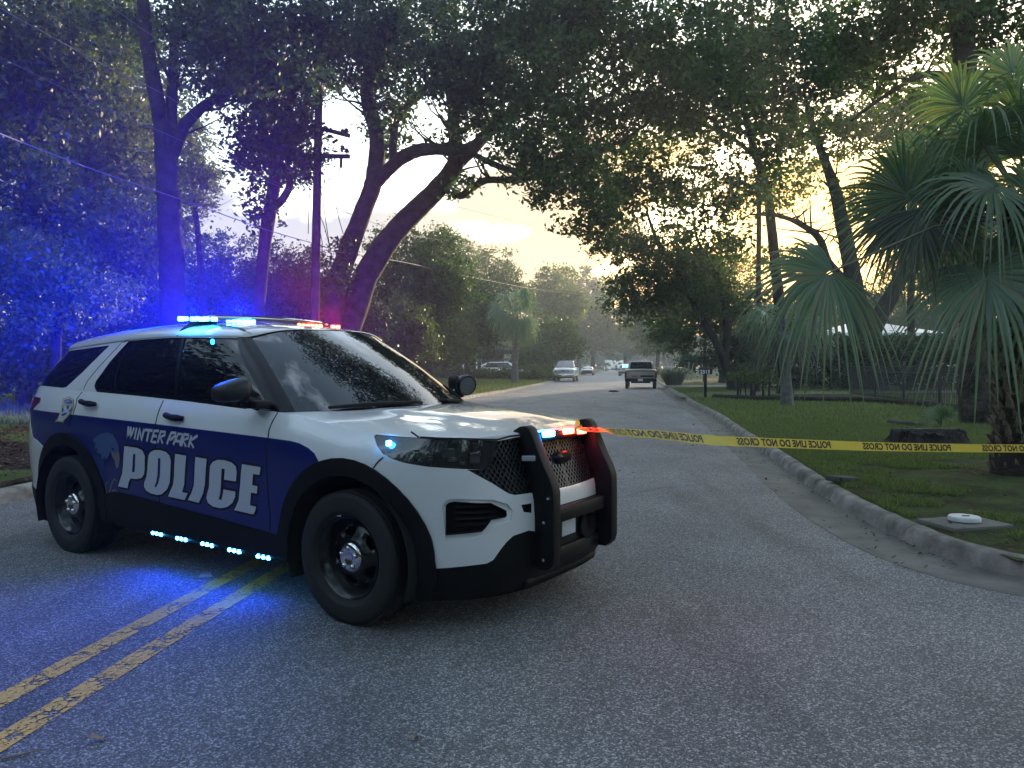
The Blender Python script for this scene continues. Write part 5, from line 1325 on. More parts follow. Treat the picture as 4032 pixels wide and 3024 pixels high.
# headlight innards seen through the lens
for sg in (1, -1):
    hu = np.array(head)
    for (px, py, w, h) in ((1150, 740, .07, .05), (1480, 800, .06, .06), (930, 810, .03, .03), (1200, 820, .05, .025), (760, 710, .03, .012), (1320, 870, .03, .02), (1530, 750, .025, .03)):
        t_, z_ = LI(R5((px, py)))[0]; P = LS(np.array([t_]), np.array([z_]))[0]; n_ = snorm(LS, np.array([t_]), np.array([z_]))[0]
        if n_[0] < 0: n_ = -n_
        rot = Matrix((Vector(n_), Vector((0, 0, 1)).cross(Vector(n_)), Vector((0, 0, 1)))).transposed()
        P = P - n_ * .001; mb = MB(); b0 = 0; mb.rbox(tuple(P), (.012, w, h), .005, 0, rot)
        if sg < 0: mb.v[b0:] = [(v[0], -v[1], v[2]) for v in mb.v[b0:]]
        cobj('lamp_reflector', mb, M_refl)
led('flash_led', (1400 + 415 / 3.16, 1550 + 618 / 3.16), .03, .03, M_blue, 0, LS(np.array([LI(R5((415, 618)))[0][0]]), np.array([1.0]))[0][0] + .012, suv, (.5, .9, 0))
# ---- push bumper
near_side = R6((720, 330), (735, 265), (790, 230), (840, 225), (880, 250), (915, 320), (965, 460), (1015, 590), (1065, 700), (1092, 780), (1102, 840), (1105, 1000), (1105, 1440), (1090, 1500), (1040, 1545), (960, 1530), (915, 1490), (905, 1200), (900, 900), (880, 740), (830, 580), (760, 440))
side = [tuple(carray(x, y, 1, .40)[[0, 2]]) for x, y in near_side]
pb = empty('push_bumper', (.9, 0, .5)); pb.parent = suv
def pbobj(name, mb, m_, par=None):
    o = cobj(name, mb, m_, pb if par is None else par, 30); 
    if par is None: o.location = (-.9, 0, -.5)
    return o
for sg in (1, -1):
    bm = bmesh.new()
    vs = [bm.verts.new((x, -sg * .40, z)) for x, z in side]; f = bm.faces.new(vs)
    r_ = bmesh.ops.extrude_face_region(bm, geom=[f]); 
    for e in r_['geom']:
        if isinstance(e, bmesh.types.BMVert): e.co.y = -sg * .315
    bmesh.ops.recalc_face_normals(bm, faces=bm.faces)
    bmesh.ops.bevel(bm, geom=[e for e in bm.edges if abs(e.calc_face_angle(0)) > 1.2], offset=.010, segments=2, profile=.5, affect='EDGES')
    me = bpy.data.meshes.new('upright'); bm.to_mesh(me); bm.free(); me.materials.append(M_bar)
    me.polygons.foreach_set('use_smooth', np.ones(len(me.polygons), bool)); me.set_sharp_from_angle(angle=RAD(35))
    o = bpy.data.objects.new('upright', me); COL.objects.link(o); o.parent = pb; o.location = (-.9, 0, -.5)
    for (bx, bz) in ((2160, 1963), (2090, 2200), (2140, 2205), (2143, 2058)):
        q_ = carray(bx, bz, 1, .402); mb = MB(); axlathe(mb, Vector((q_[0], sg * .402, q_[2])), Vector((0, sg, 0)), [(.011, 0), (.009, .007), (.001, .008)], 10); pbobj('bolt', mb, M_chrome)
mb = MB(); mb.rbox((.945, 0, .600), (.05, .60, .085), .012); pbobj('crossbar', mb, M_bar)
mb = MB(); mb.rbox((.90, 0, .36), (.06, .60, .09), .012); pbobj('crossbar', mb, M_bar)
mb = MB()
for sg in (1, -1): mb.rbox((.86, sg * .33, .45), (.16, .03, .16), .01); mb.rbox((.84, sg * .33, .78), (.10, .03, .06), .01)
pbobj('bracket', mb, M_bar)
# siren speaker, plate, tow hooks below the crossbar
mb = MB(); axlathe(mb, Vector((.90, -.16, .475)), Vector((1, .1, 0)), [(.02, -.05), (.075, -.03), (.085, .03), (.078, .035), (.06, .0), (.02, -.02), (.001, -.02)]); pbobj('siren_speaker', mb, M_plast)
mb = MB(); mb.rbox((.905, .05, .50), (.012, .16, .10), .004); pbobj('mount_plate', mb, M_silver)
mb = MB(); mb.rbox((.73, 0, .232), (.24, .84, .06), .028); cobj('skid_plate', mb, M_plast)
PBL = []
for px, mtl, w in (((2160, 1709), M_blue, .105), ((2238, 1698), M_red, .105), ((2290, 1697), M_red, .09)):
    ob, p = led('flash_led', px, w, .032, mtl, 0, .862, suv, (1, .1, 0)); PBL.append((p, mtl))
mb = MB(); mb.rbox((.830, 0, 1.036), (.05, .64, .045), .012); cobj('flash_led_housing', mb, M_plast)
q_ = carray(1700 + 878 / 2.304, 1580 + 518 / 2.304, 1, .33)
led('flash_led', (1700 + 878 / 2.304, 1580 + 518 / 2.304), .075, .03, mat('clear_led', (.35, .37, .42), .1, coat=1.0), 0, .90, suv, (.6, 1, 0))
# ---- running board light strip: five clusters of three LEDs under the right sill
mb = MB(); mb.rbox((-1.45, .90, .275), (2.0, .04, .03), .006); strip_o = cobj('sill_light_bar', mb, M_plast)
SILL = []
for trio in (((557, 1378), (600, 1386), (645, 1395)), ((822, 1434), (867, 1444), (912, 1453)), ((1097, 1495), (1146, 1505), (1195, 1516)), ((1390, 1562), (1441, 1572), (1492, 1583)), ((1700, 1631), (1755, 1642), (1810, 1652))):
    mb = MB(); cc = []
    for t_ in trio:
        (px, py), = RL(t_); p = carray(px, py, 1, .925); cc.append(p)
        axlathe(mb, Vector(p), Vector((0, 1, 0)), [(.013, -.012), (.013, 0), (.009, .006), (.001, .008)], 12)
    cobj('sill_led', mb, M_blue, strip_o); SILL.append(np.mean(cc, 0))
# rear quarter glass warning LED
led('flash_led', (254, 1492), .05, .02, mat('dim_blue_led', (.02, .1, .4), .2, emit=(.05, .35, 1), estr=2.5), 1, .80, suv, (0, 1, 0), 2)
decal(GS, GI(R3((2152, 663), (2225, 668), (2238, 700), (2185, 700))), .003, 'windshield_sticker', SILVER)
# ============================================================ other vehicles
RDIR = math.atan2(1, .157)            # heading of the road
M_silv = mat('silver_paint', (.42, .41, .39), .28, metal=.3, coat=1)
M_tan = mat('tan_paint', (.30, .285, .255), .35, coat=.6, var=.08)
M_dkpaint = mat('dark_paint', (.02, .02, .024), .25, coat=1)
M_pale = mat('pale_hood_paint', (.50, .48, .42), .3, coat=1)
M_whitev = mat('van_white', (.75, .76, .78), .3, coat=.8)
M_vglass = mat('vehicle_glass', (.012, .014, .018), .03, coat=1)
M_plate = mat('number_plate', (.62, .62, .60), .5)
M_head = mat('vehicle_headlight', (.5, .5, .48), .08, coat=1)
def vwheel(par, x, y, r, w=.22):
    root = empty('wheel', (x, y, r)); root.parent = par
    mb = MB(); h = w / 2
    mb.lathe([(r * .62, -h * .8), (r * .8, -h), (r * .96, -h * .9), (r, -h * .6), (r, h * .6), (r * .96, h * .9), (r * .8, h), (r * .62, h * .8)], 28, 'y'); mb.build('tyre', M_tyre, root)
    mb = MB(); mb.lathe([(r * .62, -h * .8), (r * .56, -h * .6), (r * .2, -h * .7), (.001, -h * .72)], 24, 'y'); mb.lathe([(r * .62, h * .8), (r * .56, h * .6), (r * .2, h * .7), (.001, h * .72)], 24, 'y'); mb.build('rim', M_chrome, root)
def loft(mb, secs, m=0):
    """secs: list of (x, [(y,z)...] half outline from bottom centre up to top centre)"""
    rows = []
    for x, hp in secs:
        full = [(x, y, z) for y, z in hp] + [(x, -y, z) for y, z in reversed(hp)]
        rows.append(full)
    n = len(rows[0]); V = [p for r in rows for p in r]
    Fs = [(i * n + j, i * n + (j + 1) % n, (i + 1) * n + (j + 1) % n, (i + 1) * n + j) for i in range(len(rows) - 1) for j in range(n)]
    Fs += [tuple(range(n))[::-1], tuple(range((len(rows) - 1) * n, len(rows) * n))]
    mb.add(V, Fs, m)
def lower_sec(hw, z0, z1, r=.08):
    return [(0, z0), (hw * .9, z0), (hw, z0 + r * 1.6), (hw * 1.01, (z0 + z1) / 2), (hw * .985, z1 - r), (hw * .93, z1 - r * .2), (0, z1 + .02)]
def house_sec(hb, ht, z0, z1):
    return [(0, z0), (hb, z0), (hb * .98, z0 + (z1 - z0) * .3), (ht * 1.03, z1 - .10), (ht * .94, z1 - .02), (0, z1 + .015)]
def vehicle(name, label, cat, loc, heading, paint, spec, group=None):
    """spec: hw, lower [(x,z0,z1,hwk)], cabin [(x,hb,ht,z0,z1)], wheels (xf,xr,r), extras callback"""
    root = empty(name, (loc[0], loc[1], 0), heading); tag(root, label, cat, group)
    hw = spec['hw']
    mb = MB(); loft(mb, [(x, lower_sec(hw * k, z0, z1)) for x, z0, z1, k in spec['lower']]); mb.build('body', paint, root, 30)
    mb = MB(); loft(mb, [(x, house_sec(hb, ht, z0, z1)) for x, hb, ht, z0, z1 in spec['cabin']]); mb.build('cabin', spec.get('cabin_mat', paint), root, 30)
    xf, xr, r = spec['wheels']
    for x in (xf, xr):
        for sg in (1, -1): vwheel(root, x, sg * (hw - .13), r)
    return root
def vbox(name, par, c, d, m, r=.02, rot=None):
    mb = MB(); mb.rbox(c, d, r, 0, rot); return mb.build(name, m, par, 35)
def pane(name, par, pts, m, t=.012):
    """window pane: four or more corner points, given thickness along the face normal"""
    P = [Vector(p) for p in pts]; n = (P[1] - P[0]).cross(P[2] - P[0]).normalized()
    mb = MB(); k = len(P); mb.add([p + n * t for p in P] + [p - n * t for p in P], [tuple(range(k)), tuple(range(2 * k - 1, k - 1, -1))] + [(i, i + k, (i + 1) % k + k, (i + 1) % k) for i in range(k)])
    return mb.build(name, m, par, 20)

# silver pickup facing the camera on the left
c = (ground(2183, 1503)[:2] + ground(2270, 1502)[:2]) / 2
tr = vehicle('parked_pickup', 'silver crew cab pickup parked facing the camera at the left kerb', 'pickup truck', (c[0] + .12, c[1] + 1.0), RDIR + math.pi, M_silv, dict(hw=1.0,
    lower=[(2.75, .42, 1.05, .86), (2.62, .40, 1.16, .97), (2.2, .40, 1.24, 1.0), (.9, .40, 1.28, 1.0), (.85, .40, 1.30, 1.0), (-2.9, .42, 1.32, 1.0), (-3.0, .45, 1.30, .98)],
    cabin=[(1.0, .90, .80, 1.22, 1.30), (.62, .90, .76, 1.24, 1.60), (.25, .90, .72, 1.26, 1.88), (-.4, .90, .73, 1.28, 1.95), (-1.3, .90, .73, 1.28, 1.94), (-1.55, .90, .78, 1.28, 1.80), (-1.65, .90, .86, 1.28, 1.40)], wheels=(1.85, -1.85, .40)))
pane('windshield', tr, [(.98, .78, 1.33), (.98, -.78, 1.33), (.30, -.66, 1.86), (.30, .66, 1.86)], M_vglass, .02)
for sg in (1, -1): pane('side_window', tr, [(.5, sg * .91, 1.36), (-1.3, sg * .91, 1.38), (-1.25, sg * .78, 1.84), (.2, sg * .78, 1.84)][::sg], M_vglass, .02)
vbox('grille', tr, (2.73, 0, .93), (.08, 1.05, .30), M_dkpaint); vbox('grille_bar', tr, (2.775, 0, .98), (.03, 1.2, .05), M_chrome); vbox('grille_bar', tr, (2.775, 0, .86), (.03, 1.2, .05), M_chrome); vbox('emblem', tr, (2.79, 0, .98), (.02, .22, .09), mat('emblem_blue', (.02, .05, .2), .2))
for sg in (1, -1):
    vbox('headlight', tr, (2.68, sg * .76, .97), (.12, .30, .24), M_head); vbox('side_mirror', tr, (.75, sg * 1.10, 1.38), (.12, .22, .22), M_dkpaint, .04); vbox('fog_light', tr, (2.80, sg * .70, .55), (.04, .16, .09), M_dkpaint)
vbox('bumper', tr, (2.74, 0, .60), (.18, 1.92, .26), M_chrome, .05); vbox('air_dam', tr, (2.70, 0, .42), (.12, 1.7, .12), M_plast); vbox('number_plate', tr, (2.85, 0, .62), (.02, .31, .16), M_plate, .003)
# old tan pickup seen from behind on the right
c = (ground(2150 + 1215 / 3.687, 1350 + 660 / 3.687)[:2] + ground(2150 + 1672 / 3.687, 1350 + 676 / 3.687)[:2]) / 2
op = vehicle('parked_pickup', 'old tan pickup seen from behind with a black strip across its tailgate', 'pickup truck', (c[0] + .1, c[1] + 2.1), RDIR - .02, M_tan, dict(hw=.99,
    lower=[(2.5, .45, 1.05, .94), (2.3, .44, 1.12, .98), (.6, .44, 1.18, 1.0), (.55, .44, 1.2, 1.0), (-2.3, .52, 1.22, 1.0), (-2.42, .54, 1.20, .98)],
    cabin=[(.55, .86, .82, 1.12, 1.25), (.1, .88, .72, 1.14, 1.70), (-.1, .88, .70, 1.16, 1.78), (-.7, .88, .70, 1.16, 1.78), (-.85, .88, .74, 1.16, 1.68), (-.95, .90, .84, 1.16, 1.22)], wheels=(1.6, -1.55, .37)))
pane('rear_window', op, [(-.955, .70, 1.26), (-.955, -.70, 1.26), (-.865, -.62, 1.68), (-.865, .62, 1.68)][::-1], M_vglass, .03)
mb = MB(); mb.rbox((-2.43, 0, .88), (.05, 1.62, .54), .03); mb.build('tailgate', M_tan, op); vbox('tailgate_strip', op, (-2.46, -.38, .80), (.02, .82, .10), M_plast, .005); vbox('tailgate_strip', op, (-2.46, 0, 1.12), (.03, 1.7, .05), M_dkpaint, .01)
for sg in (1, -1): vbox('tail_light', op, (-2.43, sg * .93, .90), (.06, .12, .42), M_tail); vbox('side_mirror', op, (.45, sg * 1.14, 1.22), (.10, .18, .20), M_silv, .03)
vbox('reflector', op, (-2.47, .38, .80), (.012, .28, .09), mat('red_flare_patch', (.60, .05, .04), .15, coat=1), .004)  # red flare reflection put in as a coloured patch on the tailgate
vbox('bumper', op, (-2.50, 0, .56), (.14, 1.96, .20), M_plast, .04); vbox('number_plate', op, (-2.58, .02, .56), (.02, .30, .15), M_plate, .003)
mb = MB(); mb.lathe([(.15, -.02), (.165, 0), (.15, .02), (.135, 0), (.15, -.02)], 20, 'x', (.0, .38, 1.32)); mb.build('steering_wheel', M_dkpaint, op)
vbox('undercarriage', op, (-.2, 0, .46), (4.2, 1.2, .2), M_dark)
# dark sedan with a pale bonnet, further off on the left
c = (ground(2150 + 530 / 3.687, 1350 + 474 / 3.687)[:2] + ground(2150 + 700 / 3.687, 1350 + 470 / 3.687)[:2]) / 2
sd = vehicle('parked_sedan', 'dark sedan with a pale bonnet facing the camera beyond the silver pickup', 'car', (c[0], c[1] + 1), RDIR + math.pi, M_dkpaint, dict(hw=.95, lower=[(2.45, .30, .70, .85), (2.3, .26, .80, .96), (1.0, .24, .95, 1.0), (-1.6, .24, 1.0, 1.0), (-2.4, .3, .95, .92)],
    cabin=[(1.0, .84, .80, .90, .98), (.5, .85, .68, .92, 1.30), (.1, .85, .64, .94, 1.42), (-.8, .85, .64, .94, 1.42), (-1.3, .85, .70, .94, 1.25), (-1.8, .84, .78, .94, 1.02)], cabin_mat=M_pale, wheels=(1.5, -1.45, .33)))
pane('windshield', sd, [(.93, .74, 1.0), (.93, -.74, 1.0), (.22, -.60, 1.38), (.22, .60, 1.38)], M_vglass, .03)
mb = MB(); loft(mb, [(2.35, [(0, .78), (.7, .77), (.74, .79), (.7, .80), (0, .83)]), (1.05, [(0, .93), (.78, .90), (.82, .93), (.78, .96), (0, .99)])]); mb.build('hood', M_pale, sd)
for sg in (1, -1): vbox('headlight', sd, (2.36, sg * .68, .66), (.1, .34, .14), M_head)
vbox('grille', sd, (2.43, 0, .60), (.06, .8, .14), M_gblack)
# second patrol car with blue lights in the rear window
pc = vehicle('patrol_car', 'grey patrol car seen from behind far off with blue lights in its rear window', 'police car', tuple(ground(2150 + 1155 / 3.687, 1350 + 482 / 3.687)[:2] + np.array([.4, 2.3])), RDIR - .05, mat('grey_paint', (.30, .31, .33), .3, coat=1), dict(hw=.98, lower=[(2.4, .32, .85, .88), (2.2, .3, 1.0, .97), (1.0, .28, 1.05, 1.0), (-2.2, .30, 1.08, 1.0), (-2.4, .34, 1.05, .93)],
    cabin=[(1.0, .86, .84, 1.0, 1.08), (.3, .88, .70, 1.02, 1.60), (-.2, .88, .70, 1.02, 1.70), (-1.6, .88, .70, 1.04, 1.68), (-2.1, .87, .72, 1.04, 1.50), (-2.35, .86, .80, 1.04, 1.12)], wheels=(1.5, -1.5, .37)))
pane('rear_window', pc, [(-2.34, .70, 1.16), (-2.34, -.70, 1.16), (-2.10, -.62, 1.50), (-2.10, .62, 1.50)][::-1], M_vglass, .03)
for sg in (1, -1):
    vbox('flash_led', pc, (-2.30, sg * .22, 1.36), (.05, .30, .24), mat('far_blue_lamp', (.02, .2, .5), .2, emit=(.04, .55, 1.0), estr=5), .06); vbox('tail_light', pc, (-2.40, sg * .82, .95), (.08, .24, .16), M_tail)
vbox('bumper', pc, (-2.42, 0, .5), (.12, 1.8, .26), M_plast, .04); vbox('number_plate', pc, (-2.46, 0, .80), (.02, .3, .15), M_plate, .003)
# white camper far down the road, side on
q = ground(2150 + 985 / 3.687, 1350 + 405 / 3.687)[:2]; k = 205 / q[1]; q = q * k
rv = empty('camper', (q[0] + .6, q[1], 0), math.pi); tag(rv, 'white boxy camper standing across the far end of the road', 'camper')
vbox('body', rv, (-.6, 0, 1.85), (4.4, 2.2, 2.1), M_whitev, .08); vbox('overcab', rv, (2.2, 0, 2.55), (1.6, 2.2, .7), M_whitev, .08)
mb = MB(); loft(mb, [(3.4, [(0, .5), (.85, .5), (.9, .7), (.9, .9), (.85, 1.1), (0, 1.15)]), (2.4, [(0, .5), (.92, .5), (.95, .7), (.95, 1.0), (.9, 1.25), (0, 1.3)]), (1.7, [(0, .5), (.92, .5), (.95, .9), (.95, 1.6), (.85, 2.15), (0, 2.2)]), (1.4, [(0, .5), (.92, .5), (.95, .9), (.95, 1.6), (.85, 2.15), (0, 2.2)])]); mb.build('cab', M_whitev, rv)
for sg in (1, -1): vbox('cab_window', rv, (1.85, sg * .96, 1.55), (.9, .03, .5), M_vglass); vbox('side_window', rv, (-.9, sg * 1.11, 2.05), (1.0, .03, .55), M_vglass); vbox('door', rv, (.6, sg * 1.11, 1.6), (.7, .03, 1.5), M_plate)
for x in (2.5, -1.6):
    for sg in (1, -1): vwheel(rv, x, sg * .9, .40)
# white car in the left drive, mostly behind the hedge
c = at(2000, 1440, 74); wv = vehicle('parked_car', 'white car with dark windows in the left drive behind the sabal palm', 'car', (c[0] - .3, 74), .05, M_whitev, dict(hw=.95, lower=[(2.4, .4, .95, .85), (2.1, .38, 1.08, .97), (1.0, .36, 1.2, 1.0), (-2.2, .38, 1.22, 1.0), (-2.4, .4, 1.2, .9)],
    cabin=[(1.3, .86, .84, 1.12, 1.22), (.5, .88, .70, 1.14, 1.75), (.1, .88, .68, 1.16, 1.84), (-1.6, .88, .68, 1.16, 1.80), (-2.2, .87, .74, 1.16, 1.55), (-2.35, .86, .84, 1.16, 1.25)], wheels=(1.5, -1.5, .36)))
for sg in (1, -1): pane('side_window', wv, [(.75, sg * .89, 1.28), (-2.0, sg * .89, 1.30), (-1.7, sg * .73, 1.72), (.25, sg * .73, 1.74)][::sg], M_vglass, .02)
c = at(3640, 1440, 46); wc = vehicle('parked_car', 'white car parked behind the black fence and hedge at the right', 'car', (c[0], 46), math.pi + .3, M_whitev, dict(hw=.92, lower=[(2.3, .34, .8, .85), (2.0, .32, .95, .97), (.9, .3, 1.0, 1.0), (-2.2, .32, 1.02, .95)],
    cabin=[(1.0, .84, .82, .94, 1.02), (.4, .86, .68, .96, 1.40), (.0, .86, .66, .98, 1.52), (-1.3, .86, .66, .98, 1.50), (-1.9, .86, .74, .98, 1.15)], wheels=(1.4, -1.4, .34)))
for sg in (1, -1): pane('side_window', wc, [(.6, sg * .87, 1.08), (-1.5, sg * .87, 1.1), (-1.2, sg * .71, 1.42), (.1, sg * .71, 1.44)][::sg], M_vglass, .02)
pane('windshield', wc, [(.93, .72, 1.05), (.93, -.72, 1.05), (.12, -.62, 1.48), (.12, .62, 1.48)], M_vglass, .03)

# ---- people far down the road
def person(label, loc, heading, cloth, legs, stride=.0, arm=.1):
    root = empty('person', (loc[0], loc[1], 0), heading); tag(root, label, 'person', 'people by the camper')
    J = {'pel': (0, 0, .95, .14), 'waist': (0, 0, 1.10, .13), 'chest': (.01, 0, 1.32, .165), 'neck': (.01, 0, 1.48, .06), 'head': (.03, 0, 1.60, .095), 'top': (.02, 0, 1.72, .085)}
    E_ = [('pel', 'waist'), ('waist', 'chest'), ('chest', 'neck'), ('neck', 'head'), ('head', 'top')]
    for s_, sg in (('l', 1), ('r', -1)):
        J.update({s_ + 'hip': (0, sg * .09, .90, .09), s_ + 'knee': (.03 + sg * stride * .5, sg * .10, .50, .062), s_ + 'ank': (sg * stride, sg * .10, .09, .042), s_ + 'toe': (.14 + sg * stride, sg * .12, .035, .035),
                  s_ + 'sh': (.0, sg * .19, 1.41, .062), s_ + 'elb': (-.03, sg * (.23 + arm * .3), 1.13, .042), s_ + 'wri': (.08, sg * (.24 + arm * .2), .90, .032), s_ + 'hand': (.11, sg * (.24 + arm * .2), .82, .036)})
        E_ += [('pel', s_ + 'hip'), (s_ + 'hip', s_ + 'knee'), (s_ + 'knee', s_ + 'ank'), (s_ + 'ank', s_ + 'toe'), ('chest', s_ + 'sh'), (s_ + 'sh', s_ + 'elb'), (s_ + 'elb', s_ + 'wri'), (s_ + 'wri', s_ + 'hand')]
    names = list(J); me = bpy.data.meshes.new('body'); me.from_pydata([J[n][:3] for n in names], [(names.index(a), names.index(b)) for a, b in E_], [])
    o = bpy.data.objects.new('body', me); COL.objects.link(o)
    sk = o.modifiers.new('skin', 'SKIN'); o.modifiers.new('sub', 'SUBSURF').levels = 1
    for i, n in enumerate(names): me.skin_vertices[0].data[i].radius = (J[n][3], J[n][3]); me.skin_vertices[0].data[i].use_root = (n == 'pel')
    dg = bpy.context.evaluated_depsgraph_get(); ev = bpy.data.meshes.new_from_object(o.evaluated_get(dg)); bpy.data.objects.remove(o)
    o = bpy.data.objects.new('body', ev); COL.objects.link(o); o.parent = root
    skin = mat('skin', (.30, .18, .12), .6)
    for m_ in (cloth, legs, skin): ev.materials.append(m_)
    for p in ev.polygons: z = p.center[2]; p.material_index = 2 if z > 1.47 or (abs(p.center[1]) > .2 and z < .92) else (0 if z > .95 else 1); p.use_smooth = True
    mb = MB(); mb.lathe([(.001, 1.745), (.06, 1.735), (.095, 1.69), (.10, 1.63), (.08, 1.60)], 14, 'z', (.015, 0, 0)); mb.build('hair', mat('dark_hair', (.015, .012, .01), .7), root)
Mp = [mat('cloth_black', (.010, .010, .012), .9), mat('cloth_grey', (.10, .10, .12), .9), mat('cloth_tan', (.22, .19, .16), .9), mat('cloth_navy', (.015, .02, .05), .9)]
def ppos(px, py): q_ = ground(2150 + px / 3.687, 1350 + py / 3.687); return q_[:2] * (192 / q_[1])
person('person in black standing alone in front of the camper', ppos(1018, 415), 1.2, Mp[0], Mp[0])
person('person in grey top and dark trousers, right of the group left of the camper', ppos(884, 415), -.4, Mp[1], Mp[3], .06)
person('person in navy top in the middle of the group left of the camper', ppos(862, 416), .3, Mp[3], Mp[1])
person('person in pale tan top at the left end of the group by the camper', ppos(832, 417), 2.5, Mp[2], Mp[1], .05)
# ============================================================ palms, hedges, fences, houses, poles and small things
M_palm = leafmat('palm_leaf', (.065, .110, .062), (.15, .225, .125), .25, .38, .5, (.20, .16, .09))
M_palmd = leafmat('palm_dead_leaf', (.05, .06, .045), (.12, .13, .10), .2, .6, .3)
M_boot = noisy('palm_boot', [(.3, (.07, .05, .04)), (.5, (.30, .22, .17)), (.75, (.50, .38, .30))], 9, .85, .8, 30, 8, .02)
M_bootd = noisy('palm_fibre', [(.3, (.02, .015, .012)), (.7, (.07, .052, .04))], 9, .95, 1.0, 30, 8, .03)
M_palmtrunk = noisy('palm_trunk', [(.3, (.06, .055, .05)), (.7, (.20, .19, .18))], 8, .9, .9, 18, 8, .03)
def fan(mb, hub, axis, face, R, rng, nseg=44, spread=2.5, droop=.35, base=None, wid=.046, fold=.25):
    """costapalmate fan: blades radiate round the leaf axis in the plane of axis and face x axis, tips hang"""
    hub, axis, face = Vector(hub), Vector(axis).normalized(), Vector(face)
    face = (face - axis * face.dot(axis)).normalized(); side = face.cross(axis).normalized()
    for k in range(nseg):
        a = -spread + 2 * spread * (k + .5) / nseg + rng.uniform(-.02, .02)
        d = axis * math.cos(a) + side * math.sin(a) + face * (.10 * math.cos(a * 1.3) + rng.uniform(-.05, .05))
        d.normalize()
        L_ = R * (1.0 - .20 * (abs(a) / spread) ** 2) * rng.uniform(.88, 1.08)
        wv = face.cross(d).normalized(); dn = droop * rng.uniform(.6, 1.5)
        pts = []
        for t in (0.02, .18, .36, .54, .70, .84, 1.0):
            g = max(0, t - .30) ** 2 * 1.9 * dn * L_
            p = hub + d * L_ * t * (1 - .12 * dn * max(0, t - .3)) + Vector((0, 0, -g)) + axis * (.10 * R * (1 - abs(a) / spread))
            w = wid * R * (.25 + t * 2.2 if t < .34 else max(.03, 1.02 * (1 - (t - .34) / .66) ** .75))
            tw = wv * w * .5
            pts.append((p - tw, p + face * w * fold * (1 if t < .6 else .6), p + tw))
        V = [q for r in pts for q in r]; Fs = []
        for i in range(len(pts) - 1):
            a0 = i * 3; Fs += [(a0, a0 + 1, a0 + 4, a0 + 3), (a0 + 1, a0 + 2, a0 + 5, a0 + 4)]
        mb.add(V, Fs)
    if base is not None:
        b = Vector(base); m_ = (hub + b) / 2 + Vector((0, 0, .06 * (hub - b).length))
        mb.tube([b, m_, hub, hub + axis * R * .22], [.020, .016, .012, .006], 6)
def boots(mb, c0, h0, h1, r, rng, n, size=.2, lean=(0, 0)):
    for i in range(n):
        a = i * 2.399 + rng.uniform(-.1, .1); h = h0 + (h1 - h0) * i / n; k = (h - h0) / max(.01, h1 - h0)
        o = Vector((math.cos(a), math.sin(a), 0)); s_ = Vector((-math.sin(a), math.cos(a), 0))
        b = Vector((c0[0] + lean[0] * k, c0[1] + lean[1] * k, h)) + o * r * .75
        L_ = size * rng.uniform(.75, 1.25); w = size * .36
        for sg in (1, -1):    # split base: two prongs
            tip = b + o * L_ * .5 + Vector((0, 0, L_)) + s_ * sg * w * .75
            V = [b + s_ * sg * w * .0 - o * .03, b + s_ * sg * w - o * .03, b + s_ * sg * w * .9 + o * .05 + Vector((0, 0, L_ * .45)), b + o * .07 + Vector((0, 0, L_ * .4)), tip, tip - o * .035, b + s_ * sg * w * .8 - o * .01 + Vector((0, 0, L_ * .5))]
            mb.add(V, [(0, 1, 2, 3), (3, 2, 4), (2, 6, 5, 4), (1, 6, 2), (0, 3, 4, 5), (0, 5, 6, 1)])
def palm(name, label, base, top, r, fans, boot=None, barkm=None, group=None, seed=1, dead=0, skirt=0):
    rng = random.Random(seed); root = empty(name, tuple(base)); tag(root, label, 'palm', group); B = Vector(base)
    mb = MB(); pts = [Vector(base) + (Vector(top) - Vector(base)) * t for t in np.linspace(-.03, 1, 9)]
    mb.tube([p - B for p in pts], [r * (1.25 if i < 2 else 1.0) * rng.uniform(.94, 1.06) for i in range(9)], 14, 0, True, .04, rng); mb.build('trunk', barkm or M_palmtrunk, root, 60)
    if boot:
        mb = MB(); boots(mb, (0, 0), boot[0], boot[1], r, rng, boot[2], boot[3], ((top[0] - base[0]) * boot[1] / (top[2] - base[2]), (top[1] - base[1]) * boot[1] / (top[2] - base[2]))); o = mb.build('trunk_boots', M_boot, root, 30)
    for (hub, axis, face, R, kw) in fans:
        mb = MB(); kw = dict(kw); st = kw.pop('stem', True); mt = kw.pop('mat', M_palm)
        fan(mb, Vector(hub) - B, axis, face, R, rng, base=(Vector(top) - B - Vector((0, 0, .15))) if st else None, **kw); mb.build('frond', mt, root, 25)
    return root
def P3(vx, vy, d): return at(vx * VS, vy * VS, d)
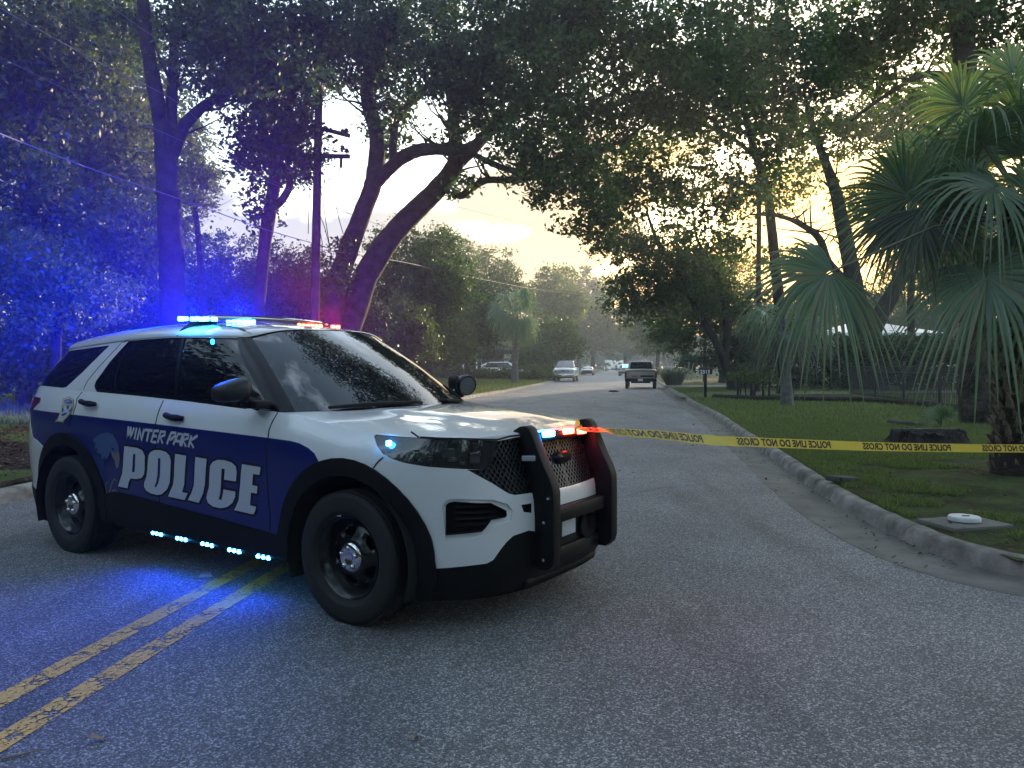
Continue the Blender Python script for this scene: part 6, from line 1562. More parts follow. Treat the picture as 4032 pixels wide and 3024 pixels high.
# big sabal palm at the right edge, its fans hanging into the frame
bp_ = ground(2500 + 1890 / 1.276, 1000 + 1105 / 1.276, .16); D0 = float(bp_[1]); ptop = P3(2175, 440, D0); ptop[0] = bp_[0] + .12
PF = []
for (vx, vy, d, ax_, R, kw) in (
    (1800, 585, 8.2, (-.78, -.3, -.40), 1.12, dict(nseg=46, spread=2.0, droop=.55, wid=.045)),
    (2128, 583, 8.6, (-.15, -.55, -.75), 1.25, dict(nseg=46, spread=2.2, droop=.6, wid=.048)),
    (2124, 314, 9.2, (-.55, -.5, .35), 1.05, dict(nseg=46, spread=2.5, droop=.7)),
    (2155, 400, 8.7, (-.75, -.4, -.35), 1.05, dict(nseg=44, spread=2.4, droop=.55)),
    (2085, 235, 9.6, (-.45, .1, .85), .95, dict(nseg=40, spread=1.9, droop=.4)),
    (2200, 260, 9.0, (.1, -.5, .8), 1.0, dict(nseg=40, spread=2.2, droop=.6)),
    (2230, 420, 8.6, (.5, -.7, .1), 1.05, dict(nseg=44, spread=2.4, droop=.6)),
    (2010, 360, 9.9, (-.9, .2, .1), 1.0, dict(nseg=42, spread=2.3, droop=.5)),
    (2190, 560, 9.3, (.2, -.4, -.8), 1.0, dict(nseg=42, spread=2.0, droop=.4)),
    (2150, 330, 9.4, (-.2, .3, .9), 1.05, dict(nseg=44, spread=2.3, droop=.6)), (2110, 440, 9.0, (-.9, -.2, .3), 1.1, dict(nseg=44, spread=2.3, droop=.6)), (2220, 330, 9.2, (.4, -.3, .8), 1.1, dict(nseg=44, spread=2.3, droop=.6)),
    (2200, 480, 8.9, (.1, -.8, -.3), 1.1, dict(nseg=44, spread=2.4, droop=.6)), (2090, 350, 9.9, (-.6, .3, .6), 1.0, dict(nseg=44, spread=2.3, droop=.6)), (2190, 170, 10.2, (.1, .3, 1), 1.0, dict(nseg=40, spread=2.2, droop=.6)), (2240, 600, 8.8, (.5, -.5, -.7), 1.15, dict(nseg=40, spread=2.0, droop=.4)),
    (1963, 432, 9.2, (-.45, -.1, .85), 1.0, dict(nseg=50, spread=2.3, droop=.30, wid=.045)), (1960, 455, 9.4, (-.75, -.2, -.65), 1.0, dict(nseg=44, spread=1.9, droop=.4)), (1990, 450, 9.0, (-.1, -.3, -.95), .95, dict(nseg=40, spread=1.6, droop=.25, mat=M_palmd)),
    (2060, 470, 9.8, (-.7, .3, -.5), .95, dict(nseg=40, spread=2.2, droop=.5))):
    hub = P3(vx, vy, d); tocam = Vector((0, 0, CAM_H)) - Vector(hub)
    PF.append((tuple(hub), ax_, tuple(tocam.normalized() + Vector((0, 0, .35))), R, kw))
palm('sabal_palm', 'big sabal palm at the right edge with rough leaf boots round its trunk', (bp_[0] + .1, D0, .15), tuple(ptop), .24, PF, (-.2, 1.6, 96, .32), M_bootd, None, 5)
# smaller palm with a pale trunk on the right lawn
b3 = ground(2500 + 765 / 1.276, 1000 + 757 / 1.276, .2); D3 = float(b3[1]); t3 = P3(1691, 690, D3)
F3 = []
rp = random.Random(9)
for k in range(16):
    a = k * 2.4; el = rp.uniform(-.9, .7); ax_ = (math.cos(a) * math.cos(el), math.sin(a) * math.cos(el), math.sin(el)); h_ = Vector(t3) + Vector(ax_) * .75
    F3.append((tuple(h_), ax_, (-ax_[0] * .4, -.6, .8), .9, dict(nseg=28, spread=2.1, droop=.75, mat=M_palmd if el < -.2 else M_palm)))
palm('sabal_palm', 'smaller palm on the right lawn with a bare pale grey trunk', (b3[0], D3, .2), tuple(t3), .17, F3, (1.35, 2.1, 14, .22), M_palmtrunk, None, 7)
# sabal palm beyond the left hedge
D4 = 56.0; b4 = P3(1112, 795, D4); t4 = P3(1114, 668, D4); F4 = []
for k in range(44):
    a = k * 2.4; el = rp.uniform(-1.25, 1.2); ax_ = (math.cos(a) * math.cos(el), math.sin(a) * math.cos(el), math.sin(el)); h_ = Vector(t4) + Vector(ax_) * 1.1
    F4.append((tuple(h_), ax_, (-ax_[0] * .4, -.6, .8), 1.2, dict(nseg=20, spread=2.0, droop=.8, wid=.07, stem=False)))
palm('sabal_palm', 'sabal palm with a full drooping crown beyond the low left hedge', (b4[0], D4, .3), tuple(t4), .22, F4, None, M_palmtrunk, None, 8)
# palm seedling by the stump
s5 = ground(3705, 1685, .2); D5 = float(s5[1]) ; F5 = []
for k in range(11):
    a = k * 2.4; el = rp.uniform(.15, 1.3); ax_ = (math.cos(a) * math.cos(el), math.sin(a) * math.cos(el), math.sin(el)); h_ = Vector((s5[0], D5, .35)) + Vector(ax_) * .12
    F5.append((tuple(h_), ax_, (0, -1, .4), .30, dict(nseg=14, spread=1.1, droop=.2, wid=.06)))
palm('palm_seedling', 'small palm seedling fanning out beside the stump', (s5[0], D5, .18), (s5[0], D5, .42), .03, F5, None, M_palm, None, 9)

# ---- stump and rough wood
st = ground(3560 + 150, 1755, .16); mb = MB(); rs = random.Random(4)
n = 96; V = []; Fs = []
for i, (k, h) in enumerate(((1.25, 0), (1.06, .07), (.98, .15), (.96, .22), (.80, .235), (.4, .22), (.02, .21))):
    for j in range(n):
        a = 2 * math.pi * j / n; r = .56 * k * (1 + .12 * math.sin(3 * a + 1) + .07 * math.sin(7 * a + .6) + (.05 if i < 4 else .01) * math.sin(17 * a + 2 * math.sin(5 * a))) * (1 + rs.uniform(-.035, .035)); V.append((r * math.cos(a), r * .8 * math.sin(a), h + (rs.uniform(-.05, .03) if i in (3, 4) else rs.uniform(-.012, .012))))
for i in range(6):
    for j in range(n): a, b = i * n + j, i * n + (j + 1) % n; Fs.append((a, b, b + n, a + n))
sr = empty('tree_stump', (st[0], st[1] + .4, .14)); tag(sr, 'wide dark sawn tree stump on the lawn at the right', 'stump')
mesh_obj('stump_wood', V, Fs, M_bark2, sr, None, 45)
mb = MB(); mb.rbox((-.1, -.1, .262), (1.1, .10, .035), .01, 0, Matrix.Rotation(.05, 3, 'Z')); mb.build('loose_plank', M_bark3, sr)
def wood_piece(label, px, py, z, d, rot, m_, name='wood_scrap'):
    p = ground(px, py, z); mb = MB(); mb.rbox((0, 0, d[2] / 2), d, d[2] * .3, 0, Matrix.Rotation(.12, 3, 'Y'))
    mb.v = [(v[0], v[1] + .04 * math.sin(v[0] * 9), v[2] + .01 * math.sin(v[0] * 14)) for v in mb.v]
    o = mb.build(name, m_, None); o.location = (p[0], p[1], z - .005); o.rotation_euler = (0, 0, rot); tag(o, label, 'wood')
wood_piece('flat piece of grey bark lying on the lawn behind the kerb', 2500 + 1045 / 1.276, 1000 + 1142 / 1.276, .15, (.42, .18, .06), .3, M_bark3)
wood_piece('low rotten log on the lawn left of the palm seedling', 2500 + 1420 / 1.276, 1000 + 862 / 1.276, .18, (1.3, .12, .08), .1, M_bark3)
# ---- utility cover
uc = ground(2500 + 1655 / 1.276, 1000 + 1350 / 1.276, .15); r_ = empty('utility_cover', (uc[0], uc[1], .14)); tag(r_, 'round white utility lid on a square concrete pad in the grass', 'utility cover')
mb = MB(); mb.rbox((0, 0, -.004), (.58, .42, .05), .015, 0, Matrix.Rotation(.25, 3, 'Z')); mb.build('pad', M_conc, r_)
mb = MB(); mb.lathe([(.001, .068), (.085, .07), (.115, .066), (.122, .055), (.122, .03)], 32); mb.build('lid', mat('white_plastic_lid', (.62, .64, .64), .5, var=.1, vscale=12), r_); mb = MB(); mb.rbox((0, -.02, .072), (.06, .018, .006), .002); mb.build('lid_slot', M_plast, r_)
# ---- mailbox with house number
mp_ = ground(2500 + 353 / 1.276, 1000 + 722 / 1.276, .16); mr_ = empty('mailbox', (mp_[0], mp_[1], .14)); tag(mr_, 'black mailbox on a post by the right kerb numbered 2313', 'mailbox')
sc_ = mp_[1] / F_PX
mb = MB(); mb.rbox((0, 0, .48), (.11, .11, .98), .01); mb.build('post', M_gblack, mr_)
mb = MB(); prof = [(-.11, 0), (.11, 0), (.11, .16), (.09, .22), (.04, .255), (-.04, .255), (-.09, .22), (-.11, .16)]
xw = 62 * sc_
mb.prism(prof, -xw * .38, xw * .40, lambda u, v, h: (h, u, .97 + v)); mbx = mb.build('box', M_gblack, mr_, 40)
def text_mesh(txt, size, bold=.0, shear=0.0, sx=1.0, spacing=1.0):
    cu = bpy.data.curves.new('lettering', 'FONT'); cu.body = txt; cu.size = size; cu.offset = bold; cu.shear = shear; cu.space_character = spacing; cu.align_x = 'CENTER'; cu.align_y = 'CENTER'; cu.resolution_u = 3
    o = bpy.data.objects.new('lettering', cu); COL.objects.link(o); dg = bpy.context.evaluated_depsgraph_get(); dg.update()
    me = bpy.data.meshes.new_from_object(o.evaluated_get(dg)); V = [tuple(v.co) for v in me.vertices]; Fs = [tuple(p.vertices) for p in me.polygons]
    bpy.data.objects.remove(o); bpy.data.curves.remove(cu); bpy.data.meshes.remove(me)
    return [(v[0] * sx, v[1], 0) for v in V], Fs
V, Fs = text_mesh('2313', .20, .006); mesh_obj('house_number', [(v[0] - .04, -.114, 1.06 + v[1]) for v in V], Fs, mat('number_white', (.7, .7, .7), .5), mbx)
mb = MB(); mb.rbox((xw * .15, -.118, 1.2), (.02, .01, .12), .003); mb.build('flag', M_tail, mr_)
# second mailbox beyond the plume grass
q = P3(2635 / VS, 1478 / VS, 56.0); r2 = empty('mailbox', (q[0], 56, .2)); tag(r2, 'far mailbox on a dark post behind the plume grass', 'mailbox')
mb = MB(); mb.rbox((0, 0, .5), (.14, .14, 1.0), .01); mb.build('post', M_bark2, r2); mb = MB(); mb.prism([(u * 1.1, v * 1.1) for u, v in prof], -.45, .35, lambda u, v, h: (h, u, .98 + v)); mb.build('box', M_silv, r2)
# ---- stakes by the drive
for i, (x0, y0, x1, y1) in enumerate(((2706, 1490, 2714, 1425), (2718, 1490, 2730, 1430))):
    a, b = at(x0, y0, 46), at(x1, y1, 46); mb = MB(); mb.tube([(0, 0, -.1), tuple(b - a)], .032, 8); o = mb.build('marker_stake', mat('stake_wood', (.45, .43, .40), .8), None); o.location = (a[0], 46, a[2]); tag(o, ('upright white stake in the grass beyond the mailbox', 'leaning white stake just right of the upright one')[i], 'stake', 'stakes by the far drive')
# short wooden post in the shrub bed
a = at(2964, 1515, 30); mb = MB(); mb.rbox((0, 0, .42), (.16, .12, .9), .01); o = mb.build('wooden_post', M_bark3, None); o.location = (a[0], 30, .2); tag(o, 'short weathered post in the shrub bed right of the mailbox', 'post')
# ---- plants
def shrub(name, label, blobs, leaf, size, tau, group=None, seed=1, cat='shrub', clump=.3):
    rng = np.random.default_rng(seed); b0 = blobs[0]; root = empty(name, (b0[0], b0[1], .14)); tag(root, label, cat, group); o_ = np.array([b0[0], b0[1], .14])
    P = crown_pts(blobs, size, rng, tau, clump); P = P[P[:, 2] > .14]; quads_obj('foliage', leaf_verts(P - o_, size, rng), 4, leaf, root)
    pr = random.Random(seed)
    if name == 'shrub_bed':
        for bl in blobs:
            for _ in range(4):
                e = Vector((bl[0] + pr.uniform(-.5, .5) * bl[3], bl[1] + pr.uniform(-.5, .5) * bl[4], bl[2] + bl[5] * .3)) - Vector(o_)
                mb = MB(); mb.tube([(e[0] * .6 + (bl[0] - o_[0]) * .4, e[1], -.05), (e[0] * .9, e[1], e[2] * .5), tuple(e)], [.03, .022, .01], 5); mb.build('stem', M_bark2, root)
    return root
shrub('hedge', 'tall clipped dark hedge behind the black fence', [vb(x, y, d, 44, 40, 1.2, 1.2) for x, y, d in ((1600, 765, 42), (1660, 768, 41), (1725, 768, 40), (1790, 765, 39), (1850, 768, 38), (1915, 766, 37), (1980, 768, 36), (2050, 768, 35))] + [vb(x, 815, d, 46, 30, 1.0) for x, d in ((1610, 42), (1680, 41), (1750, 40), (1820, 39), (1890, 38), (1960, 37), (2030, 36))] + [vb(x, 735, d, 46, 16, .9) for x, d in ((1620, 42), (1700, 41), (1780, 40), (1860, 39), (1940, 38), (2020, 37))], M_leafd, .14, 2.2, None, 70, 'hedge')
shrub('hedge', 'low dark hedge along the far side of the left lawn', [(x, 66 + (x + 8) * .25, .62, 1.15, .9, .72) for x in np.arange(-14, 3.4, 1.3)], M_leaff, .17, 2.2, None, 71, 'hedge')
shrub('shrub_bed', 'loose flowering shrubs behind the right drive, left of the small palm', [vb(1620, 812, 30, 24, 22, .9, .8), vb(1655, 815, 29, 24, 20, .9, .8), vb(1590, 818, 31, 18, 12, .8, .7)], M_leaff, .09, 1.7, None, 72)
shrub('shrub', 'bushy undergrowth at the foot of the mailbox tree', [vb(1540, 775, 44, 36, 30, 1.4), vb(1490, 780, 48, 30, 26, 1.4)], M_leafd, .15, 2.0, None, 73)
shrub('shrub', 'dark shrubs beside the silver pickup on the left verge', [vb(1170, 795, 78, 22, 18, 1.3), vb(1150, 800, 74, 20, 16, 1.2)], M_leaff, .2, 2.0, None, 74)
shrub('shrub', 'overgrown dark shrub mass at the left behind the tail of the police car', [vb(30, 790, 20, 80, 60, 1.2), vb(110, 800, 20.5, 80, 50, 1.2), vb(-40, 770, 20, 60, 70, 1.2), vb(200, 720, 24, 90, 60, 1.4), vb(310, 700, 25, 80, 60, 1.4), vb(100, 720, 23, 90, 50, 1.4)], M_leafd, .11, 2.2, None, 75)
# plume grass
q = P3(1455, 820, 50); pg = empty('plume_grass', (q[0], 50, .2)); tag(pg, 'clump of plume grass by the far mailbox', 'ornamental grass'); rn = np.random.default_rng(3)
Vt = []
for k in range(900):
    a = rn.random() * 6.283; l_ = .8 + .7 * rn.random(); r0 = .5 * rn.random(); d_ = np.array([math.cos(a), math.sin(a) * .6, 0]); b0 = d_ * r0; tp = b0 + d_ * l_ * .55 + np.array([0, 0, l_ * .85]); s_ = np.array([-math.sin(a), math.cos(a), 0]) * .022; Vt += [b0 - s_, b0 + s_, tp]
quads_obj('blades', np.array(Vt), 3, leafmat('plume_blade', (.07, .09, .06), (.16, .18, .14), .2), pg)
mb = MB()
for k in range(9): x0 = rn.uniform(-.7, .7); mb.tube([(x0 * .5, 0, .6), (x0, 0, 1.5), (x0 * 1.1, 0, 1.75), (x0 * 1.15, 0, 2.0)], [.008, .012, .05, .01], 6)
mb.build('plumes', mat('plume', (.30, .24, .18), .9), pg)
# mulch bed with a dark edging along the right lawn's far side
tag(mesh_obj('planting_bed', [(8.3, 31.4, .182), (9.0, 32.6, .2), (13.2, 32.8, .26), (13.6, 27.5, .28), (12.2, 26.6, .262), (9.2, 28.6, .20)], [(0, 1, 2, 3, 4, 5)], M_mulch), kind='structure')
mb = MB(); mb.tube([(8.2, 31.2, .2), (9.1, 28.5, .22), (12.1, 26.4, .28), (12.6, 23, .28), (11.9, 19.5, .28), (11.3, 17.5, .27)], .10, 8, 0, True, .15, random.Random(2)); tag(mb.build('lawn_edging', M_bark2, None), 'dark edging curb along the far edge of the right lawn', 'edging')
# ---- black metal fence: panels of pickets between posts
M_fence = mat('fence_black', (.03, .03, .036), .4)
fr = empty('metal_fence', (12.4, 21, .2)); tag(fr, 'black metal picket fence along the right lawn', 'fence')
FP = [(11.2, 14.6), (11.9, 17.4), (12.5, 20.3), (12.9, 23.2), (13.3, 26.1), (13.7, 29.0), (14.1, 32.0), (11.6, 33.4), (8.9, 34.6)]
FP = FP[:7]
for i, (x, y) in enumerate(FP):
    mb = MB(); mb.rbox((x - 12.4, y - 21, .66), (.065, .065, 1.40), .006); mb.rbox((x - 12.4, y - 21, 1.375), (.085, .085, .03), .006); mb.build('post', M_fence, fr)
for (a, b) in zip(FP[:-1], FP[1:]):
    mb = MB(); a, b = np.array(a), np.array(b); L_ = np.hypot(*(b - a)); ang = math.atan2(*(b - a)[::-1]); rot = Matrix.Rotation(ang, 3, 'Z'); m_ = (a + b) / 2 - np.array([12.4, 21])
    for z in (.14, 1.02, 1.22): mb.box((m_[0], m_[1], z), (L_ - .06, .03, .035), 0, rot)
    n = int(L_ / .115)
    for k in range(1, n): p = a + (b - a) * k / n - np.array([12.4, 21]); mb.box((p[0], p[1], .64), (.018, .018, 1.17), 0, rot)
    mb.build('fence_panel', M_fence, fr, None)
# ---- houses
def house(label, loc, rz, w, d, h, wallc, roofc, roof_h, over=.5, windows=(), door=None, name='house'):
    root = empty(name, (*loc, .15), rz); tag(root, label, 'house')
    mb = MB(); mb.box((0, d / 2, h / 2), (w, d, h)); mb.build('wall', wallc, root, None)
    mb = MB(); o = over
    V = [(-w / 2 - o, -o, h), (w / 2 + o, -o, h), (w / 2 + o, d + o, h), (-w / 2 - o, d + o, h), (-w / 2 + d * .4, d / 2, h + roof_h), (w / 2 - d * .4, d / 2, h + roof_h)]
    V2 = [(v[0], v[1], v[2] - .22) for v in V[:4]]
    mb.add(V + V2, [(0, 1, 5, 4), (2, 3, 4, 5), (1, 2, 5), (3, 0, 4), (6, 7, 1, 0), (7, 8, 2, 1), (8, 9, 3, 2), (9, 6, 0, 3), (9, 8, 7, 6)]); mb.build('roof', roofc, root, None)
    for (x, z, ww, hh) in windows:
        f = vbox('window', root, (x, -.02, z), (ww + .16, .08, hh + .16), M_whitev, .01); vbox('pane', f, (x, -.055, z), (ww, .03, hh), M_vglass, .005)
    if door: vbox('door', root, (door, -.03, 1.05), (.95, .08, 2.1), M_bark2, .01)
    return root
q = at(3440, 1440, 58)
house('low house with a white metal roof edge behind the hedge and forked tree', (q[0] + .3, 58), -.15, 7.5, 7, 3.75, mat('house_wall', (.22, .22, .21), .9), mat('white_metal_roof', (.62, .65, .68), .35), 1.0, .6, ((-2.2, 2.2, 1.6, 1.2), (2.2, 2.2, 1.6, 1.2)), .2)
q = at(1770, 1440, 78)
hl = house('porch house hidden among trees left of the road with white columns', (q[0] - 1, 80), .1, 13, 8, 2.9, mat('grey_wall', (.10, .10, .105), .9), mat('dark_roof', (.03, .03, .032), .9), 1.8, 1.6, ((-3.5, 1.5, 1.0, 1.3), (-2.2, 1.5, 1.0, 1.3), (3.5, 1.5, 1.2, 1.3)), .8)
for x in (-1.6, 1.0, 2.2, 3.6): mb = MB(); mb.lathe([(.13, 0), (.13, .1), (.09, .12), (.075, 2.5), (.12, 2.55), (.12, 2.66)], 12, 'z', (x, -1.2, 0)); mb.build('porch_column', M_whitev, hl)
fl = at(1766, 1440, 76); fo = empty('porch_flag', (fl[0], 77.4, .15)); tag(fo, 'faded pinkish flag hanging from the porch of the left house', 'flag')
mb = MB(); mb.tube([(0, 0, 0.0), (0, 0, 2.3)], .02, 6); mb.build('flag_pole', M_silv, fo); mb = MB(); V = []
for i in range(8):
    for j in range(3): V.append((.03 + .12 * j + .02 * math.sin(i), .05 * math.sin(j * 2 + i * .8), 2.2 - .16 * i))
mb.add(V, [(i * 3 + j, i * 3 + j + 1, i * 3 + j + 4, i * 3 + j + 3) for i in range(7) for j in range(2)]); mb.build('flag_cloth', mat('flag_cloth', (.42, .18, .2), .9), fo)
# ---- utility pole with crossarms, insulators and vines
PD = 27.0; pb0 = P3(676, 780, PD); pt = P3(690, 130, PD)
pr_ = empty('utility_pole', (pb0[0], PD, .15)); tag(pr_, 'wooden utility pole with two crossarms and hanging vines behind the light bar', 'utility pole')
M_pole = bark('pole_wood', (.03, .026, .024), (.085, .075, .066), 20)
o0 = np.array([pb0[0], PD, .15])
mb = MB(); mb.tube([(0, 0, -.3), tuple((pt - o0) * .5), tuple(pt - o0)], [.165, .15, .125], 14); mb.build('pole', M_pole, pr_, 60)
def pl(vx, vy, dd=0): return at(vx * VS, vy * VS, PD + dd) - o0
C5x = lambda x, y: ((1200 + x / 1.8425) / VS, (400 + y / 1.8425) / VS)
for (a, b) in (((40, 175), (325, 248)), ((20, 395), (325, 398))):
    A, B = pl(*C5x(*a), .25), pl(*C5x(*b), -.35); mb = MB(); d = Vector(B - A); rot = d.to_track_quat('X', 'Z').to_matrix(); mb.rbox(tuple((A + B) / 2), (d.length, .11, .14), .012, 0, rot); ca = mb.build('crossarm', M_pole, pr_)
for (x, y) in ((302, 212), (275, 218), (275, 338), (305, 358)):
    p = pl(*C5x(x, y), -.3); mb = MB(); mb.lathe([(.02, -.14), (.02, -.06), (.085, -.05), (.10, -.02), (.06, .02), (.075, .03), (.05, .08), (.001, .09)], 14, 'z', tuple(p)); mb.build('insulator', mat('porcelain', (.05, .045, .05), .2, coat=1), pr_)
mb = MB(); mb.tube([pl(*C5x(265, 415), -.3), pl(*C5x(262, 480), -.3)], .05, 10); mb.tube([pl(*C5x(200, 300), -.3), pl(*C5x(240, 275), -.3)], .05, 10); mb.build('cutout_fuse', M_plast, pr_)
mb = MB()
for pts in (((95, 470), (150, 430), (190, 415)), ((95, 500), (160, 455), (260, 490)), ((97, 655), (140, 600), (200, 540), (260, 485)), ((170, 310), (230, 340), (290, 300), (325, 280)), ((150, 440), (180, 580), (220, 720), (250, 860), (280, 960)), ((105, 560), (130, 720), (160, 920), (185, 1070)), ((98, 800), (140, 900), (190, 1090)), ((95, 860), (130, 1040)), ((90, 1030), (160, 1060), (240, 1062)), ((40, 600), (30, 760), (25, 960))):
    mb.tube(catmull([pl(*C5x(*p), -.2) for p in pts], 4), .014, 5)
mb.build('pole_wires', M_dark, pr_)
rngv = np.random.default_rng(31); VB = [vb(662, 250, PD - .3, 24, 60, .5), vb(655, 370, PD - .3, 26, 45, .5), vb(668, 180, PD, 40, 40, .8), vb(690, 330, PD - .2, 16, 30, .3, .8), vb(745, 540, PD + 1.5, 26, 30, .5, .6), vb(730, 590, PD + 1.5, 30, 30, .6, .8)]
quads_obj('vine_leaves', leaf_verts(crown_pts(VB, .15, rngv, 2.0, .35) - o0, .15, rngv), 4, M_leafd, pr_)
# dark pole and transformer pole on the right
p = P3(1637, 790, 37); o = MB().tube([(0, 0, -.2), (0, 0, 10.5)], [.13, .11], 12).build('utility_pole', M_pole, None, 60); o.location = (p[0], 37, .2); tag(o, 'dark pole rising through the right hedge', 'utility pole')
p = P3(1522, 790, 62); r3 = empty('utility_pole', (p[0], 62, .2)); tag(r3, 'distant pole carrying a pale transformer can among the right trees', 'utility pole')
mb = MB(); mb.tube([(0, 0, -.2), (0, 0, 10.5)], [.14, .11], 12); mb.build('pole', M_pole, r3, 60); q = P3(1511, 592, 62)
mb = MB(); mb.lathe([(.001, -.45), (.28, -.43), (.29, .40), (.22, .46), (.06, .50), (.05, .65), (.001, .66)], 18, 'z', (q[0] - p[0], -.1, q[2] - .2)); mb.build('transformer', mat('transformer_grey', (.55, .58, .62), .4), r3)
# ---- overhead lines
def wire(label, pts, r=.013, sag=.0):
    r *= .7
    P = catmull([P3(x, y, d) for x, y, d in pts], 10); mb = MB(); o_ = P[0].copy(); mb.tube(P - o_, r, 5); o = mb.build('overhead_line', M_cable, None, 60); o.location = tuple(o_); tag(o, label, 'cable', 'overhead lines')
M_cable = mat('cable', (.12, .12, .125), .6)
V5 = lambda x, y: (x / 1.327 / VS, y / 1.327 / VS)
wire('overhead line entering at the top left corner and dropping to the pole', [(*V5(-60, 10), 15), (*V5(560, 350), 19), (*V5(960, 560), 22.5), (*V5(1290, 890), 25.5), (*V5(1640, 1040), 27)], .012)
wire('uppermost overhead line crossing the forked tree at the top left', [(*V5(470, -50), 17), (*V5(800, 190), 20), (*V5(1230, 470), 24), (*V5(1650, 690), 27)], .012)
wire('lowest thick overhead line sloping from the left edge to the pole', [(*V5(-60, 675), 15), (*V5(470, 880), 19), (*V5(940, 1040), 22.5), (*V5(1360, 1190), 25.5), (*V5(1630, 1270), 27)], .02)
wire('thin overhead line below the top left corner line', [(*V5(-60, 270), 16), (*V5(500, 540), 20), (*V5(960, 740), 23), (*V5(1280, 888), 26), (*V5(1640, 1030), 27)], .009)
wire('guy line rising from the left tree to the pole', [(*V5(1020, 1150), 33), (*V5(1310, 985), 30), (*V5(1500, 880), 28)], .010)
wire('second guy line crossing the gap of sky left of the pole', [(*V5(1160, 905), 33), (*V5(1270, 830), 30), (*V5(1440, 720), 28)], .010)
wire('overhead line running right from the upper crossarm toward the road', [(745, 362, 27), (870, 410, 36), (1010, 452, 50), (1200, 498, 75), (1330, 525, 95)], .02)
wire('middle overhead line running right from the pole behind the oaks', [(690, 437, 27), (880, 505, 38), (1010, 530, 52), (1180, 570, 80)], .02)
wire('low overhead line passing in front of the trees right of the oaks', [(700, 540, 27), (880, 568, 38), (1010, 597, 55), (1200, 630, 90), (1400, 645, 120)], .022)
wire('level overhead line far behind the right hedge', [(1330, 640, 70), (1700, 655, 66), (2000, 667, 62), (2260, 672, 58)], .022)
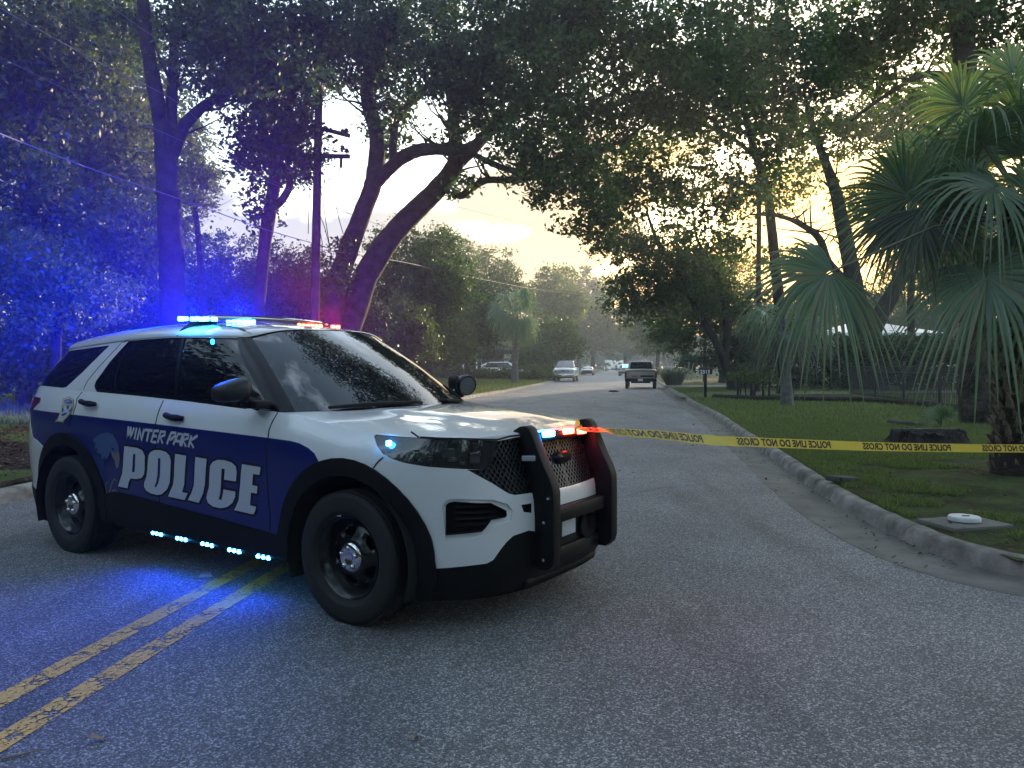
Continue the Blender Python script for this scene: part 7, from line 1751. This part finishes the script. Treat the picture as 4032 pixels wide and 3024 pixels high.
# ---- police tape
def tape():
    M = mat('yellow_tape', (.95, .76, .13), .35, spec=.5)
    t = M.node_tree; b = t.nodes['Principled BSDF']; tr = N(t, 'ShaderNodeBsdfTranslucent'); tr.inputs['Color'].default_value = (1, .8, .12, 1); ms = N(t, 'ShaderNodeMixShader'); ms.inputs[0].default_value = .6
    t.links.new(b.outputs[0], ms.inputs[1]); t.links.new(tr.outputs[0], ms.inputs[2]); t.links.new(ms.outputs[0], t.nodes['Material Output'].inputs['Surface'])
    a = c2w(carray(2278, 1686, 1, -.25)[None])[0]
    ctrl = [a, c2w(carray(2345, 1692, 0, 1.03)[None])[0]]
    d0 = float(a[1])
    for (px, py, d) in ((2440, 1702, d0 + .28), (2600, 1713, d0 + .55), (2800, 1733, d0 + .9), (3000, 1742, d0 + 1.2), (3400, 1757, d0 + 1.75), (3700, 1763, d0 + 2.1), (4032, 1766, d0 + 2.45), (4400, 1764, d0 + 2.8), (5200, 1752, d0 + 3.6), (6600, 1735, d0 + 5.0)):
        ctrl.append(at(px, py, d))
    C = catmull(ctrl, 24); arc = np.concatenate([[0], np.cumsum(np.linalg.norm(np.diff(C, axis=0), axis=1))])
    # roll of the ribbon along its length: twisted near the knot, upright further on
    roll = np.interp(arc, [0, .25, .5, .8, 1.2, 1.7, 2.3, 3.0, 9], [1.5, 1.32, 1.2, .95, .75, .45, .30, .12, .04])
    W = .076
    def frame(s_):
        p = np.array([np.interp(s_, arc, C[:, i]) for i in range(3)]); q = np.array([np.interp(s_ + .02, arc, C[:, i]) for i in range(3)]); d = q - p; d /= np.linalg.norm(d)
        up = np.array([0, 0, 1]) - d * d[2]; up /= np.linalg.norm(up); sd = np.cross(d, up); r = np.interp(s_, arc, roll)
        return p, up * math.cos(r) - sd * math.sin(r), d
    root = empty('police_tape', tuple(a)); tag(root, 'yellow police line tape tied to the push bumper and stretched to the right', 'barrier tape')
    V, Fs = [], []; ss = np.linspace(0, arc[-1], 420)
    for s_ in ss:
        p, u, d = frame(s_)
        for h in (-.5, -.17, .17, .5): V.append(p - a + u * W * h + np.cross(d, u) * (.003 * math.sin(s_ * 23 + h * 4)))
    Fs = [(i * 4 + j, i * 4 + j + 1, i * 4 + j + 5, i * 4 + j + 4) for i in range(len(ss) - 1) for j in range(3)]
    mesh_obj('ribbon', V, Fs, M, root, None, 60)
    TV, TF = text_mesh('POLICE LINE DO NOT CROSS', .076, .003, .18, .80, 1.02)
    xs = [v[0] for v in TV]; wT = max(xs) - min(xs)
    # the print faces away from the camera: it reads mirrored from here
    V, Fs = [], []
    # photo: centre of the whole legend in view lies near px 3383
    p3383 = min(ss, key=lambda s_: abs(w2px(frame(s_)[0][None])[0, 0] - 3310))
    s1_ = min(ss, key=lambda s_: abs(w2px(frame(s_)[0][None])[0, 0] - 3392)); s2_ = min(ss, key=lambda s_: abs(w2px(frame(s_)[0][None])[0, 0] - 3748)); s3_ = min(ss, key=lambda s_: abs(w2px(frame(s_)[0][None])[0, 0] - 3872))
    span = s2_ - s1_; gap = s3_ - s2_
    M_print = mat('tape_print', (.012, .012, .012), .5)
    for k in range(-6, 3):
        c0 = (s1_ + s2_) / 2 + k * (span + gap); kx = span / wT
        if c0 + span / 2 < .3 or c0 + span / 2 > arc[-1]: continue
        keep_ = [c0 - v[0] * kx > .06 for v in TV]
        V = []
        for v in TV:
            s_ = c0 - v[0] * kx; p, u, d = frame(s_); n_ = np.cross(d, u); tc_ = np.array([0, 0, CAM_H]) - p
            if n_ @ tc_ < 0: n_ = -n_
            V.append(p - a + u * (v[1] - .002) + n_ * .0035)
        mesh_obj('print', V, [f for f in TF if all(keep_[i] for i in f)], M_print, root)
    # knot round the top of the far upright, with a loose end standing up
    mb = MB(); kc = Vector((0, 0, 0))
    rr = random.Random(8)
    for k in range(3): mb.tube([(.018 * math.cos(t + k), .015 * math.sin(t + k), -.007 * k + .012 * math.sin(2 * t)) for t in np.linspace(0, 6.28, 14)], .006, 6)
    V = []
    for i, t in enumerate(np.linspace(0, 1, 8)): w = .007 + .005 * math.sin(t * 3); V += [(-.01 - w + .01 * t, .02, .01 + .05 * t), (-.01 + w * .6 + .012 * math.sin(t * 4), .0, .01 + .055 * t)]
    mb.add(V, [(2 * i, 2 * i + 1, 2 * i + 3, 2 * i + 2) for i in range(7)])
    mb.build('knot', M, root, 60)
tape()
# ---- small things on the road
q = ground(814, 2268); mb = MB(); mb.box((0, 0, .009), (.10, .10, .018), 0, None, .62); o = mb.build('road_reflector', mat('reflector_plastic', (.32, .28, .30), .3, coat=.5), None); o.location = (q[0], q[1], .004); o.rotation_euler = (0, 0, .2); tag(o, 'pale raised road reflector at the end of the yellow line', 'road reflector')
def leafobj(label, px, py, s_, rz):
    q = ground(px, py); V = []; n = 9
    for i in range(n):
        t = i / (n - 1); w = math.sin(math.pi * t) ** .8 * .24 * s_ * (1 if t < .5 else .9)
        V += [(s_ * (t - .5), -w, .012 * math.sin(t * 3 + 1) + .004 + abs(w) * .2), (s_ * (t - .5), 0, .012 * math.sin(t * 3 + 1)), (s_ * (t - .5), w, .012 * math.sin(t * 3 + 1) + .004 + abs(w) * .3)]
    o = mesh_obj('fallen_leaf', V, [(i * 3 + j, i * 3 + j + 3, i * 3 + j + 4, i * 3 + j + 1) for i in range(n - 1) for j in range(2)], M_dleaf, None, None, 60); o.location = (q[0], q[1], .008); o.rotation_euler = (0, 0, rz); tag(o, label, 'leaf')
M_dleaf = mat('dry_leaf', (.26, .17, .09), .7)
leafobj('dry tan leaf on the road near the bottom left beside the yellow lines', 378, 2922, .07, .4)
leafobj('small dry leaf on the road at the bottom centre', 1631, 2918, .06, 1.2)
q = ground(72, 2985); mb = MB(); mb.tube([(-.05, -.02, .005), (0, 0, .008), (.03, .03, .006), (.07, .04, .005)], [.004, .004, .003, .002], 5); mb.tube([(0, 0, .007), (-.005, .03, .006)], [.003, .001], 5); o = mb.build('twig', M_dleaf, None); o.location = (q[0], q[1], .003); tag(o, 'short dry twig on the road in the bottom left corner', 'twig')
q = ground(2150 + 980 / 3.687, 1350 + 712 / 3.687); mb = MB(); mb.rbox((0, 0, .04), (.45, .18, .09), .03, 0, Matrix.Rotation(.3, 3, 'Z')); mb.tube([(-.3, 0, .03), (.1, .05, .05), (.34, -.05, .02)], [.015, .03, .01], 6); o = mb.build('palm_frond_scrap', M_bark2, None); o.location = (q[0], q[1], 0); tag(o, 'dark scrap of palm frond lying in the road beyond the police car', 'debris')
# ============================================================ light of the lit lamps, and the haze
def lamp(name, p_car, col, power, spot=None, aim=None, size=.06, blend=1.0):
    d = bpy.data.lights.new(name, 'SPOT' if spot else 'POINT'); d.energy = power; d.color = col; d.shadow_soft_size = size
    if spot: d.spot_size = RAD(spot); d.spot_blend = blend
    o = bpy.data.objects.new(name, d); COL.objects.link(o); o.parent = suv; o.location = (p_car[0], -p_car[1], p_car[2])
    if aim is not None: o.rotation_euler = Vector((aim[0], -aim[1], aim[2])).to_track_quat('-Z', 'Y').to_euler()
    return o
BLUE, RED = (.0, .015, 1.0), (1.0, .0, .05)
# light bar: rear and far-side heads throw their beams up the street and into the trees
lamp('light_bar_beam', (LBX - .25, .42, 1.86), BLUE, 5600, 80, (-.9, -.15, -.06))
lamp('light_bar_beam', (LBX - .20, .10, 1.88), BLUE, 9000, 60, (-.84, -.53, -.03))
lamp('light_bar_beam', (LBX + .05, -.62, 1.86), RED, 1300, 46, (-.75, -.65, .02))
lamp('light_bar_beam', (LBX + .02, .74, 1.80), BLUE, 55, 150, (.15, 1, -.05))
lamp('light_bar_halo', (LBX - .10, .40, 1.95), BLUE, 1000, 150, (-.35, 0, 1))  # added spots above the bar that light the haze as a glow
lamp('light_bar_halo', (LBX - .08, -.45, 1.93), RED, 170, 150, (-.35, 0, 1))
# LEDs under the sill wash the road; LEDs in the grille
for s_ in SILL: lamp('sill_glow', (s_[0], s_[1] + .03, s_[2]), BLUE, 1.3, 150, (0, .55, -.8), .03)
for p, m_ in PBL: lamp('grille_glow', (p[0] + .05, p[1], p[2]), BLUE if m_ is M_blue else RED, .8, 150, (1, .1, .1), .03)
# evening haze
hz = MB(); hz.box((0, 150, 14.4), (900, 780, 31.0))
M_haze = bpy.data.materials.new('haze'); M_haze.use_nodes = True
t = M_haze.node_tree; t.nodes.clear(); ho = N(t, 'ShaderNodeOutputMaterial'); pv = N(t, 'ShaderNodeVolumePrincipled')
pv.inputs['Color'].default_value = (.92, .94, 1.0, 1); pv.inputs['Density'].default_value = HAZE; pv.inputs['Anisotropy'].default_value = .15
t.links.new(pv.outputs[0], ho.inputs['Volume'])
ob = hz.build('haze', M_haze, None, None); tag(ob, kind='stuff')
